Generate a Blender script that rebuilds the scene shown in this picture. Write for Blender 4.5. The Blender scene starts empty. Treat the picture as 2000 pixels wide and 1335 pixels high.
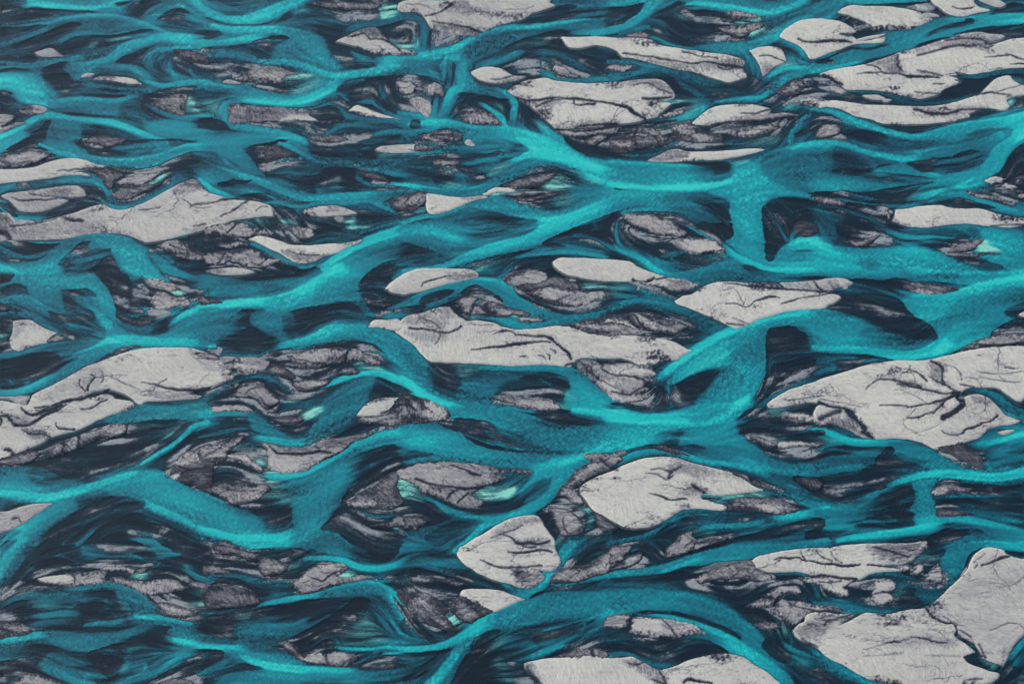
import bpy, math
import numpy as np
from mathutils import Vector

# ------------------------------------------------------------------ camera, sky, sun, exposure
scene = bpy.context.scene
PITCH, HFOV, ALT = math.radians(42), math.radians(24), 520.0     # an aircraft looking down at the river plain
cam_d = bpy.data.cameras.new('camera')
cam = bpy.data.objects.new('camera', cam_d)
scene.collection.objects.link(cam)
cam.location = (0, 0, ALT)
cam.rotation_euler = (math.pi / 2 - PITCH, 0, 0)
cam_d.sensor_fit = 'HORIZONTAL'
cam_d.angle = HFOV
cam_d.clip_start, cam_d.clip_end = 1.0, 60000.0
scene.camera = cam

SUN_EL, SUN_AZ = math.radians(38), math.radians(-55)             # from the upper left
world = bpy.data.worlds.new('World'); scene.world = world
world.use_nodes = True
nt = world.node_tree
sky = nt.nodes.new('ShaderNodeTexSky'); sky.sky_type = 'NISHITA'
sky.sun_disc = False; sky.sun_elevation = SUN_EL; sky.sun_rotation = SUN_AZ
nt.links.new(sky.outputs[0], nt.nodes['Background'].inputs[0])
nt.nodes['Background'].inputs[1].default_value = 0.11
sun_d = bpy.data.lights.new('sun', 'SUN'); sun_d.energy = 1.5; sun_d.angle = math.radians(10); sun_d.color = (1, .95, .88)
sun = bpy.data.objects.new('sun', sun_d); scene.collection.objects.link(sun)
sd = Vector((math.sin(SUN_AZ) * math.cos(SUN_EL), math.cos(SUN_AZ) * math.cos(SUN_EL), math.sin(SUN_EL)))
sun.rotation_euler = (-sd).to_track_quat('-Z', 'Y').to_euler()
sun.location = sd * 2000
vs = scene.view_settings
vs.view_transform = 'Standard'; vs.look = 'None'; vs.gamma = 1; vs.exposure = 1.2; vs.use_curve_mapping = False

CAL_GAIN = (1.30, 1.38, 1.58)      # light that reaches level ground, per channel, at this exposure
CAL_BASE = (0.016, 0.005, 0.004)   # sky mirrored by the water

def ramp(x, stops):
    xs = [s[0] for s in stops]; c = np.array([s[1] for s in stops], float)
    return np.stack([np.interp(x, xs, c[:, k]) for k in range(3)], -1)
WATER = [(0, (34, 37, 48)), (.12, (34, 49, 60)), (.25, (29, 69, 83)), (.5, (19, 102, 118)), (.75, (22, 143, 154)), (.95, (42, 187, 184)), (1.0, (62, 200, 192))]
SAND = [(0, (33, 37, 50)), (.2, (57, 59, 69)), (.45, (99, 98, 107)), (.7, (147, 145, 149)), (.9, (181, 179, 175)), (1.0, (197, 195, 187)), (1.1, (208, 206, 198))]
MINT = (126, 202, 188)


# ---------------------------------------------------------------- image pixel grid holding the traced features
STEP = 1.7                               # image pixels per grid cell (about 0.3 m on the ground)
U0, U1, V0, V1 = -20.0, 2020.0, -15.0, 1350.0
NU = int((U1 - U0) / STEP) + 1
NV = int((V1 - V0) / STEP) + 1
ROW = [0, 270, 540, 800, 1065]
SC = 10 / 4.945

def smoothstep(x):
    x = np.clip(x, 0, 1)
    return x * x * (3 - 2 * x)

rng = np.random.default_rng(11)

def vnoise(shape_v, shape_u, cv, cu, seed):
    """smooth value noise, lattice cell cv x cu grid cells"""
    r = np.random.default_rng(seed)
    a = r.random((int(shape_v / cv) + 4, int(shape_u / cu) + 4)).astype(np.float32)
    y = np.arange(shape_v) / cv; x = np.arange(shape_u) / cu
    yi = y.astype(int); xi = x.astype(int)
    fy = (y - yi).astype(np.float32); fx = (x - xi).astype(np.float32)
    fy = fy * fy * (3 - 2 * fy); fx = fx * fx * (3 - 2 * fx)
    r0 = a[yi][:, xi] * (1 - fx) + a[yi][:, xi + 1] * fx
    r1 = a[yi + 1][:, xi] * (1 - fx) + a[yi + 1][:, xi + 1] * fx
    return r0 * (1 - fy[:, None]) + r1 * fy[:, None]

def fbm(cv, cu, seed, octv=4, gain=.55):
    s = np.zeros((NV, NU), np.float32); a = 1; t = 0
    for k in range(octv):
        s += a * vnoise(NV, NU, max(cv, 1.01), max(cu, 1.01), seed + 17 * k); t += a
        a *= gain; cv /= 2; cu /= 2
    return s / t

def norm(a):
    return (a - a.mean()) / (a.std() + 1e-6)

def blur(a, n, it=2):
    if n < 1: return a
    for _ in range(it):
        for ax in (0, 1):
            p = np.concatenate([np.repeat(a.take([0], ax), n + 1, ax), a, np.repeat(a.take([-1], ax), n, ax)], ax)
            c = np.cumsum(p, axis=ax, dtype=np.float64)
            m = a.shape[ax]
            a = ((c.take(range(2 * n + 1, 2 * n + 1 + m), ax) - c.take(range(0, m), ax)) / (2 * n + 1)).astype(np.float32)
    return a

def spline(P, closed, sub):
    P = np.array(P, float); n = len(P); out = []
    rngi = range(n) if closed else range(n - 1)
    for i in rngi:
        if closed: p0, p1, p2, p3 = P[i - 1], P[i], P[(i + 1) % n], P[(i + 2) % n]
        else: p0, p1, p2, p3 = P[max(i - 1, 0)], P[i], P[i + 1], P[min(i + 2, n - 1)]
        if np.allclose(p1[:2], p2[:2]): out.append(p1); continue
        for k in range(sub):
            t = k / sub
            out.append(.5 * (2 * p1 + (p2 - p0) * t + (2 * p0 - 5 * p1 + 4 * p2 - p3) * t * t + (3 * p1 - p0 - 3 * p2 + p3) * t ** 3))
    if not closed: out.append(P[-1])
    return np.array(out, np.float32)

GU = (U0 + STEP * np.arange(NU)).astype(np.float32)
GV = (V0 + STEP * np.arange(NV)).astype(np.float32)
# natural wobble of every bank line
WU = (fbm(9, 14, 1, 4, .7) - .5) * 9
WV = (fbm(9, 14, 2, 4, .7) - .5) * 6

GRAIN = np.random.default_rng(77).random((NV, NU)).astype(np.float32)
GRAIN = norm(blur(GRAIN, 1, 1) + .35 * GRAIN - blur(GRAIN, 4, 1))
EDGE = norm(fbm(5, 16, 4, 4, .72)) * .17 + .5
BIG = norm(fbm(20, 40, 8, 3)) * .14 + .5

def window(P, pad):
    u0, v0 = P[:, :2].min(0) - pad; u1, v1 = P[:, :2].max(0) + pad
    a = max(int((u0 - U0) / STEP), 0); b = min(int((u1 - U0) / STEP) + 2, NU)
    c = max(int((v0 - V0) / STEP), 0); d = min(int((v1 - V0) / STEP) + 2, NV)
    if b <= a or d <= c: return None
    return slice(c, d), slice(a, b)

def grid(win, wob=1.0):
    s, t = win
    return GU[None, t] + WU[s, t] * wob, GV[s][:, None] + WV[s, t] * wob

def poly_sd(P, win, wob=1.0):
    """signed distance (negative inside), vertical distances counted 1.25x"""
    x, y = grid(win, wob)
    best = np.full(x.shape, 1e9, np.float32); ins = np.zeros(x.shape, bool)
    n = len(P)
    for i in range(n):
        ax, ay = P[i - 1]; bx, by = P[i]
        dx, dy = bx - ax, by - ay; L = dx * dx + dy * dy
        if L < 1e-6: continue
        t = np.clip(((x - ax) * dx + (y - ay) * dy) / L, 0, 1)
        ex = x - ax - t * dx; ey = y - ay - t * dy
        best = np.minimum(best, ex * ex + ey * ey)
        if ay != by:
            ins ^= ((ay > y) != (by > y)) & (x < (bx - ax) * (y - ay) / (by - ay) + ax)
    d = np.sqrt(best)
    return np.where(ins, -d, d)

def ribbon_d(P, win, wob=1.0):
    """distance to a polyline minus its half width; also the side (+ = below) and tangent"""
    x, y = grid(win, wob)
    best = np.full(x.shape, 1e9, np.float32); side = np.zeros(x.shape, np.float32)
    W = np.zeros(x.shape, np.float32); A = np.zeros(x.shape, np.float32); run = 0.0
    for i in range(len(P) - 1):
        ax, ay, aw = P[i]; bx, by, bw = P[i + 1]
        dx, dy = bx - ax, by - ay; L = dx * dx + dy * dy
        if L < 1e-6: continue
        t = np.clip(((x - ax) * dx + (y - ay) * dy) / L, 0, 1)
        ex = x - ax - t * dx; ey = y - ay - t * dy
        d = ex * ex + ey * ey
        m = d < best
        best = np.where(m, d, best)
        s = (dx * ey - dy * ex) * (1 if dx >= 0 else -1)
        side = np.where(m, s, side)
        W = np.where(m, aw + (bw - aw) * t, W)
        A = np.where(m, run + t * math.sqrt(L), A); run += math.sqrt(L)
    return np.sqrt(best), W, side, A, run

def parse(txt):
    ops = []
    ox = oy = 0
    for ln in txt.strip().splitlines():
        ln = ln.strip()
        if not ln: continue
        if ln[0] == 'T':
            _, c, r = ln.split(); ox, oy = 400 * int(c), ROW[int(r)]; continue
        label = None
        if '|' in ln: ln, label = [q.strip() for q in ln.split('|')]
        head, body = ln.split(':', 1)
        h = head.split()
        k, v = h[0], float(h[1])
        f = [float(q) * SC for q in h[2].split('/')] if len(h) > 2 else [2.0]
        gv = None
        if k == 'g':
            a, b = h[3].split('>')
            gv = [np.array([float(q) for q in z.split(',')]) * SC + (ox, oy) for z in (a, b)]
        pts = []; w = 2.0
        for tok in body.split():
            dbl = tok.endswith('!'); c = [float(q) for q in tok.rstrip('!').split(',')]
            if len(c) > 2: w = c[2]
            p = [c[0] * SC + ox, c[1] * SC + oy]
            if k in 'rnc': p.append(w * SC)
            pts.append(p)
            if dbl: pts.append(list(p))
        ops.append((k, v, f, gv, pts, label, (ox, oy)))
    return ops

def build_fields(txt):
    ops = parse(txt)
    V = np.full((NV, NU), .19, np.float32)
    V += (fbm(25, 60, 5, 3) - .5) * .14
    M = np.zeros((NV, NU), np.float32)       # milky mint riffles
    Q = np.zeros((NV, NU), np.float32)       # mottled sand in the shallows
    S = np.full((NV, NU), 1e3, np.float32)   # distance to nearest sandbar
    T = np.zeros((NV, NU), np.float32)       # sandbar tone
    H = np.zeros((NV, NU), np.float32)       # margin softness of that sandbar
    C = np.zeros((NV, NU), np.float32)       # dark wet rills on the bars
    JX = np.full((NV, NU), .35, np.float32); JY = np.zeros((NV, NU), np.float32)
    K = np.zeros((NV, NU), np.float32)       # banks that stay crisp
    bars = []
    for k, v, f, gv, pts, label, org in ops:
        if k in 'rnc':
            if k == 'c': pts = [[a, b, c * .68] for a, b, c in pts]
            P = spline(pts, False, 6); fm = max(f) * 1.6
            win = window(P, P[:, 2].max() + fm + 14)
            if win is None: continue
            wob = {'r': .35, 'n': 1.2, 'c': 1.0}[k]
            d, W, side, along, total = ribbon_d(P, win, wob)
            # open ends die away; ends that run on into the next image crop do not
            def inner(p): return 9 < (p[0] - org[0]) / SC < 189 and 7 < (p[1] - org[1]) / SC < 126
            fade = np.ones_like(d)
            el = min(max(6 * P[:, 2].mean(), 20), total * .45)
            if k != 'c':
                if inner(pts[0]): fade *= smoothstep(.12 + along / el)
                if inner(pts[-1]): fade *= smoothstep(.12 + (total - along) / el)
            if k == 'r':
                fl = np.where(side < 0, f[0], f[-1]) if f[0] != f[-1] or v < .7 else np.where(side < 0, f[0] * .8, np.maximum(f[0], W * 1.5))
                W = W * (.72 + .28 * fade)
                o = smoothstep(.5 - (d - W) / np.maximum(fl * 1.0 + W * .22, 1.2)) * fade
                halo = smoothstep(1 - (d - W) / (W * 1.5 + fl * 1.3 + 4)) * fade * (.3 if v > .4 else .0)
                V[win] = V[win] * (1 - halo) + np.maximum(V[win], v * .8) * halo
                if fm < 7: K[win] = np.maximum(K[win] * (1 - o), fade * smoothstep(1.3 - np.abs(d - W) / 4))
                V[win] = V[win] * (1 - o) + v * o
                if v > .3: M[win] *= 1 - o * .8; Q[win] *= 1 - o
                # flow direction
                X = spline(pts, False, 6)
                tx = np.gradient(X[:, 0]); ty = np.gradient(X[:, 1])
                n = np.hypot(tx, ty) + 1e-6; tx /= n; ty /= n
                sg = np.sign(tx + 1e-9); tx *= sg; ty *= sg
                x, y = grid(win, 0)
                step = max(1, len(X) // 24)
                for i in range(0, len(X), step):
                    ww = np.exp(-((x - X[i, 0]) ** 2 + (y - X[i, 1]) ** 2) / (2 * (X[i, 2] * 1.3 + 6) ** 2)) * 1.5
                    # double angle so opposite directions agree
                    JX[win] += ww * (tx[i] ** 2 - ty[i] ** 2); JY[win] += ww * 2 * tx[i] * ty[i]
            elif k == 'n':
                o = smoothstep(.5 - (d - W) / (f[0] * 3)) * v * fade
                M[win] = np.maximum(M[win], o)
            else:
                C[win] = np.maximum(C[win], v * smoothstep(.5 - (d - W) / (f[0] * 1.6 + 1.2)))
        else:
            if k == 'p' and .35 <= v <= .8: v -= .01
            seam = None
            if k in 'pgmq':
                q = (np.array(pts) - org) / SC
                seam = (q[:, 0].min() < -1, q[:, 0].max() > 199, q[:, 1].min() < -1, q[:, 1].max() > 133.5)
                q[q[:, 0] <= -1, 0] -= 12; q[q[:, 0] >= 199, 0] += 12
                q[q[:, 1] <= -1, 1] -= 4; q[q[:, 1] >= 133.5, 1] += 4
                pts = (q * SC + org).tolist()
            P = spline(pts, True, 5)
            win = window(P, max(f) * 1.5 + (34 if k == 's' else 12))
            if win is None: continue
            wob = {'p': .8, 'g': 1.1, 'm': 1.6, 'q': 2, 's': .8 if f[0] == 0 else 1.7, 't': 2.5}[k]
            d = poly_sd(P[:, :2], win, wob)
            sm = 1.0
            if seam is not None:
                x, y = grid(win, 0); x = (x - org[0]) / SC; y = (y - org[1]) / SC
                if seam[0]: sm = sm * smoothstep((x + 16) / 18)
                if seam[1]: sm = sm * smoothstep((214 - x) / 18)
                if seam[2]: sm = sm * smoothstep((y + 7) / 8)
                if seam[3]: sm = sm * smoothstep((140 - y) / 8)
            if k in 'pg':
                o = smoothstep(.5 - d / max(f[0] * (1.3 if v > .3 else .85), 1.0)) * sm
                if k == 'g':
                    x, y = grid(win, 2.0); a, b = gv; ab = b - a
                    t = ((x - a[0]) * ab[0] + (y - a[1]) * ab[1]) / (ab @ ab)
                    o = o * (1 - smoothstep(t * .9))
                V[win] = V[win] * (1 - o) + v * o
                if f[0] < 5: K[win] = np.maximum(K[win] * (1 - o), sm * smoothstep(1.5 - np.abs(d) / 4) * (np.minimum(1, 2.2 * o) if k == 'g' else 1))
                if v > .3: M[win] *= 1 - o; Q[win] *= 1 - o
            elif k == 'm':
                M[win] = np.maximum(M[win], v * sm * smoothstep(.5 - d / (f[0] * 3.6)))
            elif k == 'q':
                Q[win] = np.maximum(Q[win], v * sm * smoothstep(.5 - d / (f[0] * 2)))
            elif k == 's':
                i = len(bars)
                bars.append(dict(label=label, poly=P, tone=v, soft=f[0], win=win))
                own = (d < 0) | ((d < 32) & (d < S[win]))
                S[win] = np.minimum(S[win], d)
                H[win] = np.where(own, f[0], H[win])
                T[win] = np.where(own, v, T[win])
                rad = max(-d.min(), 3.0); dep = np.clip(-d / rad, 0, 1); kf = min(f[0], 3) / 3
                side = BIG[win] - .5
                if f[0] > 0:
                    e = smoothstep(.5 + .35 * kf - dep * 1.2 + side * 2.4 + (EDGE[win] - .5) * .9) * (.45 + .5 * kf)
                    lip = 1 - smoothstep(-d / (2.5 + 9 * kf * EDGE[win]))
                    e = np.maximum(e, lip * (.5 + .5 * kf))
                else:
                    e = smoothstep(.3 - dep * 1.15 + side * 3.2 - .45 + (EDGE[win] - .5) * .9) * .75
                e = np.clip(e + GRAIN[win] * .3 * np.clip(4 * e * (1 - e), 0, 1), 0, 1)
                T[win] = np.where(own, v * (1 - e) + (.06 if f[0] == 0 else .17) * e, T[win])
            elif k == 't':
                o = smoothstep(.5 - d / (f[0] * 4))
                o = np.clip(o + GRAIN[win] * .3 * np.clip(4 * o * (1 - o), 0, 1), 0, 1)
                T[win] = T[win] * (1 - o) + v * o
    # rills: small branching drains cut into the bars, wider towards their outlet
    rr = np.random.default_rng(404)
    jx, jy = blur(JX, 8), blur(JY, 8)
    flow = .5 * np.arctan2(jy, jx)
    def rill(P, v):
        P = np.array(P, np.float32)
        win = window(P, 4)
        if win is None: return
        d, W, *_ = ribbon_d(P, win, 1.0)
        C[win] = np.maximum(C[win], v * smoothstep(.5 - (d - W) / 1.9))
    for bar in bars:
        w = bar['win']; P = bar['poly'][:, :2]
        inside = np.argwhere((S[w] < -4) & (poly_sd(P, w, 0) < -5))
        if len(inside) < 60: continue
        pale = bar['soft'] == 0
        n = int(min(len(inside) * STEP ** 2 / (4600 if pale else 1800), 11)) + (0 if pale else 1)
        for _ in range(n):
            j, i = inside[rr.integers(len(inside))]
            x, y = GU[w[1]][i], GV[w[0]][j]
            a = flow[w][j, i] + rr.normal(0, .15) + (math.pi if rr.random() < .5 else 0)
            L = int(rr.integers(7, 22)) if pale else int(rr.integers(4, 11))
            q = []; wd = .25; grow = rr.uniform(.02, .09); v = rr.uniform(.3, .75) if pale else rr.uniform(.4, .85)
            for k in range(L):
                q.append((x, y, wd)); wd = min(wd + grow * (.6 if pale else 1), 1.3)
                a += rr.normal(0, .24); x += 5.5 * math.cos(a); y += 4.2 * math.sin(a)
            rill(q, v)
            for k in range(1, L):
                if rr.random() < .75:
                    b = a + math.pi + rr.choice((-1, 1)) * rr.uniform(.25, .75); bx, by, bw = q[k]
                    br = [(bx, by, bw * .6)]
                    for m in range(int(rr.integers(2, 6))):
                        b += rr.normal(0, .35); bx += 4 * math.cos(b); by += 3 * math.sin(b); br.append((bx, by, .22))
                    rill(br, v * rr.uniform(.5, .95))
    return dict(V=V, M=M, Q=Q, S=S, T=T, C=C, H=H, K=K, JX=JX, JY=JY, bars=bars)

def bil(a, y, x):
    y = np.clip(y, 0, NV - 1.01); x = np.clip(x, 0, NU - 1.01)
    return a[(y + .5).astype(np.int32), (x + .5).astype(np.int32)]

def lic(noise, tx, ty, n, step=1.0):
    yy, xx = np.mgrid[0:NV, 0:NU].astype(np.float32)
    acc = noise.copy(); wt = 1.0
    for sgn in (1, -1):
        y, x = yy.copy(), xx.copy()
        px, py = tx * sgn, ty * sgn
        for k in range(n):
            x += px * step; y += py * step
            w = .5 + .5 * math.cos(math.pi * (k + 1) / (n + 1))
            acc += bil(noise, y, x) * w; wt += w
            qx, qy = bil(tx, y, x), bil(ty, y, x)
            s = np.sign(qx * px + qy * py + 1e-9)
            px, py = qx * s, qy * s
    return acc / wt


def finish(F):
    """flow lines, ripples, rills -> final colour fields"""
    jx, jy = blur(F['JX'], 8), blur(F['JY'], 8)
    ang = .5 * np.arctan2(jy, jx)
    tx, ty = np.cos(ang).astype(np.float32), np.sin(ang).astype(np.float32)
    r = np.random.default_rng(3)
    white = r.random((NV, NU)).astype(np.float32)
    fine = norm(lic(white, tx, ty, 14))
    coarse = norm(lic(blur(white, 2, 1), tx, ty, 26, 1.6))
    broad = norm(lic(blur(r.random((NV, NU)).astype(np.float32), 5, 2), tx, ty, 30, 2.5))
    # fish-scale dunes across the flow
    w2 = r.random((NV, NU)).astype(np.float32)
    fam = []
    for sg in (1, -1):
        ax, ay = tx * .75 - sg * ty * .66, ty * .75 + sg * tx * .66
        l = norm(lic(w2, ax, ay, 6, .9)); w2 = w2[::-1, ::-1].copy()
        fam.append(l - blur(l, 5, 1))
    dune = norm(np.minimum(fam[0], fam[1]) * 1.0 + .35 * (fam[0] + fam[1]) + .3 * (white - .5))
    dune = np.clip(norm(dune * (1 + .25 * norm(fbm(14, 24, 123, 3)))), -2.2, 2.2)
    v1 = norm(lic(blur(r.random((NV, NU)).astype(np.float32), 3, 2), tx, ty, 22, 1.3))
    v2 = norm(lic(blur(r.random((NV, NU)).astype(np.float32), 2, 1), tx, ty, 12, 1.2))
    wash = norm(.7 * v1 + .5 * coarse + .3 * fine)               # streaky sheet-wash pattern
    vein = np.maximum(smoothstep(1 - np.abs(v1 + .15 * v2) / .16), .7 * smoothstep(1 - np.abs(v2 + .2) / .14))
    F['wash'], F['vein'] = wash, vein
    swell = norm(lic(blur(r.random((NV, NU)).astype(np.float32), 8, 2), tx, ty, 34, 2.6))
    dap = norm(blur(white, 1, 1) - blur(white, 4, 1))
    dune = np.clip(norm(.9 * dune + .4 * dap), -2.2, 2.2)
    V, M, Q, S, T, C = (F[k] for k in 'VMQSTC')
    V0 = V
    kk = np.clip(blur(F['K'], 1, 1), 0, 1) * .85
    V = V * kk + (1 - kk) * (.65 * V + .35 * lic(V, tx, ty, 6))                      # silt is drawn out along the current
    wide = .5 * lic(blur(V, 6, 2), tx, ty, 8, 1.5) + .5 * blur(V, 14, 2)
    V = .6 * V + .4 * wide                                   # silt thins out gradually across a channel
    V = (V - .36) * 1.36 + .33
    V = V + .7 * np.clip(V - blur(V, 2, 1), -.1, .1)          # banks stay distinct
    V = np.where(V > .78, .78 + (V - .78) * .72, np.where(V < .1, .1 - (.1 - V) * .4, V))
    M = .3 * M + .7 * lic(M, tx, ty, 9)
    deep = 1 - smoothstep((V - .28) / .35)
    # fine feeder threads wandering through the shallows
    v3 = norm(lic(blur(r.random((NV, NU)).astype(np.float32), 4, 2), tx, ty, 30, 1.7)) + .12 * coarse
    where = smoothstep((fbm(22, 50, 141, 3) - .36) / .2) * smoothstep((S - 4) / 8)
    V = V + deep * where * (.17 * smoothstep(1 - np.abs(v3) / .16) + .10 * smoothstep(1 - np.abs(v3 - .18) / .6) - .03)
    V = V + deep * (.05 * coarse + .05 * broad + .055 * fine + .05 * vein + .015 * GRAIN - .01) * (.4 + .6 * smoothstep(V / .2))
    mid = smoothstep((V - .25) / .2) * (1 - smoothstep((V - .8) / .2))
    V = V + mid * ((.066 - .022 * np.clip(swell, -2, 2)) * dune + .028 * broad + .02 * coarse + .08 * np.clip(swell, -1.8, 1.8) - .025)
    V = V + smoothstep((V - .7) / .1) * (.012 * coarse + .012 * fine + .012 * broad + .012 * dune)
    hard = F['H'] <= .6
    rim = smoothstep(1 - S / 4.5) * (S > -3) * np.where(hard, .1 + .45 * smoothstep((BIG - .38) / .2), .08)  # dark line beside bars: wet black sand plus bank shade put into water colour
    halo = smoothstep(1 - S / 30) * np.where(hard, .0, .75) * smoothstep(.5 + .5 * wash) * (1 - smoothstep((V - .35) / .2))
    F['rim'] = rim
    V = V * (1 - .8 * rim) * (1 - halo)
    M = np.clip(M * (.85 + .34 * wash + .12 * dune + .12 * fine), 0, 1.0) * (M > .02)
    Q = np.maximum(Q, halo * .9 * (S > 0)) * (1 - smoothstep((V - .28) / .14))
    Q = np.maximum(Q, .30 * deep * smoothstep(.5 + .5 * broad) * (1 - smoothstep((V - .2) / .15)))
    Q = np.clip(Q * (.72 + .22 * norm(fbm(8, 24, 31, 3)) + .3 * wash), 0, 1)
    F.update(V=np.clip(V, 0, 1), M=M, Q=Q, tx=tx, ty=ty, fine=fine, coarse=coarse, broad=broad, dune=dune)
    # ---- sand detail
    n1 = fbm(9, 42, 41, 5, .62) + .05 * norm(fbm(30, 40, 57, 2))
    ridge = 1 - np.abs(n1 * 2 - 1) * 4.5                      # thin ridged lines
    low = fbm(38, 90, 63, 3)
    mud = smoothstep((ridge - .62) / .35) * smoothstep((low - .5) / .12) * smoothstep((fbm(12, 30, 71, 3) - .42) / .15)
    net = smoothstep((1 - np.abs(fbm(5, 9, 77, 4, .6) * 2 - 1) * 3.5 - .6) / .3)
    F['mud'] = mud; F['net'] = net; F['low'] = low
    # rills run obliquely down the bars
    q = np.random.default_rng(9).random((NV, NU)).astype(np.float32)
    a2 = ang * .5 + .75 + (fbm(40, 60, 88, 2) - .5) * 2.4
    F['rill'] = norm(lic(q, np.cos(a2).astype(np.float32), np.sin(a2).astype(np.float32), 5, .9)) * (.5 + .9 * fbm(14, 26, 83, 3))
    F['ang'] = ang
    # dendritic drainage on the bars: thin contour lines of obliquely combed noise
    dvv = np.zeros((NV, NU), np.float32)
    for sd_, bl, n_ in ((61, 2, 9), (67, 4, 14)):
        z_ = norm(lic(blur(np.random.default_rng(sd_).random((NV, NU)).astype(np.float32), bl, 2), np.cos(a2 - .35).astype(np.float32), np.sin(a2 - .35).astype(np.float32), n_, 1.2))
        z_ = z_ + .3 * norm(fbm(4, 7, sd_, 3))
        dvv = np.maximum(dvv, smoothstep(1 - np.abs(z_) / .13))
    F['dvein'] = dvv * smoothstep(fbm(12, 30, 91, 3) * 2.4 - .6)
    return F

def sand_tone(F):
    T, C, wash, vein = F['T'], F['C'], F['wash'], F['vein']
    t = T + .1 * smoothstep((.75 - T) / .2) * smoothstep((T - .2) / .15)
    dark = np.clip((.85 - T) / .35, 0, 1)                      # muddier bars show more veins
    dv = F['dvein']
    v = np.clip(F['mud'] * (.3 + .4 * dark) + dv * (.16 + .28 * dark) + vein * .25 * dark, 0, 1)
    t = t * (1 - .75 * v) + dark * .05 * np.clip(wash, -2, 2)
    t = t * (1 + (.012 + .05 * dark) * GRAIN)
    halo = blur(C, 3, 2)
    c = C * (1.05 + .4 * (F['net'] - .3)) + halo * (dv * 1.6 + F['net'] * .35 + .25) + C * .2 * np.clip(F['coarse'], -1, 1)
    t = t * (1 - np.clip(c, 0, 1) * .95)
    t = t + F['rill'] * (.034 + .045 * dark) + F['fine'] * .012 + (fbm(22, 60, 99, 4) - .5) * .16
    t = t + .25 * np.clip(t - blur(t, 2, 1), -.2, .2)
    return np.clip(t, 0.02, 1.1)

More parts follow.
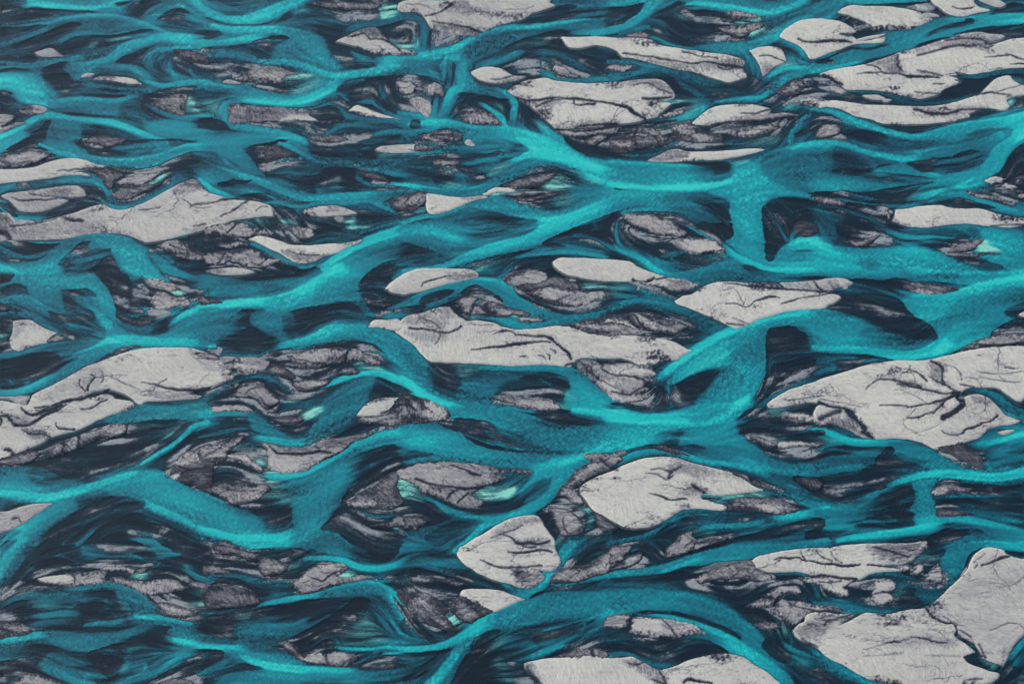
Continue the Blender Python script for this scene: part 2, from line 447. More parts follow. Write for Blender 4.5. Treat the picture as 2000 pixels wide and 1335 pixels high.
DATA = """
T 0 0
p .5 6: 28,0 28,4 60,8 90,10 105,6 118,-2
r .8 3/2: 28,2,3 55,6,3 82,9,3 100,7,3 118,1,4 125,-4,4
r .3 3/2: -3,8,2 12,5,2 24,2,2
q .4 4: 0,9 28,10 60,13 62,17 35,22 0,24
r .04 2/2: 28,9,1.5 60,10.5,1.5 90,12,1.5 112,12,1.5
p .12 3: 112,3 130,1 148,4 146,9 138,17 125,15 116,8
r .45 2/2: 118,9,2 100,10,2 90,9,2
r .45 2/4: 136,18,2 145,10,2 160,4,2 172,1,2 186,3,2
p .1 2: 150,17 160,12 172,7 181,5 183,10 176,18 160,20
p .45 3: 138,17 150,8 170,4 178,5 160,12 148,20
r .75 2/9: -5,28,2 20,26,2 45,23,2 60,19,2.5 85,16,2.5 105,16,3 125,20,3.5 145,26,3 160,33,3 178,37,4 200,40,4
p .5 6: 80,20 110,17 140,26 160,33 120,32 95,34 78,36 70,32
p .3 4: 96,26 108,24 113,25 104,29
p .12 2: -3,28 20,25.5 38,24 46,24.5 38,29 20,31 -3,31
r .65 4/3: -5,44,3 15,39,3 30,34,3 42,29,2.5 55,23,2
p .1 3: 10,46 30,37 45,31 60,25 72,21.5 79,22.5 78,25 65,30 45,39 25,47
r .62 3/1: 56,43,2 70,34,2 85,32,2 105,34,2 125,32,2 155,34,3
r .06 1/3: 85,35,1.5 105,36,2 122,34,2 140,30,2 155,31,1.5
p .14 4: 62,42 90,37 100,40 92,48 65,49
q .5 4: 85,47 100,42 125,37 120,44 100,50 88,52
m .75 2: 86,47 90,41 94,39 95,42 90,48
n .6 1/1: 102,42,1.5 110,39,1.5 122,37,1 140,35.5,1
r .35 3/3: 70,50,2 100,47,2 130,40,2 150,37,2
r .75 3/3: -5,57,2 10,61,2.5 25,62.5,2 45,60.5,3 65,58,3 85,54,3 100,51,3
p .4 4: 80,52 110,48 112,50 100,56 85,58
p .1 3: -2,52 20,54 34,54 33,60 15,60 -2,57
s .72 0: 33,51! 46,47 52,48 58,52 63,54.3! 55,54.7 40,54.8 | small dotted grey lens of sand with flat base, alone among teal streaks, upper left
n .6 1/1: 61,52,1 66,53.5,1
r .8 2/2: 60,63,2.5 80,63,3 95,60.5,3 108,56,4 120,47,5 140,40,4 158,36,4 178,38,5 200,42,6
p .15 3: 118,55 130,50 145,45 152,45 140,55 125,61 112,62
r .65 3/3: 200,45,3 180,45,2.5 165,48,2 150,52,2
p .3 3: 146,54 160,50 170,54 163,66 160,72 150,70 145,62
r .45 3/3: 148,51,2 145,58,2 144,66,2
r .72 1/4: 165,56,2 164,68,2 170,74,3 182,79,3
r .55 2/2: 90,64,2 112,63.5,2 130,65,2 140,71,3 150,79,3
s .38 3: 164,49 172,47 182,48 192,51 200,54 200,62 186,60 175,57 170,53 | charcoal mottled bar with white riffle beside narrow turquoise run near left top
n .6 1/2: 182,54,1.5 192,56,1.5 200,58,1.5
q .5 3: 175,60 200,62 200,76 185,74 178,68
r .5 2/2: 182,64,1.5 186,72,1.5 192,76,1.5
p .7 5: -5,71 20,70 38,71 45,80 60,97 45,99 20,95 8,88 -5,86
g .1 3 70,75>38,82: 34,73 48,64 60,60 66,60 61,65 72,77 60,97 46,95 38,84
p .1 3: 40,68 50,63 62,60 66,60.5 52,67 42,72
r .6 2/2: -5,66,2 20,64,2 50,62,2
r .12 1/2: -3,69,1.5 12,67,1.5 30,68,1
p .58 3: 61,64 80,64 92,62 78,74 72,77
r .7 2/2: 71,78,1 84,69,2 95,62,2
p .1 2: -3,87 6,88 12,91 8,94 -3,94
r .8 3/3: 10,92,3 25,97,3 45,100,3.5 62,98,3.5 85,96,3 110,98,3 130,93,2 140,98,1.5
p .52 5: 45,98 70,98 110,99 115,106 110,112 90,110 70,106 55,104
p .08 2: 47,105 60,107 80,110 105,111 112,114 85,115 65,112
p .3 4: 118,100 135,98 140,105 145,115 138,121 125,115
r .5 2/2: 140,97,2 150,106,2 165,112,2 185,114,3 200,112,3
s .85 0: 78,74.5 84,71 91,71.5 87,75 | tiny pale sliver of sand above left of a white-tailed bar at upper left
s .9 0: 89,78! 96,74 110,73.8 127,75.5 133,78 139,81.5! 125,81 105,78 | thin bar, dark mottled left half and bright cream right half, at upper left
t .4 2: 86,78 95,73 110,73 105,79
r .55 3/3: 75,78,3 95,84,2.5 115,88,3 135,88,3 160,85,3
p .25 3: 85,86 105,85 118,89 100,92 85,90
r .06 1/2: 75,91,1.5 100,92.5,1.5 125,92.5,1.2
r .8 2/2: 132,76,1.5 145,80,2 160,83,2.5 178,80,3 200,80,3
p .35 3: 115,66 128,68 132,75 118,73 105,73
m .4 2: 127,67 135,70 140,77 135,76
r .08 2/2: 138,97,2 160,91,2 180,86,2 190,84,1.5
s .5 1: 144,100! 160,93 170,90 180,91 181,95 179,101 178.5,111 172,111 162,108 150,104 | dark mauve speckled wedge bar with a pale mint splash on its right flank, upper left
m .8 2: 180,92 184,93 190,103 196,112 198,114 190,111 180,106
q .5 2: 184,98 196,100 198,112 188,108
s .68 0: 18.5,107 25,102.5 35,101.5 44,104 45.5,107 38,110 28,111 | little oval bar split into dark left and pale right halves at left edge
t .35 1: 19,108 24,102 30,102 33,111 28,112
m .6 2: 9,107 9,100 20,99 18,103
q .6 2: 0,97 9,98 9,107 0,109
s .62 0: -4,112 10,111 15,113 13,118 24,118 20,120 10,124 -4,130 | grey bank touching the left edge above a bright turquoise arc, with black notches
c .9 1: 16,111,2 14,117,2 2,123,1.5
r .85 2/2: -5,135,3 15,126,3 30,117,3 42,112,3 55,112,3 70,115,3 90,116,2.5 105,118,3 120,122,3 140,130,3 160,137,3
p .5 4: 50,117 75,118 76,135 42,135
p .1 2: 24,134 42,119 50,117 47,124 42,134
p .55 4: 142,119 170,115 200,124 200,135 150,132
T 1 0
p .35 4: 8,0 50,-2 62,2 46,10 43,13 35,15 22,16 10,8
r .9 3/3: -14,-6,5 -5,6,4 10,15,4 25,19,4 40,19,5 55,15,6 70,9,6 85,3,5 97,-3,4
p .34 2: 12,0 50,-2 62,1 46,9 43,13 35,15 22,15 14,8
r .05 1/4: 2,18,1.5 20,24,1.5 40,25,1.5 60,24,2 75,18,3 88,9,3
q .3 3: 70,20 90,8 100,10 110,18 95,26 75,26
n .55 2/2: 88,8,1.5 95,10,2.5 105,10,2
r .35 3/3: 80,25,3 105,20,3 125,22,3 135,28,3
s .4 1: 98,4 115,1.5 140,2.5 168,3 168,8 150,9.5 125,9 112,6 105,5 | long thin mauve strip of sand at top edge ending at a bright mint pool
q .7 3: 115,9 168,10 170,20 155,19 135,16 120,12
r .42 1/2: 108,8,1.5 120,13,1.5 140,18,2 155,22,2 165,21,2.5 178,18,3 195,13,3
m .95 1: 168,5 178,3 186,5 187,12 180,18 171,20 167,14
r .55 2/2: 132,32,2 145,27,2.5 160,24,2.5 175,21,2.5 195,15,3
p .12 3: 108,30 118,28 134,30 128,38 124,43 114,40
r .85 2/5: 8,25,2 25,28.5,3 60,28.5,3.5 78,30,4 92,34,5 105,42,5
n .5 2/2: -2,27,2 8,25,2 20,28,2
p .6 4: 75,28 95,29 108,33 117,42 122,58 132,70 115,64 100,52 85,40
r .78 2/4: -3,43,3 20,41,3 45,37,4 65,33,3
q .6 3: -3,20 10,20 12,28 -3,27
p .1 2: -2,30 10,29 18,34 8,37 -2,38
p .1 2: 45,42 60,36 70,34.5 81,36 72,42 62,46 66,52 60,55 50,51
r .1 2/3: -2,48,2 25,45.5,1.5 40,45,2 52,50,3 60,55,2
r .66 3/3: -3,54,2 25,54,2 45,58,2.5 60,62,3
p .55 4: 66,50 76,42 84,38 92,52 110,64 90,62 75,58 65,58
p .28 5: 79,46 88,48 98,60 88,58 80,53
r .88 3/3: 40,58,2 58,60,3 75,60,3 95,64,3 110,69,3 125,73,3 145,72,4 165,68,5 185,62,6 202,60,7
p .12 4: 122,45 135,43 143,49 155,57 163,60 166,64 150,67 135,65 127,58
r .62 2/3: 138,48,1.5 150,55,2 163,58,2.5
r .85 2/4: 163,58,3 180,57,4 200,56,5
s .88 0: 127,40! 140,34 152,28 165,27 172,34 180,43 188,46 200,49 205,51 200,53 180,53 165,52 150,46 138,43 | pointed bar with scribbled black rills along its top, beside a mint trickle, upper left
t .4 2: 142,33 152,26 167,26 175,38 160,36 152,34
c .9 1: 138,36,1 147,35,.8 154,33,.8 160,38,.7 172,39,.8 184,45,1.5 190,50,1.5
q .8 3: 168,28 182,23 200,18 200,46 185,41 175,37
n .95 1/1: 177,39,1 186,43,2 202,46,3
q .6 4: -2,58 20,57 35,60 30,70 15,76 -2,74
n .5 1/1: 42,66,1.5 46,62,1.5
s .68 1: 30,77 40,70 50,66 65,65 80,69 95,72! 80,73 76,78 80,80 65,81 45,80 35,79 | grey leaf-shaped bar with mint foam spilling from its right tip, upper left
t .4 2: 45,68 60,64 90,70 78,73 65,72 55,69
s .75 0: 16,79.5! 24,77 36,81 25,81 | tiny pale spit just left of the leaf-shaped bar at upper left
m .85 2: 76,75 90,71 108,72 98,76 88,80 80,80
m .6 4: 84,86 95,80 112,73 112,80 98,90 88,92
r .55 2/5: -5,82,3 20,84,4 45,88,5 70,93,4 90,95,3
r .78 1/2: -5,80,2 15,82,1.5 35,85,1.5
p .06 3: 45,83 65,83.5 80,86 87,92 75,92 60,88
r .82 5/3: 140,73,5 128,81,5 112,90,5 97,96,4.5 80,99,3.5 60,98,3 40,96.5,2.5 25,99,2
p .1 3: 128,85 140,77 165,74 200,74 200,85 165,88 140,100 128,93 
q .4 4: 128,88 150,78 180,75 195,80 170,95 145,105 105,100
r .35 2/2: 126,88,2 136,95,2 142,102,1.5
r .45 2/2: 168,80,1.5 172,90,3 170,100,3
r .4 2/2: 150,100,2 165,98,2 176,106,2
s .5 1: 22,103! 28,100 40,101 60,103 85,106 98,110 105,114 112,117 130,116 118,119 100,116.5 85,116 70,117 50,118 25,119 23,112 | long loaf-shaped bar with brown speckled top and cream lower right edge, upper left
t .9 1: 70,117 80,110.5 90,108.5 100,111 108,117 98,117
t .3 2: 45,104 75,106 95,109 78,111 55,114 40,111
t .35 2: 24,113 45,112 42,118 28,118.5
n .6 1/1: 37,108,1.5 44,111,1.5
m .6 4: 0,100 15,98 23,101 22,112 12,112 4,108
r .72 4/3: 28,97,2.5 20,101,3 19,110,3 22,119,4 35,124,3
p .12 3: -2,113 15,116 25,124 10,126 -2,122
r .78 3/3: 22,121,3 40,123,3 60,126,3 80,130,3 97,137,3
s .97 0: 139,107! 146,102 152,103 165,108 180,113 197,117! 185,115 170,113.5 155,112 | smooth cream triangle with a long thin tail to the right, upper centre left
r .5 2/2: 126,105,2 138,112,2.5 160,116,2.5 180,117,2.5 200,124,2.5
r .4 2/2: 145,101,2 160,98,2 175,108,2 198,116,1.5
n .6 1/1: 121,122,1.5 130,119,1.5 138,116,1.5
r .45 2/2: 95,129,2 115,130,2 130,122,2 160,118,2
q .7 3: 90,126 110,131 150,125 185,122 170,130 140,134 100,134
r .45 2/2: 85,117,1.5 100,117,2 107,126,2
n .5 1/1: 93,119,1 96,124,1.5
r .7 3/3: 165,130,2 185,127,2.5 202,130,3
T 2 0
r .6 2/2: -3,1,2 20,0,2 40,-2,2
s .88 0: -11,5 -8,2 2,0 30,1 60,-2 130,-3 136,3 140,6 125,11 118,13 112,18 100,21 80,27 64,35! 50,34 30,30 20,27 15,18 8,12 -6,12 -11,10 | largest top-edge sandbar, pale and wind-lined with a dark inlet cut across it, top centre
t .25 2: 30,4 40,3 55,8 75,12 95,14 112,15 106,18 85,16 60,13 40,10 32,6
t .5 2: 40,2 52,0 58,8 70,10 60,13 45,10
c .8 1: 15,16,1 28,13,1 36,8,1.5 40,5,2
c .8 1: 22,21,.7 40,24,1 58,28,1.5 70,32,1.5
t .35 3: 35,24 60,28 75,31 64,36 40,33 20,28
m .4 4: 80,12 95,10 108,16 100,18
q .8 3: 19,28 35,30 62,35 50,42 30,46 20,45 17,36
q .4 2: 20,44 30,48 35,46 28,42
r .5 2/3: -10,14,2 0,16,3 10,20,3 15,28,4 13,38,4 11,46,4 15,52,3
q .5 2: -10,22 2,22 8,30 -5,34
m .9 1: -15,46 -5,44 3,46 4,49 -8,50
n .7 1/1: 2,34,1 6,38,1.5 8,45,1.5
r .92 3/3: -5,54,3 15,53,3 32,50,3.5 45,46,3 60,38,3 75,32,3 95,27,3.5 115,27,3 135,23,3 155,20,3 175,17,3 200,12,3
p .72 4: -5,56 30,55 52,50 70,55 60,62 48,60 30,58 10,60 -5,68
p .45 4: 50,52 60,40 80,31 105,29 125,30 110,40 90,50 70,58 58,62
p .35 3: 70,38 80,33 100,30 115,30 95,36
r .1 2/2: 85,52,2 100,44,2.5 115,38,2 135,33,2 155,29,2
p .22 4: 60,62 72,55 95,48 105,52 85,58 65,65
p .55 2: -5,58 20,58 38,58 44,62 45,68 44,76 40,83 36,85 30,80 20,74 -5,72
g .12 2 40,75>10,62: 25,58 38,57.5 44,62 45,68 44,77 38,85 30,80 18,73 15,65
r .1 2/2: -3,74,1.5 15,75,2 25,80,2
r .75 3/3: 50,58,6 49,70,5 52,80,5 50,86,5 42,88,4 38,95,4.5 35,105,5 32,116,5
p .7 3: 48,60 58,58 57,68 62,78 68,84 80,88 75,90 60,88 48,84
r .6 2/2: 57,84,2 70,88,2.5 85,92,2.5 97,95,2
p .25 2: 63,77 75,80 85,88 78,88 68,83
r .78 1/2: 78,82,1.5 90,87,2.5 98,94,3 102,102,3.5 100,112,4 98,122,4
p .12 2: 46,90 60,90 80,95 98,96 90,99 75,100 62,97 50,95
r .3 3/3: 49,98,2 55,103,2 68,102,2
s .95 0: 59,70! 67,66 78,64.5 90,67 100,73 112,74 103,78 90,80 78,80 65,76 | pale egg-shaped bar with a curved crack, just right of the fork in upper centre
c .7 1: 78,77,.7 90,77,.8 100,73,.8
t .55 2: 92,80 100,74 114,74 104,79
r .06 1/2: 60,74,1.5 72,81,1.5 90,82,2 110,78,1.5
p .2 3: 85,82 105,79 115,77 105,82 95,87 88,86
r .72 2/2: 62,66,1 75,63,2 90,58,2.5 103,52,3 115,50,2.5
r .5 2/3: 112,50,2.5 130,50,3 145,54,3 158,60,3 170,68,3 180,73,3
r .45 3/3: 120,56,2 135,58,2 150,61,2.5 165,66,2
q .8 3: 90,64 105,58 120,55 135,60 137,68 125,72 110,71 98,67
m .4 2: 104,48 115,42 130,38 140,44 125,46 112,49
q .7 3: 115,42 130,37 145,38 152,45 135,48 120,46
s .6 1: 139,64 145,62 152,66 160,72 165,73 158,75 146,74 141,70 | small mauve teardrop bar ringed by thin blue runs, upper centre
r .6 2/2: 120,73,2 130,73,2 140,77,2.5 150,79,3 170,78,3 200,76,3
r .35 1/1: 137,60,1 138,68,1.5 142,75,1.5
q .8 3: 150,58 170,57 190,58 200,62 200,72 185,68 165,64
s .7 1: 190,66 200,62 215,64 206,70 192,69 | scrap of pale sand with a bright edge between blue threads, upper centre right
r .3 2/3: 160,45,2 180,43,2 195,48,3
m .25 3: 183,48 195,48 197,54 186,54
r .75 3/3: 131,8,1 140,4,3 160,5,3 180,3,3 202,2,4
p .55 3: 135,2 160,5 200,6 200,0 135,-2
g .1 2 155,5>110,18: 112,14 130,8 150,4.5 160,5.5 158,9 140,13 120,17 108,18
p .3 3: 105,20 125,14 155,10 170,8 140,18 120,22
p .12 3: 125,22 145,15 160,11 175,9 200,7 200,14 180,18 155,19 135,22
q .4 3: 130,18 160,14 160,18 135,21
r .45 2/2: 155,17,2 175,14,2 200,10,2
p .1 2: 135,33 145,29 155,27.5 157,30 148,34 138,35.5
r .72 2/2: 152,33,2 165,31.5,2.5 180,31,3 200,28,3
p .5 3: 150,24 200,15 200,27 165,29 152,29
r .08 1/1: 155,35.5,1 180,34.8,1 200,33,1
s .97 0: 94,88! 110,79 122,76.5 132,75.5 140,78 160,80 185,80.5 198,79 208,78.3 228,76.5 242,77 250,83 254,88 255,95 240,98 253,100 246,106 242,111 238,114 228,115.5 218,118 200,120 180,123 160,124 142,124 137,120 130,114 122,107 115,101 104,95 | largest upper sandbar, bright pale ground crossed by one long dark meandering line, upper centre right
t .55 2: 100,93 115,94 125,97 135,97 150,98 140,102 128,106 118,104 106,98
t .55 2: 205,80 222,76 240,77 252,86 253,91 240,89 225,82 212,84
t .5 3: 142,122 165,120 200,117 200,121 175,124 145,125
c .95 1: 102,94,1 115,97,1.2 130,96,1.5 145,94.5,1 160,96,2 180,99,1.2 198,101,1.5 210,104,3 216,109,3 222,112,2 228,115,1.5
c .8 1: 122,104,.8 135,98,.8 148,96,.8
c .9 .7: 158,98,.8 161,102,1 172,102,1 180,101,1
c .9 1: 160,123.5,.8 180,121,1 200,120,1.5
c .9 .7: 216,83,.7 222,81.5,.7 230,81,.7 238,85,.7 246,88,.7 252,90,.7
c .85 1.5: 226,96,1.5 235,96,2 252,94,1.2
r .8 2/2: 122,116,2 128,122,3 137,130,4 145,137,4
m .5 2: 119,118 123,114 128,117 134,126 134,133 128,126
p .1 3: 106,98 115,101 122,110 120,118 130,133 116,133 108,125 105,115
q .3 3: 106,100 118,105 118,120 106,122
s .75 1: 140,127 155,126 175,124 200,121 200,128 180,131 160,132 150,131 | low grey strip with many dark parallel lines tucked under the largest upper sandbar
c .9 1: 142,125,1 165,127,1 185,125,2 200,122,1.5
n .6 2/2: 80,101,2 88,104,3 90,110,2
m .4 2: 78,101 88,100 90,108 84,107
p .12 3: 70,100 95,100 95,118 88,122 75,110
s .62 1: 49,112! 55,108 64,106 75,108 83,112 87,118 89,122! 78,121 65,119.5 53,119 | mauve grey bar with smooth top between two short turquoise runs that join below, upper centre
r .86 2/2: 63,98,1.5 72,102,2 80,107,2 88,113,3 91,120,3 93,126,3
s .6 0: 0,97 10,94 20,100 21,108 18,114 12,110 4,102 | mottled grey bar with fan-shaped dark veins right of a small dark pool, upper centre
s .55 0: 18,84 24,80 31,84 33,92 26,93 20,90 | small dark mauve bar under the round dark pool, upper centre
m .6 2: 5,94 14,92 20,95 12,97
s .75 1: -13,79 -8,78 2,80 6,85 4,90 -4,92 -10,87 | tiny pale knob of sand with dotted skin left of the short cross-channel, upper centre
q .8 3: -10,90 10,88 20,100 12,112 -6,108
r .5 2/2: 24,92,1.5 25,100,2 23,108,2.5 25,116,2
p .12 3: -3,98 8,100 16,110 12,114 -3,110
q .7 2: 38,105 48,103 50,116 40,116
r .72 2/2: -10,109,2 10,112,2.5 25,117,3 32,119,3
r .85 3/3: 0,120,2 15,119,3 32,119,4 45,120,3 60,123,3 78,126,4 95,127,5 110,131,6 125,137,7
p .65 4: 35,121 60,124 90,124 130,136 60,136 50,128
p .1 2: 2,116 10,117 11,125 5,126 0,122
r .72 2/2: -5,128,2 10,127,2.5 25,124,2.5 34,121,2
s .65 1: 12,133 20,128 32,126 38,125.5 44,129 48,135 30,137 14,136 | mauve bar with a mint pool on its right, under a forked blue run, upper centre
m .95 2: 37,133 42,127 48,130 50,136 38,136
n .5 2/2: 45,112,1.5 49,117,1.5
T 3 0
r .85 3/3: -5,3,3 15,3,3 30,0,3 45,-3,3
r .78 3/5: 50,-4,4 38,3,5 30,11,5 20,19,5 10,25,4 -2,29,3 -20,34,3
p .1 1: -5,9 15,5.5 28,3 28,5 24,12 15,18 5,23 -5,26
q .2 2: 0,10 22,8 15,16 0,22
r .35 2/2: -5,20,2 5,17,2 15,12,2
p .2 4: 42,10 55,5 65,10 62,18 70,28 72,38 60,42 45,30 36,18
r .45 2/2: 25,22,2 35,19,2 45,22,2.5 52,30,3
r .5 2/2: 5,32,1.5 20,28,2 32,26.5,2 42,29,2 50,34,2
p .15 3: 35,25 45,28 58,35 68,40 60,43 48,38
p .55 3: 55,-3 105,-3 115,0 130,0 155,3 160,8 140,13 120,10 90,5 70,3
r .85 2/2: 70,4,1 85,3,2.5 100,5,3 115,8,3 130,11,3.5 145,12,4 158,10,4 172,5,4 185,0,4
p .55 3: 85,0 130,3 160,3 180,-2 170,4 145,10 125,7 105,3
m .5 2: 68,8 78,4 88,5 85,9 74,10
m .35 2: 57,12 66,13 72,18 65,20
q .9 3: 65,10 85,10 105,9 120,12 130,16 118,20 95,22 80,24 72,17
m .3 2: 85,18 95,15 94,22 86,24
s .55 1: 106,12 115,10 125,12 138,15 142,17 130,18 118,19 110,16 | narrow mauve bar with a mint bar-shaped pool beneath it, upper right of centre
m .9 1: 117,21 128,18 139,16.5 142,19 130,22 120,23.5
s .72 1: 98,27 110,25 122,24 135,22 143,22.5 144,25 135,30 128,35 118,36.5 108,33 101,29 | scalloped mauve bar with dark loops in its lower half, mint pool on its right
c .8 1: 102,29,.8 112,34,1 122,36,1 132,32,.8
m .9 1: 130,33 138,26 145,24 146,27 140,31 133,35
q .7 3: 75,38 95,38 110,36 130,37 135,40 110,42 80,42
p .3 3: 70,40 90,39 100,43 80,45
r .5 2/2: 143,17,1.5 148,22,2 149,26,2
n .6 3/3: 137,38,2 145,34,2.5 155,30,3 166,25,2.5 170,22,1.5
r .8 3/4: 200,14,1.5 185,17,2 172,22,2.5 165,28,3 160,34,4 150,38,4 140,42,4 125,45,4 110,46,3.5 95,46,3 80,44,2.5
p .65 3: 80,45 110,42 135,40 158,35 155,38 140,43 133,48 125,52 110,52 95,49 85,48
r .6 2/3: 30,35,1 42,38,1.5 52,43,1.5 65,46,1.5 85,48,1.5
r .6 2/3: 128,50,3 132,58,4 136,66,4 138,73,4 136,77,3
p .35 2: 126,54 130,66 133,76 130,74 127,66 124,58
s .97 0: -52,36! -40,36 -20,35.5 0,36.5 15,36.5 35,38 43,43 52,45.5 65,47 85,50 105,52.5 118,55.5 126,60 124,66 130,74! 120,77 110,79.5 98,76 85,72 72,69 60,67 48,64 35,61 28,59 15,56 8,55 3,50 0,48 -8,45 -18,43.5 -30,46 -38,46 -44,45 -48,41 | longest pale bar, near the top right of centre, black twiggy cracks along its right half
t .55 2: 0,36 20,33 35,38 20,37
t .5 3: 20,56 45,60 70,64 90,60 118,56 126,61 124,67 105,68 80,67 55,65 35,61
c .85 1: 8,52,1 25,54,.8 40,56,1 55,59,1 75,62,1 88,60,1 100,62,1.5 115,65,2 124,66,1
c .9 .7: 66,50,.7 75,52,.8 84,55,.7 95,55.5,.8 100,57,.6
c .9 .6: 84,55,.6 87,51,.6
c .8 .6: 100,64,.7 104,67,.8 115,67,.6
s .55 1: 12,34 20,31 30,31 36,35 25,37 14,36 | tiny mauve hump of sand above the longest pale bar, upper right of centre
s .96 0: 130,49! 140,46 150,45 160,47 164,52 166,59 161,62 152,66 148,71 143,74! 141,66 137,58 | fan-shaped pale bar in the crook of two thin blue channels, upper right of centre
c .9 .8: 140,54,.7 152,54.5,.8 160,58,1 165,60.5,1
t .4 1: 150,45 160,46 166,50 163,49
t .65 2: 142,62 152,64 150,70 143,74
p .08 2: 150,44 160,43 170,49 166,52 158,46
m .55 2: 165,54 172,54 180,62 190,65 172,67 155,71 150,70 158,63 165,60
r .78 2/2: 155,38,2 165,40,2.5 175,44,3 182,50,3.5 186,58,3 188,63,2.5
s .97 0: 159,36! 163,30 170,25 178,20.5 190,18.3 200,18 215,20 225,24 232,29 233,32 230,35 240,40 260,36 259,41 240,42 230,43 220,47 205,52 195,56.5 189,57 186,52 181,47 174,42 166,39 | big pale bar with black clawed crack at its right end, upper right by blue river
c .9 1: 177,38,1 185,41,1 198,41,1.5 210,40,2 222,40,2 228,41,1.2
c .7 1: 180,41,.8 190,42,1 200,41.5,.8
c .9 1: 219,33,1.5 230,34,2 238,30,1 243,26,1
m .9 1: 216,41 225,40 228,42 222,43
p .1 2: 189,58 200,55 200,62 192,64
r .93 2/2: 140,77,1 150,73,2 160,68,2.5 170,65.5,2.5 185,66,2.5 200,67,3
r .7 4/5: 200,69,3 185,70,4 172,74,4.5 162,80,5 152,88,5 142,94,4
p .2 4: 125,78 140,82 145,86 135,90 120,86 112,80
r .9 2/2: 92,100,1.5 105,97,2 120,95.5,2.5 135,95,2.5 145,92,2.5 155,86,2
r .55 3/3: -5,60,3 15,60,2 30,63,2 45,66,3 60,69,3.5 75,74,3.5 90,80,3.5 105,82,3
r .5 2/2: -5,75,3 15,72,2.5 35,68,2 50,67,2
q .7 2: -3,62 8,61 10,66 -3,68
p .1 2: -3,48 3,50 8,56 3,58 -3,56
p .25 4: 55,72 80,82 105,86 128,85 140,90 110,95 85,96 70,85 60,78
p .12 3: 112,80 125,77 140,83 130,88 118,87
q .6 3: 75,84 100,85 110,92 95,96 80,92
r .5 2/2: 60,75,1.5 66,83,2 78,90,2 90,97,2
p .1 3: 45,78 55,76 62,84 70,92 85,100 75,98 62,96 55,92 50,85
m .4 2: 65,94 78,96 92,102 80,103
m .65 2: 40,97 52,95 58,100 48,101
n .7 1/1: 48,104,1 58,99,1.5 72,98,1.5
p .12 2: 42,107 55,102 70,99 76,100 65,105 50,110 46,112
r .85 3/3: 20,122,1.5 40,119,1.5 55,116,2 68,113,3 80,108,4 90,103,3.5 98,100,3
m .7 3: 62,112 70,105 82,101 88,104 78,110 68,114
s .7 1: 45,112 58,108 70,106 66,109 58,113 47,114 | slim pale streak of sand lying in a mint riffle, upper right of centre
p .2 4: 0,121 20,118 40,117 60,116 50,120 30,124 0,130
r .4 2/2: 20,119,1.5 40,122,2 45,120,1.5
m .4 2: 40,122 60,118 74,117 72,121 50,123
s .95 0: 75,120 85,110 95,104 108,101.5 125,100.5 140,102 152,106.5! 150,110 165,109.5 178,111 170,113 150,116 130,118 110,120 95,121 85,121 | domed pale bar with one black crack and ragged lower side, below turquoise bend, upper right
c .9 1: 122,110,.8 135,110,1 145,107.5,1 152,107,1
t .5 2: 90,121 130,117 175,112 170,109.5 140,112
c .9 1.5: 95,121,1.5 115,118,1.5 140,117,1.2 165,114,2 178,113,1.5
q .9 3: 70,122 110,120 150,118 178,113 178,120 150,122 110,128 80,132
s .78 1: 108,128 125,124 145,121 165,120 160,124 145,129 130,133 118,132 | tapered pale bar with mud on its left, squeezed between dark bands, upper right of centre
s .62 2: 55,122 68,119 80,122 92,128 105,132 100,137 70,138 58,130 | mauve gravelly bar with fish-scale texture, upper right of centre
s .55 2: 2,136 10,128 22,122 38,124 45,130 44,137 | loose heap of dark mauve sand crumbs, upper right of centre
c .8 2: 18,137,1.5 20,130,1.5 22,124,1
c .8 1: 10,130,1 30,128,1 42,135,1
p .12 3: 46,122 54,120 60,130 58,138 46,136
s .62 2: 155,89 165,81 175,76 183,79 184,85 175,92 165,92 | mauve bar covered in fine comb-like dark lines, upper right
s .9 1: 172,98! 185,95 195,94 203,97 200,102 192,103 182,101 | pale bar with soft dark edges next to a thin mint run, upper right
q .8 3: 140,95 170,93 200,88 200,94 180,97 172,102 150,99
p .15 3: 184,73 200,70 200,85 190,84
q .4 2: 185,74 200,72 200,84
p .3 4: 152,97 172,99 180,105 160,107 150,102
m .4 2: 172,100 182,104 180,107 166,105
r .6 2/2: 180,106,2 190,104,2.5 205,105,2.5
r .75 2/2: 170,136,3 172,128,2.5 178,122,2.5 182,115,2 190,110,2
p .1 2: 176,128 185,125 185,133 176,133
T 4 0
r .75 3/3: -5,17,2 8,14,3 15,8,4 20,2,4 25,-3,4
p .5 3: -5,8 10,0 25,0 18,10 5,17 -5,17
p .12 3: -15,-2 5,-2 -3,6 -15,8
r .85 2/2: 30,0,3 45,1,3 65,1,2.5 85,1,2 102,0,2
r .07 1/2: 45,5,.8 70,4.5,.8 95,4,1.5
s .97 0: 17,12.5! 23,8 32,5 45,6 60,6 75,7.5 85,9 95,11.5 103,15 110,18.5 108,20 95,26 85,29 75,29 62,28 52,27.5 45,21 38,18 30,15 22,13.5 | pale hook-shaped bar curving from a top left point to the big blue river, top right
q .9 3: 18,14 30,14 45,18 58,28 60,31 45,34 35,32 33,24 26,18
c .8 1: 36,33,1 40,28,1 46,24,1 52,27,1.2
c .7 1: 66,24,.8 75,27,1 83,28,1
t .6 2: 95,12 108,17 106,20 98,18
q .8 2: 80,8 90,8 105,12 115,18 125,15 110,8 104,0
p .1 3: 85,6 103,2 110,8 120,14 130,16 118,18 104,16 95,10
s .8 0: 93,5 100,5 106,9 100,9.5 94,7 | narrow pale sliver in black mud at the top edge, right of the hook-shaped bar
s .82 0: 99,14 104,12.5 113,14 115,16 104,16 | second pale sliver, the lower one in the same black mud, top right
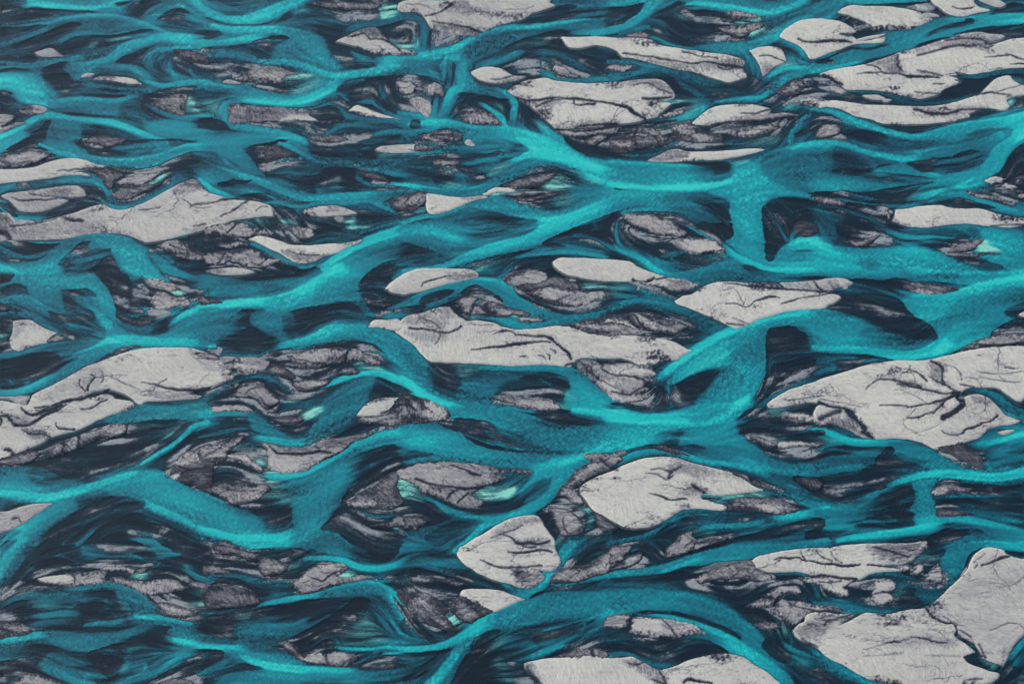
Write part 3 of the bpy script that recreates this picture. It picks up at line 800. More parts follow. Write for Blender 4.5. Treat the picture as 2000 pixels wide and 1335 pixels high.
s .95 0: 108,1! 112,-2 146,-3 150,3 155,7 165,10 155,12 148,13.5 140,15.5 130,15.5 122,12 115,7 | pale kite-shaped bar with one black dash in it, cut by the top edge, top right
c .95 .8: 128,7.5,.7 136,9,1 146,8,1 150,6.5,.5
m .35 2: 150,6 160,10 170,8 160,5
s .85 0: 152,-2 165,-3 178,2 180,5 172,7 160,3 | wedge of pale sand at the top edge close to the right corner
r .5 2/2: 150,1,1 165,7,1 175,6,1.5 185,3,2 200,4,2
r .7 3/4: 205,10,4 185,13,4 165,16,5 145,19,4 125,20,4 108,24,4.5 92,30,5 75,36,5 55,43,4 35,49,4 15,56,4 -5,63,3
p .62 3: 205,8 170,14 140,17 110,21 88,29 60,36 30,46 -2,56 -2,70 20,66 45,58 75,52 100,46 125,38 150,30 175,25 205,22
r .92 1/2: -5,69,2 10,66.5,2 25,63,1.5 45,58,1.2
r .85 2/3: 120,19,1.2 135,18,1.2 155,16,1 
p .1 3: 165,14 180,5 190,3 205,7 205,13 185,13
r .15 2/3: 155,20,1 140,23,2 125,26,2.5 112,30,2 100,37,2
r .12 2/2: 0,60,1.5 15,53,1 30,47,1.5 50,47,1.5 70,42,1
p .08 2: -2,59 8,57 14,61 3,62
r .12 2/2: 130,36,1.5 110,40,1.5 90,46,1.5
p .05 2: 142,18.5 148,18 149,23 143,23
s .9 0: 65,32 50,35 40,37 32,40 33,42 48,38 58,36 | thin pale ribbon of sand along the near bank of the big blue river, upper right
m .3 2: 55,31 75,30 80,31 60,35
r .7 2/4: 130,35,1 150,27,1.5 175,22,2 205,21,2.5
p .08 2: 130,33 150,28 175,25 205,23 205,33 190,37 178,34 165,31 145,31
s .97 0: 0.5,71.5! 12,68 28,65 45,62 58,58 70,54 80,50 95,46.5 110,42 125,37 140,32.5 155,31.5 165,33 178,34.5 177,37 165,40 158,43 170,42.5 185,38 200,36.5 215,35 215,66 200,65.5 180,66.5 160,70 148,71.5 138,70 130,69 133,72 125,73 135,76 130,77 137,80! 125,85 112,92 100,95.5 88,94 70,90 55,87.5 40,86.5 28,87 20,82 10,77 4,74 | widest upper right pale bar, between the big blue river and a dark curved channel
t .6 3: 95,48 125,38 150,32 177,36 160,42 140,44 115,46 100,52
c .85 1.5: 95,54,1 108,51,1 120,47,1.5 135,44,1.2 145,45,2 155,44,1
c .8 1: 122,39,1 140,37,1.2 155,39,1 165,43,1
t .45 2: 50,60 65,55 78,52 78,62 82,70 75,72 65,70 58,65
c .9 1: 43,62,.8 55,65,1 62,71,1 75,71.5,1 85,74,1.8 97,74,2 108,74.5,1.2 116,76,.8
c .9 .8: 77,54,1 76,63,1.2 80,69,1
c .9 .8: 36,72,.6 50,71,1 62,70,.8
c .7 1: 95,69,.8 108,71,1.5 118,74,1
c .95 .7: 160,56,.5 175,54.5,.9 182,54.5,.6
c .9 .7: 180,53,.6 190,56,.8 200,59,1
c .9 .7: 184,62,.5 192,62,1 200,63,1
m .6 2: 113,74 122,72 136,77 137,80 125,79
c .9 1: 110,82,.7 118,81.5,1 121,82,.6
c .8 1: 92,90,.8 110,91,1 120,88,1.2 135,82,2.5
c .95 2: 128,92,1 124,90,1 140,81,3
p .08 2: 135,80 140,75 150,75 165,74 172,72 165,80 155,90 140,96 125,99 128,92
p .3 3: 20,90 40,87 60,89 85,95 100,97 125,97 145,93 155,90 140,97 125,101 100,102 75,100 45,96 30,93
r .4 2/3: 28,88,1.5 50,89,2 70,93,2 90,97,3 110,99,3 130,98,2.5 150,92,2
p .08 2: 35,90 44,92 62,98 80,102 60,101 40,100 20,97 0,96 0,92 20,93
s .85 0: 42,92 50,91.5 57,92 64,95 58,97 48,95 | small pale lens in the dark curved channel under the widest right-hand bar
s .8 0: 61,97 66,95.5 71,97 65,99 | pale crumb right of the small lens in the dark curved channel, upper right
c .9 1: 4,74,3 12,78,2.5 22,82,2
q .8 2: 0,76 12,78 25,86 26,90 12,88 0,84
s .78 0: 10,83 18,84 25,88 22,90.5 14,88 | striped crumb of pale sand at the left root of the dark curved channel, upper right
r .55 1/2: 135,72,2 150,73.5,2.5 165,71.5,2.5 180,69,3 205,68,3
p .12 3: 165,74 180,72 200,74 205,82 190,76 180,73
s .97 0: 0,98! 10,97 25,98.5 45,101 70,102 95,103 120,101.5 140,96 155,91 162,84 170,77 178,73.5 185,74 188,78 200,85 208,92 200,91 186,94 181,97 184,103! 178,106 165,105 152,107 146,110 145,113! 130,117 110,119 90,120 75,119.5 60,119 50,115 35,112 20,105.5 8,103 0,104 | boomerang of pale sand hugging the lower side of the dark curved channel, upper right
t .55 3: 92,105 115,107 145,105 165,104 150,107 125,113 105,110
c .9 1.3: 92,106,1 105,109,1.5 118,111,1.5 132,108,1.5 145,106,1 165,106,.8
c .7 1: 116,107,.7 120,105,.7 128,107,.8
c .85 1: 152,92,1 165,89,1.2 172,91,1 185,92,.8
c .7 1: 170,90,.6 180,86,.7 190,84,.7 198,80,.6
m .7 2: 182,95 186,93 188,96 184,103 181,101
p .12 2: 188,97 205,94 205,104 188,104
m .5 2: 190,77 205,80 205,84 194,81
p .08 3: 60,120 95,120.5 140,117 185,107 205,104 205,108 160,118 130,125 100,128 75,127
q .6 2: 62,120 95,121 140,118 110,126 80,126
r .3 2/2: 185,107,1.5 165,112,1.5 150,115,1.2
r .85 2/2: -5,105,2 8,106,2.5 20,111,3 35,117,3 50,122,3 65,127,3 82,131,3 95,132,3 120,126,3.5 140,122,4 160,119,4 180,116,4 205,111,4
p .7 3: 100,131 130,122 160,116 205,108 205,125 190,128 170,124 150,127 130,135 100,136
p .15 3: -5,108 8,110 20,115 22,120 10,122 -5,118
m .35 3: 20,117 32,121 32,126 20,124
s .55 2: 0,122 12,120 22,124 18,130 5,134 -4,132 | soft mauve patch beside a thin blue stream, right of the upper middle
p .12 3: 20,128 40,125 60,128 72,134 40,138 10,136
g .3 2 188,125>120,135: 130,134 150,127 168,124 180,123.5 187,126 182,134 170,138 130,138
r .85 2/2: 190,130,4 205,125,4
T 0 1
r .75 3/3: -5,10,4 8,6,5 22,-2,5
p .1 3: 5,12 22,2 38,-2 40,8 30,12 10,16
p .5 3: 40,4 55,0 70,2 75,12 70,17 50,12
r .75 2/2: 38,6,1.5 48,10,1.5 58,14,2 70,17,3
r .75 2/2: 36,13,1.5 55,14,1.5 70,17,3 85,20,4 105,23,4 125,23,4 145,20,4 165,14,3.5 185,8,4 202,7,4
p .6 3: 60,5 75,8 90,18 120,22 150,17 180,8 200,5 200,12 170,20 140,25 110,25.5 85,23
r .6 2/2: 105,10,1.5 120,9,2 140,7,2 160,6,2
p .12 3: 80,3 95,2 110,12 125,14 112,17 95,12 85,8
s .4 3: 82,3 92,-3 110,-3 122,1 118,5 105,8 96,7 88,5 | dark mauve bar with a lit front edge between two turquoise arms, upper left
q .9 3: 85,0 115,0 130,5 105,9 
p .1 3: 125,2 160,1 195,2 195,5 165,3 135,4
p .08 2: 150,26 175,16 195,12 198,22 180,28 195,32 170,31 150,30
s .6 2: -4,18 10,15 25,12 38,13 50,16 45,20 32,24 20,28 8,29 -4,25 | mauve grey bar with fanned dark streaks, left edge, beside a turquoise feather of streams
c .7 2: 0,22,1.5 15,25,1 28,22,1
p .15 2: -3,20 6,22 14,29 -3,30
r .3 2/2: 15,29,2 30,26,2 45,20,2 60,18,2
s .93 0: -5,31.5 15,30 32,28 48,23 60,20 72,19.3 82,21.5 95,25.5 105,27! 92,29 75,32 65,34 78,33 88,36 70,35.5 50,38 30,40.5 10,42.5 -5,43 | pale humped bar entering from the left edge above a slim S-shaped blue channel, upper left
c .8 .8: 55,32,.5 70,31,1 85,29,1 98,28,.8
m .95 1: 5,41 10,39 12,41 7,43
q 1 3: 88,30 105,27 120,31 130,30 140,28 150,31 135,34 118,38 110,45 108,58 100,42 92,36
s .35 3: 86,30 104,27.5 112,32 120,36 112,40 110,48 106,50 100,42 94,36 | dark granular bar inside the first loop of the slim S-shaped channel, upper left
s .68 1: 111,43! 118,38 128,36 140,34 150,33 158,33 150,37 140,43 130,45 120,45 | grey triangular bar ending in a slanting mint strip, upper left
m .85 1: 141,44 150,38 158,34 162,36 152,42 146,45
q .8 2: 110,48 140,45 165,37 162,42 145,50 130,57 118,58 108,52
s .4 2: 107,55 118,48 135,46 150,44 158,40 152,46 138,53 125,59 112,59 | dark soft bank with a pale rim on the inside of the S-shaped channel, upper left
r .5 2/2: -5,53,3 10,46,2.5 25,41,3 45,40,3 65,38,3 80,37,3 90,39,3 98,43,3.5 104,49,4 106,56,4 110,63,4 118,66,3.5 128,64,3.5 140,59,3.5 150,54,3.5 160,47,3.5 168,40,3.5 175,37,3 185,35,3
p .35 2: -5,47 25,39 60,37 88,37 80,42 50,48 20,49 -5,52
r .75 2/2: 98,61,1.5 106,65,1.5 115,68,2 128,65,1.5
m .6 1: 47,40 52,39.5 50,42 48,42.5
m .5 1: 70,40 77,40 76,42.5 72,42
p .12 2: 16,43 27,42 27,47 18,48
s .8 0: 1,56! 8,53 20,51.5 35,50 48,48 60,46.5 72,46 80,49 83,55 82,57.5 70,57 58,56 45,55 56,58 65,60 60,63.5 50,68 38,71 28,71 20,70 15,66 10,61 4,58 | oval grey bar, dark furrows and mint trickle across it, above the great delta-shaped bank
t .4 2: 46,54 50,47 65,46 71,52 64,57 52,56
c .85 .9: 12,57,.6 20,60,1 32,60,1 45,60,1 55,58,.8
c .6 .9: 28,53,.6 36,56,.8 46,56,.8
n .85 1/1: 48,55,1 56,56,1 63,59,1.3 72,59,1
q .9 2: 72,45 85,47 96,48 95,60 82,58 82,52
m .85 2: 82,59 92,56 90,53 97,55 100,62 90,61
c .9 .7: 72,57,.8 83,57,1 88,55,.7
r .3 3/3: 20,74,3 40,75,3 60,70,3 75,63,3 92,61,2
r .55 2/2: 8,70,1.5 15,76,2 28,77,2 45,77,2
p .08 2: 0,64 10,66 16,72 18,76 12,75 5,69
p .1 2: 55,68 80,58 95,60 80,65 60,73 45,75
n .6 1/1: -3,60,1.5 4,62,1.5
s .9 0: -5,75 8,72 14,78 25,79 36,80 50,77.5 62,75 75,71 88,66 100,63.5 107,67.5 118,69.5 130,66 142,61 155,54 165,48 178,42 189,39.5 195,47 203,53 212,56 223,58.5 230,60 240,60 252,62 262,66 264,75! 245,76.5 225,79.5 210,84.5 195,89 180,93 165,97 150,99.5 140,100 130,96 120,93 108,91.5 95,91.5 82,93 70,96 60,97.5 40,98 22,98 10,98 -5,99 | great pale delta-shaped bank spreading right with a white-green salty patch, left of centre
t .6 4: -5,76 20,79 45,80 80,75 100,80 100,90 70,95 30,98 -5,98
t .45 2: 165,49 175,45 189,40 195,47 185,51 172,54
t .5 3: 95,88 115,91 135,97 128,96 110,92
t .35 2: -4,76 8,76 10,88 -4,92
c .85 1: 10,86,.8 25,84,1 40,81,1 55,77,.8
c .9 1: 33,79,1 35,83,1.2
c .8 2: 58,75,1 68,79,2 80,80,2
c .9 2: -2,92,3 6,93,3 10,98,2
m 1.1 1.5: 82,77 90,78 100,85 101,90 94,89 84,85
c .8 1: 100,86,.6 103,89,.8 100,91,.6
c .75 .8: 135,70,.5 145,68,.8 155,67,.6
c .75 .8: 183,67,.5 190,64,.8 202,63,.8 212,61.5,.6
c .95 .8: 187,85,.4 193,84,.9 198,83,.7
m .9 1: 164,52 169,46 171,48 168,52
n .6 1/1: 20,85,.8 28,83,1 33,82.5,.8
c .85 1: 208,62,1 215,60,1.5 224,59,1.5
c .85 1: 213,76,.5 225,70,.8 236,63,1.2 240,60.5,1.5
c .7 .8: 247,71,.5 252,67,.6 258,66,.5
r .12 1/1: 145,101,1.2 160,98.5,1.2 180,93.5,1.2 205,86.5,1.2
r .35 2/3: 150,102,1.5 170,97,2 185,92,3 200,89,3
p .1 3: 185,90 200,86 200,110 188,105 182,97
s .62 2: 150,104! 160,100 172,98 180,100 188,106 198,111 212,113 220,116 215,120 200,119 185,117 172,114 160,109 | mauve combed bar tapering to the right below the great pale bank, left of centre
c .7 1: 165,104,1 175,107,1 188,109,1.2
r .82 2/2: 18,101,1 35,101,1.5 55,101.5,2 70,99,2.5 82,95,2.5 95,94,3 108,95,3.5 122,98,3 135,103,3
p .62 4: 60,102 80,95 105,95 130,101 142,106 148,118 165,133 205,140 205,133 175,125 155,112
p .7 4: 85,98 105,97 125,100 140,106 142,116 155,133 120,136 115,125 108,112 100,105
p .72 4: 90,97 110,100 130,106 142,118 150,133 125,133 118,120 108,108
r .8 3/8: 115,120,3 125,126,3 140,132,4 160,138,4
p .15 2: 2,102 20,100 40,102 58,101.5 50,106 35,111 20,112 8,107
r .55 2/2: -5,104,2 8,110,2.5 18,114,2.5 30,115,2
p .55 3: 20,114 45,109 60,102 80,100 70,112 55,122 35,125 10,122
r .1 2/2: 5,118,1.5 20,118,2 35,117,1.5 50,110,1
q .6 2: 6,117 20,118 18,121 8,120
p .7 5: -5,121 20,122 50,120 60,124 50,136 -5,136
r .9 2/3: -5,123,3 8,127,3 20,134,3
p .12 2: 55,122 65,112 78,100 88,99.5 82,106 90,110 100,108 107,106 106,111 95,112 78,116 68,121
q .6 3: 62,118 78,103 90,108 80,114
m .35 2: 82,108 90,103 96,105 88,109
r .55 2/2: 65,121,2 80,118,2 95,114,2 108,111,2
p .06 2: 85,130 98,118 108,115 112,122 118,132 120,136 80,136
r .4 2/2: 70,126,2 85,124,2 98,117,1.5
p .2 4: 142,104 150,108 165,118 185,124 200,128 200,136 180,130 160,118
T 1 1
r .85 4/3: -5,8,4 12,8,4 25,5,3 45,2,3 65,1,2.5 80,2,2.5
p .55 5: -5,3 30,-2 70,-2 65,4 40,8 40,14 55,30 58,37 40,34 20,20 -5,15
g .04 2 50,12>38,5: 38,11 45,7 58,5 72,1 81,1.5 76,4.5 60,7 55,10 57,17 61,26 60,37 55,32 48,22 41,15
p .3 3: 55,12 70,8 78,12 90,17 75,20 62,24 57,18
s .28 3: 58,8 68,7 76,8 84,13 92,17 82,19 70,20 60,24 57,16 | dark charcoal bar in a diamond gap between two turquoise braids, left of upper centre
q .9 2: 60,9 76,9 90,16 70,18 60,20
r .75 2/3: 72,5,1.5 82,8,2 92,14,2.5 102,18,3 115,22,3 130,26,3 150,27,4 165,28,4 180,31,4 200,35,4
p .55 4: 80,1 95,8 105,16 125,19 150,22 180,20 200,20 200,38 180,32 150,28 120,26 100,18
g .25 2 128,10>90,5: 85,0 100,0 115,3 126,6 129,11 126,16 115,18.5 105,16 95,9
p .25 3: 130,5 150,12 162,18 165,20 158,21 148,17 135,12
p .1 2: 143,8 160,8 168,5 192,-2 180,8 165,14 165,20 155,16
s .35 2: 100,-3 128,-3 138,1 128,4 115,4 105,2 | dark grainy hump of sand at upper centre left, over a rounded dark pool
s .85 0: 165.5,11! 170,8 180,7 200,6 212,7.5 220,10 210,13 200,14 185,14.5 172,13.5 | slim pale brown bar with dark tail on its right, beside a teal lobe, upper left
m .5 2: 166,20 170,15 185,15 182,17 172,19
r .55 2/2: 62,29,1.5 75,23,2 90,20,2 105,20,2
p .32 4: 62,30 80,23 110,25 130,28 120,36 112,54 100,52 85,42
r .5 2/2: 112,32,1.5 117,28,1.5 125,27,1.5
p .12 2: 112,32 118,28 140,28 150,30 145,34 130,38 118,36
q .5 2: 112,34 130,34 128,44 112,46
m .45 3: 121,42 128,38 131,43 130,49 125,47
p .08 2: 130,38 145,33 143,40 152,46 150,50 138,51 132,45
s .32 3: 150,32 158,31 165,33 176,38 178,41 168,41 158,38 152,36 | dark weedy-looking hump with a mint run curling under it, upper centre left
r .6 2/2: 143,33,1.5 148,39,2 158,44,2 170,46,2 185,44,2 200,46,2
r .85 2/2: 178,43,1.5 190,45,1.5 205,47,2
p .1 2: 165,32 185,38 200,41 200,44 180,41
r .1 2/2: 155,50,1.5 180,48,1.5 200,48,1
p .55 3: 100,53 130,53 165,52 200,48 200,52 180,58 150,62 110,62 90,58
p .5 3: 6,22 18,17 28,28 50,38 58,38 75,40 100,52 108,54 100,60 85,57 60,48 30,40 10,30
r .8 2/3: 5,23,1 15,27,1.5 28,33,2 42,38,2.5 58,43,3 70,49,3 82,54,3 95,58,3 110,58,3 130,56,3 150,55,3 170,53,2.5
g .14 2 107,52>70,40: 70,40 90,38 112,35 118,40 108,45 107,53 100,53 88,50 75,46
r .6 2/2: 12,18,1 22,24,1.5 30,29,1.5
p .35 3: -3,13 10,14 20,24 30,31 10,26 -3,20
p .6 4: -3,28 15,30 30,37 20,42 5,44 -3,42
p .12 2: 13,43 25,41 45,40 42,43 30,45 18,48 13,46
r .85 2/2: -5,40,2 2,46,2.5 10,52,3 22,55,2.5 35,54,2
p .42 3: 18,48 35,45 50,46 57,49 58,53 45,55 25,55
p .12 2: 35,55 58,52 60,58 50,60 38,57
q .5 2: 35,55 60,52 75,58 90,62 60,62
p .14 2: 58,58 75,58 90,62 105,63 85,65 65,62
r .06 1/1: 85,62,1 105,63,1.5 130,61,1.2
r .65 2/2: 55,62,1 70,62,1.5 85,66,1.5 95,66.5,2 110,63,2 130,62,2 150,62,2 165,63,2.5 175,68,2 188,74,2 200,77,2
r .5 2/2: 150,63,2 168,60,2 185,54,2 200,49,2
r .35 2/2: 140,66,3 160,66,3 170,74,3
n .5 1/1: 32,56,1 37,59,1.5 42,60,1.2
q .6 2: 60,66 90,68 92,78 70,78
r .45 2/2: 90,67,1.5 92,76,1.5
m .9 1: 71,79 76,78 92,82 88,83.5 76,82.5
s .85 0: 95,69! 105,67 115,65.5 125,65 137,68 147,72.5! 137,74 125,74.5 115,75.5 103,74.5 95,73 | small pale boat-shaped bar with a fork of black mud beneath, centre left
t .5 1: 115,70 125,66 138,69 126,70
q .9 2: 125,75 138,74 145,78 138,86 130,82
m .95 1: 136,82 142,75 146,76 144,83 150,85 138,88
n .9 1/1: 146,85,1 156,86,1 162,84,.8
p .12 2: 94,75 110,76 125,78 132,86 118,88 100,84
s .45 3: 75,86 88,84 98,86 106,89 104,95 96,98 88,96 82,90 | mauve furry hump of sand afloat in teal shallows, centre left
t .75 1.5: 98,88 105,87 105,93 100,95
r .55 2/2: 128,86,2 140,90,2 155,90,2 170,86,2 185,82,2 202,78,2.5
p .3 4: 95,100 110,92 130,90 148,94 140,100 115,104 100,103
m .3 2: 105,98 125,91 145,94 130,97
p .15 3: 150,78 170,74 185,78 165,82
p .1 3: 140,98 155,92 175,85 200,80 200,85 175,92 155,99
q .6 2: 138,100 155,93 160,96 145,103
s .4 2: 178,64! 185,59 195,54 205,52 214,52 216,57 208,66 200,71 190,70 | dark leaf of mauve sand with a fine grain, left of the pale axe-shaped bar, centre
m .5 2: 35,78 55,76 62,79 60,84 40,84 
p .12 3: 25,78 50,76 60,85 40,82 20,84
r .2 2/2: 62,70,3 68,78,3 75,90,3
s .7 1: 0,87! 10,84 22,82 30,82 27,88 22,94 10,92 0,92 | upper left of three grey rags of sand between black cracks, centre left
s .78 1: 22,94 30,83 40,82 50,88 58,87 62,92 54,94 45,95 32,95 | middle of three grey rags of sand, a triangle between black cracks, centre left
c .8 1: 22,92,1 30,83,1
c .8 1.5: 45,95,1.5 55,88,1.5
s .97 0: 43,97! 50,95 58,95 66,97 75,100 85,103 100,103.5 115,102.5 130,101.5 142,100 152,98 148,101 138,105 128,110 122,112 115,114 108,118 100,120.5 90,120.5 82,117 72,110.5 60,105 50,100 | sickle-shaped cream bar with a mauve belly, above the long turquoise sweep, centre left
t .55 1.5: 75,110 88,111 105,113 120,112.5 108,118 98,121 86,119
t .6 1.5: 130,102 150,98 145,101 135,104
c .7 .8: 80,109,.6 92,113,.8 110,113.5,.8
r .62 2/2: 40,100,1.5 52,104,2 62,109,2 75,115,2 85,120,2 95,123,2
m .5 2: 38,100 48,102 60,108 75,115 80,123 65,117 52,107
p .08 2: 0,94 20,96 42,96 42,102 20,100 0,101
q .5 2: 0,94 42,95 40,104 0,104
s .62 1.5: 10,104 22,101 34,99 42,103 28,105 15,106 | thin mauve ribbon of sand lying left of the sickle-shaped bar, centre left
s .62 2: -2,112 10,110 20,108 28,107 45,108 55,112 60,118 52,124 42,125 34,122 25,119 12,122 0,120 | dappled mauve shoal with black loops in it, above a pale canoe-shaped bar, centre left
c .8 1.5: 12,121,1 18,113,1.5 25,107,1
c .85 1.5: 18,122,1.5 28,120,1 34,123,2
s .62 1: 50,124 60,117 70,116 72,119 60,123 | narrow mauve spit trailing right from the dappled mauve shoal, centre left
s .85 0: 2,128! 12,126 25,125 37,125.5 48,129! 40,131 28,132 15,132 8,130.5 | pale canoe-shaped bar on the bank of a broad dark channel, centre left
t .5 1: 2,128 12,126 20,128 16,132 8,131
r .95 2/3: 202,84,7 185,90,5 170,95,5 155,101,5 140,108,4.5 128,115,4 118,122,3.5 110,126,3
p .75 4: 90,124 105,122 120,122 130,120 128,128 122,134 115,132 108,124 95,127
p .16 1: 65,120 75,121 85,125 95,126.5 108,124 113,128 120,131 118,133.5 100,135 80,136 55,134 48,130
p .45 3: 115,134 125,128 140,112 158,104 180,99 200,98 200,112 185,118 170,124 155,136
p .55 4: 122,133 135,118 150,112 170,115 185,117 160,130 150,136
p .15 2: 155,133 165,124 180,118 200,117 200,128 190,126 175,130 162,136
r .6 2/2: 182,135,1.5 190,130,1.5 200,127,1.5
T 2 1
r .6 2/2: -5,-2,3 12,2,3 25,7,3 35,9,3
p .3 3: 0,0 15,-1 20,4 5,4
q .8 2: 15,-1 50,0 52,5 30,4
s .45 2: 20,-3 45,-4 52,-1 48,2 35,3 26,1 | speckled mauve strip with mint edge at its right end, upper centre
s .92 0: 53,4! 55,1.5 58,1 62,5 63,7.5 56,7 | tiny pale pebble-shaped bar in a blue braid, upper centre
m .6 2: 62,0 72,3 70,7 64,7 60,2
s .4 2: -3,12 5,11 5,6.5 15,8 22,12 15,13 5,13 | mauve tail fragment of the slim pale brown bar, upper centre
r .65 2/2: -5,16,2 10,14.5,2 25,13,2 40,12,2 60,11,2
p .35 2: 20,10 50,9 75,8 70,5 100,5 112,7 116,10 112,14 105,19 95,20 70,15 40,13
r .65 2/3: 25,8,2 50,9,2 75,8,2 90,7,1.5
g .12 1.5 112,14>78,9: 72,5.5 95,5 110,6 116,9 113,13 108,17 98,21 88,18 90,12
p .08 2: 35,20 55,19 75,15 85,12 92,14 88,18 70,20 55,22
p .3 3: -3,18 30,18 22,22 18,25 30,29 45,33 55,37 62,42 40,44 -3,42
s .6 1: 19,23! 25,21 32,20 40,22 48,25 42,26 32,27 25,26 | small mauve spindle-shaped bar between dark teal lobes, upper centre
q .8 2: 40,21 50,24 60,28 62,32 76,38 70,40 58,35 48,30 35,27
p .1 2: 48,27 62,29 70,33 78,38 65,42 58,38 52,32
r .55 2/2: 25,27,1.5 38,30,2 48,35,2 58,40,2
r .6 2/2: 48,25,1.5 62,24,1.5 75,21,2 90,21,2
m .65 2: 76,35 80,29 88,26 100,22 98,27 86,33 80,37
p .1 2: 22,38 35,36 44,38 38,42 34,47 28,48 25,44
m .55 2: 33,46 38,41 46,43 55,44 50,47 40,47.5
r .88 2/2: -5,45,2 10,47,2 25,50,2.5 40,53,3 55,52,3.5 70,48,3.5 82,44,3.5 92,38,3.5 105,33,3.5
p .55 3: 10,48 40,49 65,47 80,40 95,30 115,22 135,22 155,28 148,30 125,34 105,38 90,46 75,52 55,57 30,55
g .25 2 158,29>110,30: 95,32 110,24 122,21 135,21.5 148,25 158,29 145,31 120,34 105,37
r .9 2/2: 90,24,2 105,20,2.5 115,16,3 130,17,4
p .78 3: 100,-4 128,-4 146,-4 152,5 166,15 185,21 205,23 205,46 185,42 165,32 158,29 140,22 116,17 116,10 106,3
r .97 3/5: 112,15,2 125,16,3.5 140,17.5,4 155,21,4 168,25,4 185,30,4 205,36,4.5
r .97 2/3: 160,32,3 175,38,3 190,43,2.5 205,46,2.5
p .12 3: 148,-3 152,4 166,14 185,19.5 205,20 205,12 185,8 172,2 165,-3
q .5 2: 165,-3 200,0 200,12 185,10
s .55 1.5: 170,3 185,-3 192,-1 184,5 176,7 | small mauve wedge with a lit crest, upper bank of the main turquoise confluence
p .06 1.5: 85,47 105,39 125,33 145,30 160,28.5 158,31 150,33 140,40 128,48 115,48 100,48
s .42 2: 90,46 105,40 120,36 135,34 142,34 138,39 128,45 118,47 105,49 | dark furrowed bar with mint fan spreading from its right end, left of the main confluence
m .9 2: 128,48 136,40 146,34 158,30 164,33 172,38 185,42 180,45 165,46 150,49 138,50
m .3 3: 140,38 150,36 165,40 160,46 148,46
s .97 0: 70,54! 78,50 85,47.5 95,48 102,50 98,52 85,52 75,55 | little pale wedge of sand touching the upper blue run at centre
q 1 2: 100,49 120,48 130,51 145,52 130,58 115,62 105,57 90,56 75,57
s .42 1.5: 104,58 120,57 138,52 144,53 132,57 118,61 110,61 | thin dark bar with two pale streaks under the mint fan, centre
n .6 1/1: 73,54,1.5 85,54,1.5 95,52,1 108,50,1.5 120,49,1
r .3 2/2: 72,55,2 95,54,2 120,53,2
m .6 3: 132,60 145,55 160,50 178,46 185,48 175,56 160,65 148,67
p .5 4: 155,48 175,45 200,48 200,52 180,58 165,62
p .08 2: 95,57 110,60 120,62 130,60 142,65 155,68 140,70 120,66 105,60
s .97 0: 16,55! 18,53.5 28,55 40,56.5 55,57 70,55.5 75,57 62,60 50,65 40,69 30,72 22,73 18,71 16,64 | cream axe-head-shaped bar with a square left end in the middle of the upper half
t .6 1: 50,57 72,55.5 68,58 55,60
m .7 2: 2,70 8,63 14,54 16,62 17,71 8,72
q .8 2: 0,55 12,52 14,58 8,65 0,66
s .45 2: -2,58 8,52 15,53 10,60 4,66 -2,66 | dark mauve nub with a pale foam rim left of the cream axe-head bar
p .12 2: -3,71 8,71 10,76 -3,77
r .82 2/2: -5,82,3 10,77,3 25,74,3 40,69,3 55,63,3.5 70,61,4 85,60,4 100,62,4
p .68 4: 55,64 75,58 95,58 120,66 140,71 160,68 180,60 200,52 200,75 180,85 160,92 140,98 125,103 115,100 125,88 118,78 100,76 90,73 75,70
r .95 3/4: 95,75,1.5 110,77,2 125,78.5,2.5 140,78,3 155,76,3.5 170,71,4 185,65,4 202,60,4
r .1 1/2: -3,84,1.5 10,80,1 25,77,1.2
p .55 4: -3,86 20,80 35,77 55,70 65,69 90,73 95,75 122,79 122,84 127,87 115,97 90,104 60,113 50,118 30,110 -3,100
g .2 1.5 120,85>15,92: 30,78 50,71 62,68.5 75,71 88,72 95,75 112,77 122,79 121,82 126,87 118,93 105,98 90,102 70,105 45,104 20,95
r .78 5/6: -5,88,4 15,88,4 30,92,4 45,97,4 62,99,3
g .25 2 62,106>28,112: 22,104 40,105 60,105 72,104 62,106.5 58,109 50,113 45,117 35,112
p .2 1.5: -3,100 10,104 25,110 38,116 42,118 40,121 25,123 10,122 -3,120
r .86 2/2: -5,129,3 10,127,2.5 25,125,2.5 40,121,3 50,117,4 62,113,5 75,109,6 92,104,6 110,100,6 122,95,6 130,89,6 142,85,7 160,80,7 180,72,7 202,62,7
p .06 2: 128,101 140,94 155,88 175,80 200,70 200,108 185,103 165,96 150,95 135,101
q .7 2: 130,101 145,97 165,98 185,104 200,106 200,102 175,92 150,94
r .4 2/2: 150,95,1.5 165,94,2 180,97,2 195,105,2.5
r .5 2/2: 110,109,2 130,107,2 145,103,1.5 165,106,2 180,109,2 200,110,2.5
p .1 1.5: 128,102 140,101 148,103 153,108 142,107
p .15 2: 160,109 180,110 185,113 180,117 165,115
r .65 2/2: 100,117,1.5 115,113,2 135,111,2 155,110,2 175,112,2 200,116,2.5
p .1 2: 60,120 80,114 100,110 120,107 110,111 95,116 80,120 65,124
q .7 2: 55,122 80,115 110,109 115,113 90,120 65,127
n .6 1/1: 62,129,1 72,124,1.5 80,121,1 90,119,1
p .15 4: 95,120 130,113 150,117 140,125 120,130 100,134
m .3 2: 112,130 124,122 130,120 120,128
r .4 2/2: 88,136,3 95,127,3 105,118,3
T 3 1
s .55 2: -3,0 20,-2 45,-3 60,-1 55,4 35,8 15,12 -3,12 | netted mauve bar with dark blue veins, directly above a white eel-shaped bar at centre right
c .85 1.5: 20,-3,2 21,5,2 22,10,1.5
q .9 2: -3,0 60,-2 100,0 105,8 90,10 70,8 50,5 20,12
p .35 3: 10,14 40,8 60,5 70,5 50,12 40,17 20,18
m .35 2: 5,15 20,16 22,19 10,18
r .5 2/2: 45,8,2 55,5,2 62,2,2 
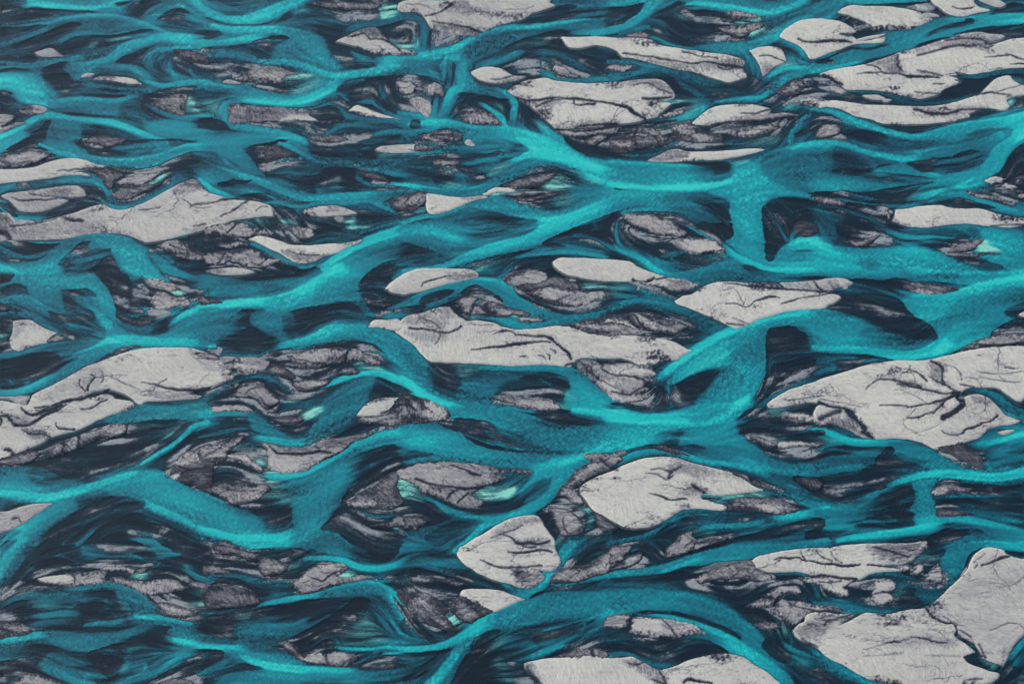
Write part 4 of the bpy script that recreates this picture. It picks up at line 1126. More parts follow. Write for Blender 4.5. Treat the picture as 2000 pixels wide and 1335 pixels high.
m .45 3: 105,4 130,0 150,-2 165,0 155,4 135,7 110,8
p .12 2: 145,8 160,2 168,-2 160,6 148,11
s .97 0: 32,22 42,17 52,12 62,10.5 70,13 82,13 100,12.5 120,11 138,10 146,11.5! 135,14.5 120,17.5 105,20 90,21 75,21.5 60,23 45,23 | white eel-shaped bar with a mauve head, above the great confluence, right of centre
t .5 1: 30,23 42,16 54,11 64,11 72,15 68,20 55,23
p .05 2: -3,18 15,21 32,22 60,24 60,25 30,24 -3,20
r .6 1/1: 60,24,1 80,22.5,1.2 105,22.5,1.2 120,20,1.5
r .05 1/1: 60,24,.8 90,24,1 112,24,1.2
p .66 3: -5,20 20,22 50,23 80,26 95,28 95,36 90,44 60,45 20,46 -5,46
r .88 1/3: -5,22,1.5 20,24,1.5 50,25.5,1.2 75,27,1
g .08 2 118,30>68,30: 70,25 90,25 110,24 119,26 122,29 118,34 112,38 102,43 92,44 78,40 70,33
r .96 3/4: -5,45,3 15,46.5,3 35,48,3 60,48,4 85,47,4 105,45,4.5 115,41,4 125,34,4 135,27,4 150,17,3 170,10,3 190,7,3 205,6,3
r .15 1/1: 0,48.5,.8 10,50,.8 18,51,.6
p .75 4: 115,24 130,22 150,14 175,10 200,9 200,60 185,58 170,56 140,60 145,75 145,95 150,108 165,118 200,118 200,130 170,128 140,120 118,105 112,92 110,80 110,62 115,45
p .5 5: 140,20 165,12 200,12 200,55 180,52 160,45 145,35
p .5 6: 165,18 200,12 200,50 185,48 172,40
m .5 2: 112,25 125,21 133,22 128,27 120,26
p .72 3: 90,52 105,46 125,42 150,44 160,54 147,61 143.5,68 144,80 145,92 147,104 152,114 164,122 170,130 150,130 130,121 117,108 108,100 114,94 115,88 110.5,80 112,74 111,64 104,58
p .68 4: 0,52 30,50 80,55 110,60 111,66 60,68 30,66 10,68 -5,72
g .5 5 60,60>20,60: 45,56 65,55 85,56 70,62 50,64
p .3 4: 70,57 95,57 110,60 111,70 100,72 85,66
r .7 2/3: 8,72,1.5 20,69,2 40,68,2.5 65,68,3 80,70,3 90,76,3
p .5 4: 50,66 80,66 100,74 108,82 113,90 100,92 85,80 65,72
p .1 2: 88,64 105,61.5 111,63 111,70 112,80 105,77 98,70
p .1 1.5: 85,80 95,82 112,82 114,86 115.5,92 113,96 107,97 98,95 85,92 75,88
r .4 2/2: 100,76,1.5 108,82,2 112,90,1.5
s .55 2: 8,74! 18,71.5 30,72 42,75 55,80 65,87 72,93 62,97 48,94 35,92 25,88 15,84 11,79 | brown-mauve finned bar shaped like a fish tail, below the great confluence
t .75 2: 12,75 30,76 45,84 60,92 45,90 25,84
c .7 1.5: 12,82,1.5 25,88,1 38,92,1
p .12 3: 10,80 22,90 35,100 55,108 30,112 18,104 12,92
q .7 3: 14,85 35,95 60,103 80,105 60,110 35,106 20,98
s .88 1: 52,99! 65,97 80,97 95,98 102,102 107,107! 98,109 85,112 75,111 65,108 57,103 | pale smooth-backed bar with dark comb of streaks on its left, below the fish-tail finned bar
t .55 1.5: 52,99 62,98 62,104 75,111 65,109 56,103
s .75 1: 44,107.5 50,108.5 54,111 47,110.5 | hair-thin pale scrap left of the pale smooth-backed bar, right of centre
r .8 2/2: 65,82,.8 75,87,1.2 85,93,1.5 95,98,1.5 102,100,1.5
r .96 2/2: 101,96,1.5 104,101,2.5 112,110,3 122,117,3.5 135,123,4 150,128,4 170,129.5,5 200,131,6
m .5 2: 85,120 95,114 110,110 108,114 95,118 
r .4 2/2: 40,116,2 65,110,2 85,115,2 100,112,2
r .62 2/3: 2,82,1 2,92,1.5 4,102,2 10,108,2 22,113,2.5 30,120,3
p .55 4: 25,115 45,116 70,120 85,125 110,116 125,124 105,128 85,133 60,134 40,126
g .15 1.5 86,121>35,120: 30,116 50,113 68,115 82,118 86,121 82,125 70,128 50,130 40,126
p .1 1.5: -3,106 7,110 3,114 -3,112
p .1 1.5: -3,117 8,112 18,114 25,117 24,120 15,120 5,120
r .8 2/2: 0,103,1 5,108,1.5 15,112,2 28,118,2.5 35,124,3 45,131,3.5 55,136,4
p .12 3: 110,126 130,122 145,128 165,132 140,136 115,132
p .5 3: 70,134 100,126 120,122 130,130 160,136 80,138
g .05 2 145,70>185,75: 143,66 155,63 175,65 190,68 190,78 178,80 172,92 168,103 160,105 152,118 147,110 144,92
p .06 2: 143,65 148,80 150,98 158,106 155,112 151,119 146,116 145,104 142,102 148,98
q .4 2: 155,70 185,72 170,82 158,84
r .35 2/2: 152,73,2 160,85,2 165,97,2 170,103,1.5
r .4 2/2: 175,105,2 172,95,2 180,85,2
s .22 2: 173,86 178,81 188,82 196,85 196,91 188,95 178,94 | near-black hump speckled with white along its top, right of the short cross-channel
p .72 2: 160,106 167,104 170,100 178,96 188,95.5 200,97 205,108 190,108 175,110 162,114 157,114
r .85 2/2: 160,105,1.5 172,102,2 182,97,2 195,98,2.5 
p .6 3: 157,114 180,108 205,108 205,116 180,118 160,118
r .2 2/2: 172,109,1 190,108.5,1.2 205,110,1
m .4 1.5: 157,113 162,112 166,114 158,116
p .1 2: 189,57 200,54 212,58 200,62
T 4 1
r .82 2/4: -15,6,2 0,5,3 20,5,3 35,10,3 50,15,3 65,18,3.5 80,20.5,3.5 95,19,4 115,15,4 135,12,4 155,6,4 175,-3,4
p .55 3: 100,14 130,5 160,0 175,-4 170,10 150,14 120,18 95,21
g .4 2 78,23>40,28: -3,9 15,9 28,10 38,14 50,18 65,20 77,23 70,27 55,31 45,33 20,35 -3,40
p .08 2: 25,32 45,29.5 60,26 70,24.5 60,31 45,33 35,37 22,36
r .85 2/2: 48,32,1 65,31,1.5 80,33,1.5 100,34,2 115,37,2 125,40,1.5
p .6 3: 60,31 70,26 85,24 95,30 105,34 125,38 120,44 105,47 95,50 90,48 115,40
g .25 1.5 114,40>60,40: 42,36 58,33.5 75,34 95,36 108,38 114,40.5 105,44 90,46 65,47 42,44
p .68 5: -5,35 25,36 50,41 85,44 95,46 70,50 40,51 -5,52
p .06 2: -3,53 20,51 45,52 70,48 95,44 110,42 100,47 92,52 86,56 84,62 70,64 45,63 25,60 5,57
p .15 3: 85,24 105,20 120,18.5 140,18 130,22 110,32 100,33 90,28
q .3 3: 88,24 115,19 125,22 105,32
p .12 2: 130,16 145,11 155,13 142,18 130,18
r .5 2/2: 105,27,2 120,23,2 140,20,2 155,15,2 165,13,2
p .3 3: 110,30 135,26 155,18 165,19 162,30 150,31 125,32
p .55 2: 120,36 150,31 162,30 165,20 170,22 165,34 145,44 125,46 115,44
r .85 2/2: 202,-8,4 188,1,4 178,7,4 170,14,4 170,22,4 168,30,4.5 160,37,4 148,43,4 135,47,3 120,49,2.5
p .6 3: 165,15 190,0 185,15 178,28 165,40 140,47 150,38
m .35 3: 95,49 112,44 125,46 115,50 100,51
m .35 2: 84,61 90,54 108,51 125,49 130,52 118,55 100,60 88,63
r .85 1/2: 88,60,2 100,56,3 115,52,3 130,48,3
p .1 3: 185,15 200,0 200,60 185,52 175,42 162,42 168,36 178,28
q .5 2: 140,47 160,44 200,52 200,65 180,62 150,56 140,52
s .85 0: 159,41! 165,38 172,37.5 180,40 175,43.5 168,44.5 | small bright slab, left one of a pair lying in dark mud at the right edge
s .85 0: 174,46! 180,43.5 188,45 191,48 185,49.5 178,48 | small bright slab, right one of a pair lying in dark mud at the right edge
s .7 1: 188,43 192,40 196,42 192,44.5 | pale chip just above the pair of bright slabs at the right edge
s .6 1: 142,51 150,52 160,54 175,57 183,61 170,60 155,58 145,55 | slender pinkish wedge of sand in dark mud above the long cream tongue, right edge
s .7 0: 193,55 200,54 203,57 196,57 | pinkish speck of sand cut by the right edge, upper right
r .6 2/3: 125,52,1.5 138,53,2 150,58,3 165,64,4 180,69,4 205,74,4
p .4 3: 120,52 138,52 150,60 140,64 115,63 105,61
p .15 2: 110,61 130,57 150,62 170,66 165,68 140,66 120,64
s .98 0: 73,69! 85,68 95,66 108,65 118,65 128,67.5 145,68 160,69 172,73 185,76 200,77 212,78 212,84 200,84 185,86 170,85.5 155,83.5 145,82.5 130,83 115,85 100,86 86,85.5 77,82 71,79.5 73,74 | long smooth cream tongue of sand running out of the right edge above a wide river
t .5 1: 71,80 78,82 88,86 78,86 70,84
c .7 1: 165,85,1 185,84,1 205,83,1.2
m .6 1: 118,70 126,66 128,69
r .55 2/2: 10,57,1 25,60,1.5 40,64,2 60,66,2 80,65,2 100,64,2
s .45 2: -3,57 8,57 18,59 26,63 22,66 10,64 -3,61 | mauve crested bar with a bright back in black mud, right of the great confluence
q .6 2: -3,60 30,64 55,70 65,78 60,82 30,75
p .1 2: 28,62 50,65 72,68 72,80 66,84 55,82 40,75 25,68
s .8 .5: 64,73 66,72 68,76 66,77 | white speck of sand in a narrow dark gap, right side
r .35 2/2: 72,70,1 70,78,1.5 66,85,2
r .5 2/2: 0,65,2 20,68,1.5 35,73,2 50,78,2 60,84,2 70,88,1.5
p .45 4: -3,64 8,70 15,80 18,90 15,100 8,95 2,85 -3,80
r .55 2/2: 0,84,2 5,92,2.5 10,100,2.5 15,106,2
p .06 2: 17,80 40,80 55,84 60,95 40,103 25,105 15,105 18,95
q .6 2: 22,88 45,90 60,94 45,102 30,103
s .5 2: 28,98 40,98 52,95 60,94 52,100 45,104 36,104 | faint mauve bank with a scratchy bright side in the black mud, right side
r .45 2/2: 48,85,1.5 60,88,2 75,91,2 
p .06 1.5: 40,103 55,97 70,96 95,96.5 115,96 125,95.5 132,100 125,108 115,110 100,105 80,103
r .68 2/3: 60,87,1.5 72,92,2 85,95,2.5 100,95.5,2 115,94,2 130,96,2
r .6 2/2: 72,88,1.5 90,88,2 110,86,2.5 130,84.5,2.5 150,84.5,3 170,87,4 190,93,6 205,100,8
p .4 3: 85,91 110,88.5 140,87.5 155,90 165,94 150,98 130,96
p .75 4: 155,88 180,90 205,98 205,135 180,126 160,118 150,110 160,100
q .8 2: 125,100 158,97 152,107 140,112 130,112
s .4 2: 125,110 135,103 150,98 160,97 155,103 150,107 138,110 | dark wrinkled bar with a mint chip at its right tip, above the wide right-hand river
m .9 1.5: 150,106 158,97 162,98 168,105 175,108 160,110
s .5 1: 136,113 150,110.5 165,110 175,111.5 160,113 145,114 | thread-thin grey bar in the pale shallows of the right edge, above the wide river
m .3 3: 155,113 175,113 185,120 170,118
g .06 2 178,125>125,112: 118,110 135,112 150,116 165,120 178,124 176,127 165,128 150,122 130,115
r .9 3/3: -5,99,2 5,104,3 15,108,3 30,109,3 50,111,3 65,113,3
p .72 4: -5,104 40,106 90,104 110,108 125,114 145,122 165,130 205,135 205,140 -5,140
p .5 4: 40,117 55,118 58,124 48,128 38,122
p .35 3: 15,80 10,70 20,72 25,80
r .9 4/4: 75,124,2 95,127,3 120,131,4 150,134,5 205,134,7
T 0 2
p .6 5: -5,-5 80,-5 90,10 85,16 60,14 62,30 50,28 20,18 -5,20
p .2 3: 2,10 20,6 28,16 22,19 10,20 2,18
p .1 2: -3,0 12,-1 10,4 -3,8
p .6 4: 85,-5 100,5 110,20 112,35 115,45 105,42 95,32 92,18 80,8
p .08 2: 90,-2 118,-3 128,8 130,20 128,30 126,42 118,46 112,45 112,30 105,12
q .5 3: 100,0 120,3 128,25 115,30
p .28 3: 128,8 138,0 142,10 145,30 132,30 128,20
q .5 2: 130,8 140,10 140,25 130,25
p .12 1.5: 62,14 75,12 85,12 92,17 90,20 75,19 72,28 66,30 62,22
r .75 2/3: 72,23,1.5 80,27,2 90,31,3 96,38,3.5 104,45,4 115,55,4
p .55 3: 70,20 82,19 92,22 92,30 80,26
r .85 2/3: 90,42,3 102,46,3 112,54,3.5 125,59,3
r .8 2/3: 3,23,3 20,20,3 32,24,3 42,30,3 55,33,2
p .55 4: 0,22 25,20 42,28 60,32 80,32 90,40 70,38 48,35 45,32
g .12 2 92,40>55,30: 62,30 78,31 88,33 92,38 91,42 82,42 68,38 58,36 48,34
p .3 2: 46,33 58,36 72,39 90,44 98,50 102,58 100,62 90,62 75,55 60,46 50,40
p .12 2: 46,33 55,36 70,42 62,46 52,42
g .14 2 102,60>65,52: 62,48 80,52 95,54 102,59 98,61.5 88,62 75,60 65,55
r .45 1/1: 62,46,1.2 78,48,1.2 92,52,1.2 102,58,1.2
r .65 2/3: -5,36,2 8,34,2.5 22,36,3 35,43,3.5 48,51,3.5 60,58,3.5 72,60,2
p .12 2: 0,28 12,30 22,34 8,33 -3,34
s .3 2: -3,26 5,28 10,32 4,34 -3,33 | small dark mauve corner of sand at the left edge under a turquoise arm
p .1 2: -3,42 10,40 25,40 30,42 15,42 8,50 -3,50
q .8 2: -3,42 12,42 10,60 14,70 -3,72
m .7 3: -2,56 6,51 10,48 12,52 4,62 -2,66
s .9 0: 13,43! 20,42 29,42 36,46 45,51 55,55.3 47,63 40,65 32,67 25,70 19,72 12,69 10,62 12,54 | pale trapezoid bar with slanting lines, white foam on its left, at the left edge
t .75 1: 12,44 28,42 20,55 12,60
s .6 1: 48,63! 50,58 55,55.5 60,58 64,60.5 56,62.5 | small grey triangle of sand stuck to the right tip of the pale trapezoid bar
c .9 .6: 46,63,.8 50,58,.8 55,55.5,.8
s .5 2: 140,3 150,2 160,4 168,8 173,14 165,14.5 170,18 180,21 185,26 180,29 170,29 158,31 150,32 146,29 145,22 150,17 143,12 138,6 | grey scaly bar broken by a mint notch and black cracks, left, near a turquoise fork
t .75 2: 142,4 155,4 168,10 165,14 150,10
t .75 2: 148,22 165,20 182,26 170,28 150,30
c .9 1: 138,10,1 150,13,2 160,15,1.5 170,20,1
m .85 1.5: 162,16 170,14.5 178,16 182,20 172,20
p .07 2: 172,10 200,18 200,30 188,29 185,22
r .5 2/2: 128,34,2 140,36,2.5 160,36,2.5 176,33,2
p .12 2: 130,33 145,32 165,33 160,42 130,42
g .1 2 163,45>125,50: 118,45 130,42 150,42 162,42 163,47 160,50 150,53 135,54 122,52
p .6 4: 112,44 125,55 150,58 172,50 200,35 205,60 190,66 150,65 110,66 100,62
r .96 3/3: 205,28,3 190,33,3.5 178,37,3 168,45,3 160,50,1.5
p .5 3: 165,48 180,40 200,36 205,52 185,55 165,55
r .92 3/3: 62,77,2 78,71,3 95,66,3.5 110,62,4 125,60.5,4 140,62,4 160,63,4 180,64,4 205,67,4
p .62 3: 20,110 45,99 60,88 75,78 95,68 110,64 125,64 108,72 95,80 80,90 60,103 40,110 20,113
r .6 2/3: -5,78,2 15,75,2.5 30,72,2.5 45,67,2.5 60,64.5,2 80,64,2 100,62,2
p .4 3: 20,76 45,68 65,64 95,64 70,74 58,78 45,73
g .06 2 58,82>0,88: -3,78 15,76 30,73.5 45,73 53,75 58,80 57,85 50,92 35,100 20,107 -3,110
r .72 2/2: -5,112,3 15,112,3.5 30,107,3.5 45,100,3.5 58,92,4 
q .9 2: 105,75 115,69 130,67 140,68 130,70 115,75
s .42 1.5: 104,76! 112,71 122,68 132,66.5 137,68.5 128,70 115,75 | thin dark furry ridge of sand along the upper left rim of the whale-shaped bank
m .7 1: 128,71 136,68 143,68.5 135,70.5
s .93 0: 31,115! 42,109 58,101 72,93 85,86 96,82.5 108,77.5 122,73 140,69.5 158,68.3 175,68.5 190,70 203,76 214,83 222,89 226,93 225,97.5 215,101 203,105 195,108 188,111 182,113.5 194,115 190,117.5 170,119 155,120 142,120 136,123.5 130,120 124,115 118,112 110,110 100,110 92,110.5 86,113 76,118 66,121 55,124 45,126 38,127.5 30,130 25,131 27,124 | great pale whale-shaped bank with a dark channel lip at its lower side, left of centre
t .55 2: 182,70 195,74 208,82 220,92 210,90 195,82
t .78 4: 45,110 75,95 90,84 100,90 98,105 85,112 60,120 40,125
c .85 .8: 78,100,.5 78,105,.8 83,111,.7
c .9 .8: 88,95,.5 91,98,.8 86,105,1 85,110,1.5
c .6 .8: 97,90,.5 100,98,.7 97,103,.5
c .85 1.2: 138,103,.6 152,106,1 165,109,1.5 180,110.5,2 195,109.5,2 205,107,1
c .95 .8: 34,127,.8 50,125,1 62,121,2 80,118,2.5 95,113,1.5 105,110,1.5
c .5 .8: 108,98,.5 120,103,.6 135,110,.6
t .6 1.5: 140,112 160,113 185,112 192,115 175,118 150,119
p .1 1.5: 88,112 100,110 110,110 120,113 130,120 136,124 135,126 125,128 117,126 112,120 105,115 95,114
s .85 0: 36,130 45,127 58,124.5 70,120 85,117.5 98,114 108,115 112,121 110,125 118,127 124,127.5 118,130 105,134 96,138 70,141 45,145 30,139 26,135 | pale spur of sand split from the whale-shaped bank by a dark trench, left side
c .85 1: 78,128,.8 90,127,1 97,122,1.2 103,119,1
c .8 1: 55,130,.8 64,124,1
s .9 0: -5,122 8,121 18,125 21,129 26,135 34,140 30,144 20,147 5,147 -5,142 | rounded pale bank corner at the left edge, enclosed by a black looping trench
t .85 1: -5,122 8,121 18,127 22,133 20,133 -5,133
s .68 0: -5,116 10,116 28,115 26,122 25,129 20,126 12,120 4,118.5 -5,118.5 | narrow grey wedge under a turquoise bend at the left edge, above a black looping trench
q .5 1: -5,118 25,130 26,136 20,132 -5,120
m .5 4: 112,132 135,128 160,124 195,119 205,122 200,136 110,138
r .12 2/2: 140,122,1 165,121,1.2 195,117,1.5
T 1 2
p .5 5: -5,-3 20,0 60,3 110,0 125,2 100,12 75,16 50,17 20,18 -5,18
p .28 5: 60,8 85,10 110,3 122,2 105,10 85,17 55,19
p .1 2: -5,19 20,20 50,20 65,21 40,23 15,25 -5,25
s .35 2: -5,20 8,21 18,24 10,26 -5,27 | small dark speckled tail of sand on the far bank of a turquoise bend, centre left
r .96 3/3: -5,31,4 15,28,4 40,25,4 60,24,4.5 80,20,5 95,14,6 108,8,7 120,0,7 130,-6,7
p .72 4: 60,36 60,22 95,15 115,2 150,-5 155,0 148,12 130,22 110,28 90,32 75,35
p .6 4: 115,5 140,0 150,2 146,14 125,20 105,24
p .09 2: 148,10 152,2 160,-3 182,-2 176,6 172,10 160,11
q .3 2: 150,8 180,0 172,10
p .1 2: 78,35 100,29 125,26 145,27 155,32 165,40 140,36 110,36 90,42 75,42
p .45 3: 130,22 146,14 155,24 164,38 155,36 145,26
r .4 2/3: 150,11,1.5 165,10.5,2 178,12,2 185,18,1.5
p .14 3: 150,12 168,12 180,15 183,22 170,24 158,22
p .08 2: 155,22 163,25 175,32 172,38 166,40 160,32
s .5 1.5: 160,25 168,25.5 180,27 183,28.5 172,29.5 164,28 | small mauve spit with mint trail, left of a pale blunt bar, near the centre
r .6 1/3: 172,33,1.5 185,29,2 200,25,2.5
r .6 2/2: 170,41,1.5 180,40,2 190,37,2 200,33,2
p .5 4: -5,33 30,31 49,31 42,40 50,45 30,55 -5,70
g .08 2 46,33>15,40: 30,36 40,32 49,32 44,38 42,41 46,47 55,55 66,58 71,63 71,66.5 62,67 45,68 30,66 20,60 15,50
p .55 4: 44,38 50,35 75,33 85,38 90,60 75,63 70,60 55,52 46,46
p .25 4: 75,38 90,45 90,58 80,60
r .35 2/2: 100,44,2 115,37,2 130,34,2 150,38,2.5 162,41,2
p .16 3: 90,44 105,38 130,36 125,44 110,52 105,58 95,58 88,52
r .75 2/2: 105,57,1 112,52,1.5 120,48,1.5 140,46,1
p .7 3: 72,65 95,61 105,57 118,48 140,46 160,48 160,52 120,58 90,66 75,70
r .78 4/4: 60,70,2 75,66,3 95,62,3.5 115,56,4.5 135,53,5 155,53,5 170,56,5 185,63,6 198,75,7 206,85,8
p .7 3: 140,47 158,48 175,52 190,60 200,66 206,80 205,108 195,95 180,88 165,70 140,58 120,58
r .55 3/3: 0,74,3 20,76,3 45,75,3 65,71,3
p .35 3: -5,66 20,72 35,72 60,68 50,75 -5,76
p .08 3: 110,66 130,63 150,62 168,68 178,80 190,95 180,92 172,82 160,72 140,69 120,68
p .3 4: 170,72 185,85 205,105 205,112 190,100 176,88
s .68 1: 80,76! 90,73 105,70 120,69 132,69.5 138,71 135,82 125,84 110,87 100,89 90,88 86,82 82,78 | large grey loaf of sand with cracked right end, under the arching turquoise bend, centre left
c .9 .8: 140,70,1.2 137,76,1 136,83,1.2
c .6 .8: 88,80,.6 100,82,.8 115,85,.8 128,83,.6
s .65 1: 141,70! 150,71 160,75 168,81 170,86 165,87 158,84 150,82 140,83 136,83 138,76 | grey tapering right-hand end of the broken loaf of sand under the arching turquoise bend
c .5 .6: 148,78,.5 155,83,.6
m .9 1.5: 146,83 150,81.5 158,85 168,87 173,91 165,92 155,92 150,92 147,88
p .13 3: 70,76 85,85 90,90 110,88 135,85 150,88 150,95 120,98 100,100 80,92
q .9 3: 85,88 120,88 150,88 125,100 105,98 90,95
s .5 2: 128,94 135,88 142,87.5 148,90 149,93 140,95 132,96 | small dark rounded mound just left of the mint pool, under the broken loaf of sand
s .6 1.5: 84,104! 92,101 105,99.5 118,100 122,102 115,106 108,109 95,110 87,108 | grey thumb-shaped bar lying on the left bank of a thin bright turquoise run, centre left
r .98 2/3: 105,109,1.5 118,105,2 132,99,2.5 148,94,2.5 162,93.5,3 175,95,3.5 190,102,4 205,112,4
r .45 2/2: 160,97,2 150,104,2 135,106,2
g .15 3 160,100>110,130: 108,110 130,104 150,100 165,97 175,100 185,106 195,110 175,118 160,122 150,136 90,138 105,122
p .5 4: 120,115 135,106 155,98 165,97 158,115 150,130 120,136 100,134
r .3 2/2: 95,136,1 108,128,1 125,117,1 150,103,1
m .75 2: 95,134 102,127 108,126 110,132 104,138 96,138
p .1 2: 175,100 190,106 200,111 195,113 178,116
s .62 1: -10,74 0,73 8,74.5 14,77 14,81 5,80 -4,78 | little grey sliver at the head of the row of grey sand blocks, left of centre
s .66 0: 14,78! 20,77 30,78 28,81 20,83 14,82 | second little block in a row of grey sand blocks, rounded and dark-edged, left of centre
s .85 .5: 28,83! 30,79 40,77.5 52,78 60,81 63,84 60,88 55,91 54,93 45,94 36,94.5 31,91 28,88 | pale block with darker mauve shoulder, largest in the row of grey sand blocks
t .6 1.5: 42,78 54,79 62,83 58,90 50,87 44,83
s .55 0: 17,87 22,84 27,84 28,88 24,90 19,89 | dark mauve pebble-like block tucked between paler blocks, left of centre
s .85 0: -6,80 2,80 8,83 12,86 13,90 5,91 -3,88 | pale block at the nose of the whale-shaped bank, left of centre
m .7 1.5: 22,92 28,90 33,94 30,97 24,95
s .42 1.5: 60,92 66,84 75,86 82,92 88,98 84,99 75,97 65,95 | dark mauve fan with feathery streaks hanging off the row of grey sand blocks, centre left
q .8 2: 62,92 80,90 90,100 80,100
s .95 0: -30,103 -20,98 -5,91 3,90 15,93 24,95 27,98.5! 20,101 10,105 0,109 -12,111 -25,112 | pale rounded nose of sand, dark crease above it, right end of the whale-shaped bank
t .55 1: 18,95 25,96 26,99 18,101
p .14 3: 0,112 20,104 35,97 50,94 65,95 78,100 85,108 95,112 108,110 100,118 85,120 70,108 55,100 40,102 25,112 10,122
r .4 2/2: -5,122,2 10,113,2.5 25,103,2.5 40,97,2.5 55,95.5,2.5 68,99,3 76,105,3 85,111,3 98,114,2
s .5 1: 28,105 33,102.5 34,105 30,107 | tiny dark crumb above a heart-shaped mauve bar, centre left
s .64 1.5: 23,116! 30,110 38,102 45,100 55,102 60,107 65,112 70,117 74,120 68,124 60,126.5 54,124 48,119 40,117 | heart-shaped mauve bar with fine dark swirls, ringed by dark blue water, centre left
c .7 1: 38,114,.8 46,108,1 55,106,1.2 62,110,1.2
c .8 1: 54,117,.8 58,123,1.2 66,126,1.2
s .58 1: 60,130! 66,127 73,124 72,127 67,131 | little grey tail piece below the heart-shaped mauve bar, centre left
n .75 1/1: 70,125,1 75,121.5,1 82,120.5,.8 95,121,.8
q .9 1.5: 0,108 20,104 15,112 0,115
s .72 .5: 4.5,127! 12,125 25,124.5 38,125 45,128 46,130.5 30,130.5 15,131 8,130 | slim grey canoe of sand above a broad blue channel, left of centre
r .12 2/2: 20,118,2 40,119,2 52,125,2 60,133,2 70,134,2
r .45 2/2: 65,135,1.5 80,128,2 95,124,2 105,118,2
s .93 0: 158,48.5! 163,42.5 175,42 185,40.5 190,44 197,48.5 190,51 182,52 170,50 | pale straight-topped block, left nose of the central island beside the arching turquoise bend
s .97 0: 174,12! 180,6 188,0 195,-4 210,-8 230,-5 228,2 215,7 205,13 195,17 188,16 182,13 | pale wedge with a twig-like crack, upper bank of a blue braid at centre
s .9 0: 147,134! 155,124 165,118.5 175,117 190,117 205,119 212,124 200,130 185,131 178,130 172,133 165,134 158,135 | pale brow of a rounded bar with black loops beneath, below a thin turquoise run
t .5 1: 178,112 200,111 204,117 190,116 180,116
s .52 2: 185,118 195,114 208,116 222,121 233,128 238,134 228,139 215,141 195,143 175,144 160,142 148,140 152,135 170,134 180,126 | mauve lower half of the rounded bar, webbed with black loops, centre
c .9 1: 170,132,1 178,129,1.2 188,124,1.5 198,125,1.2 205,130,1.2
c .85 1: 185,135,1 190,128,1 
t .8 2: 208,124 220,122 232,130 225,135 212,130
T 2 2
s .9 0: 0,0 10,-6 30,-8 60,-6 66,0 55,3 40,6 25,10 12,14 0,16 -12,16 -20,12 | second pale wedge with twig-like cracks sharing the upper bank of the blue braid, centre
c .85 .8: 12,10,.6 15,6,1 25,3,1 35,0,.8
t .5 1: 35,-2 62,-4 66,0 50,4 38,3
r .75 2/3: -3,26,1 8,18,1.5 25,13,2 40,8,2.5 55,4,2.5 70,3.5,3 85,5,3
p .5 3: -3,28 20,14 50,5 80,4 95,8 110,18 130,28 145,34 170,34 200,22 200,30 175,40 150,47 125,50 105,48 95,40 90,30 75,12 60,16 40,24 20,32 -3,36
p .15 2: 12,20 25,14 40,12 42,15 30,22 10,27
p .12 2: 48,17 58,9 66,8 72,13 70,18 65,19 55,20
p .18 2: -3,30 12,27 15,30 8,35 -3,36
r .6 2/3: 88,6,4 98,14,4 112,22,5 125,30,5 140,36,4 160,40,4 180,36,3 202,28,3
r .55 2/2: 70,42,1.5 80,40,2 92,42,2 105,46,3 130,45,4 150,44,4
s .68 1: 90,4! 100,-4 115,-7 130,-4 132,3 125,6 115,8 104,10 97,9 | pale curly-veined bar in the elbow of a blue braid, centre
s .3 2: 105,10 118,7 130,3 142,0 160,6 165,12 150,13 135,10 120,13 112,14 | charcoal strip between two mauve veined bars, centre
s .72 1.5: 113,16! 120,13 132,10.5 145,11 160,14 175,15 188,15 190,19 182,23 172,26 160,29 145,28 135,25 125,20 | large almond bar, mauve with long fine veins, mint sliver above its right end, centre
t .55 2: 155,17 185,16 185,22 165,27 150,24
c .7 1: 133,28,.8 145,22,.8 155,18,.8
p .1 3: 100,10 112,15 125,23 140,30 165,31 195,27 200,30 170,36 145,36 122,28 105,18
r .4 2/2: 115,18,1 130,27,1.5 150,32,2 175,33,2 200,28,2
m .75 2: 165,6 175,5 200,6 205,9 195,12 175,12 165,10
p .1 3: 142,0 160,0 165,10 155,13 145,8
q .8 2: 140,2 165,4 165,12 145,10
m .5 1.5: 182,21 190,20 188,24 184,25
s .95 0: 138,-14! 145,-17.5 160,-18 180,-17 198,-16 213,-14 222,-8.5 238,-2.5 255,3 240,4.5 220,4 212,4.5 198,4.5 184,4 170,2 162,0 154,-1.5 145,-6 140,-10 | cream bar with a black hooked crack at its right, upper edge of the middle centre
c .9 1: 238,3,1 248,1,1.5 258,-1,1
s .6 1.5: 43,25! 50,21 60,18 66,20 64,25 62,36 57,37 52,33 47,28 | small mauve bar, pale foam at its right, on the central blue braid's lower bank
m .5 2: 60,22 68,19 70,24 62,27
s .75 1: 60,29 66,28 70,30 71,36 62,37 58,36 | pale little block just below the small foamy mauve bar, centre
c .9 1: 58,36,1 62,30,1 61,27,.8
p .08 2: 36,27 43,25 50,32 57,37 60,40 50,44 42,38
s .5 1.5: 70,28 78,24 92,28 105,32 116,36 112,39 100,38 88,39 78,38 72,36 | dark mauve shelf with vertical black stripes, along the blue braid at centre
c .9 2: 72,25,3 75,34,3 82,36,3
p .06 2: 68,22 85,18 90,26 80,30 80,38 72,38 70,30
q .6 2: 70,22 90,22 95,28 75,32
m .75 1.5: 98,38 110,34 118,36 116,39 104,40
s .7 1: 103,41 110,39.5 122,40 132,42.5 122,43.5 110,43 | small spindle of pale sand with dark rim, in the blue braid's lower arm, centre
m .8 1.5: 58,37 70,37 72,40 62,41
m .4 2: 75,39 90,39 100,44 90,43
r .7 2/2: 76,40,1.5 88,42,2 98,46,3 110,48.5,3 125,47,3 145,43,3 165,39,3 185,36,3 202,32,2.5
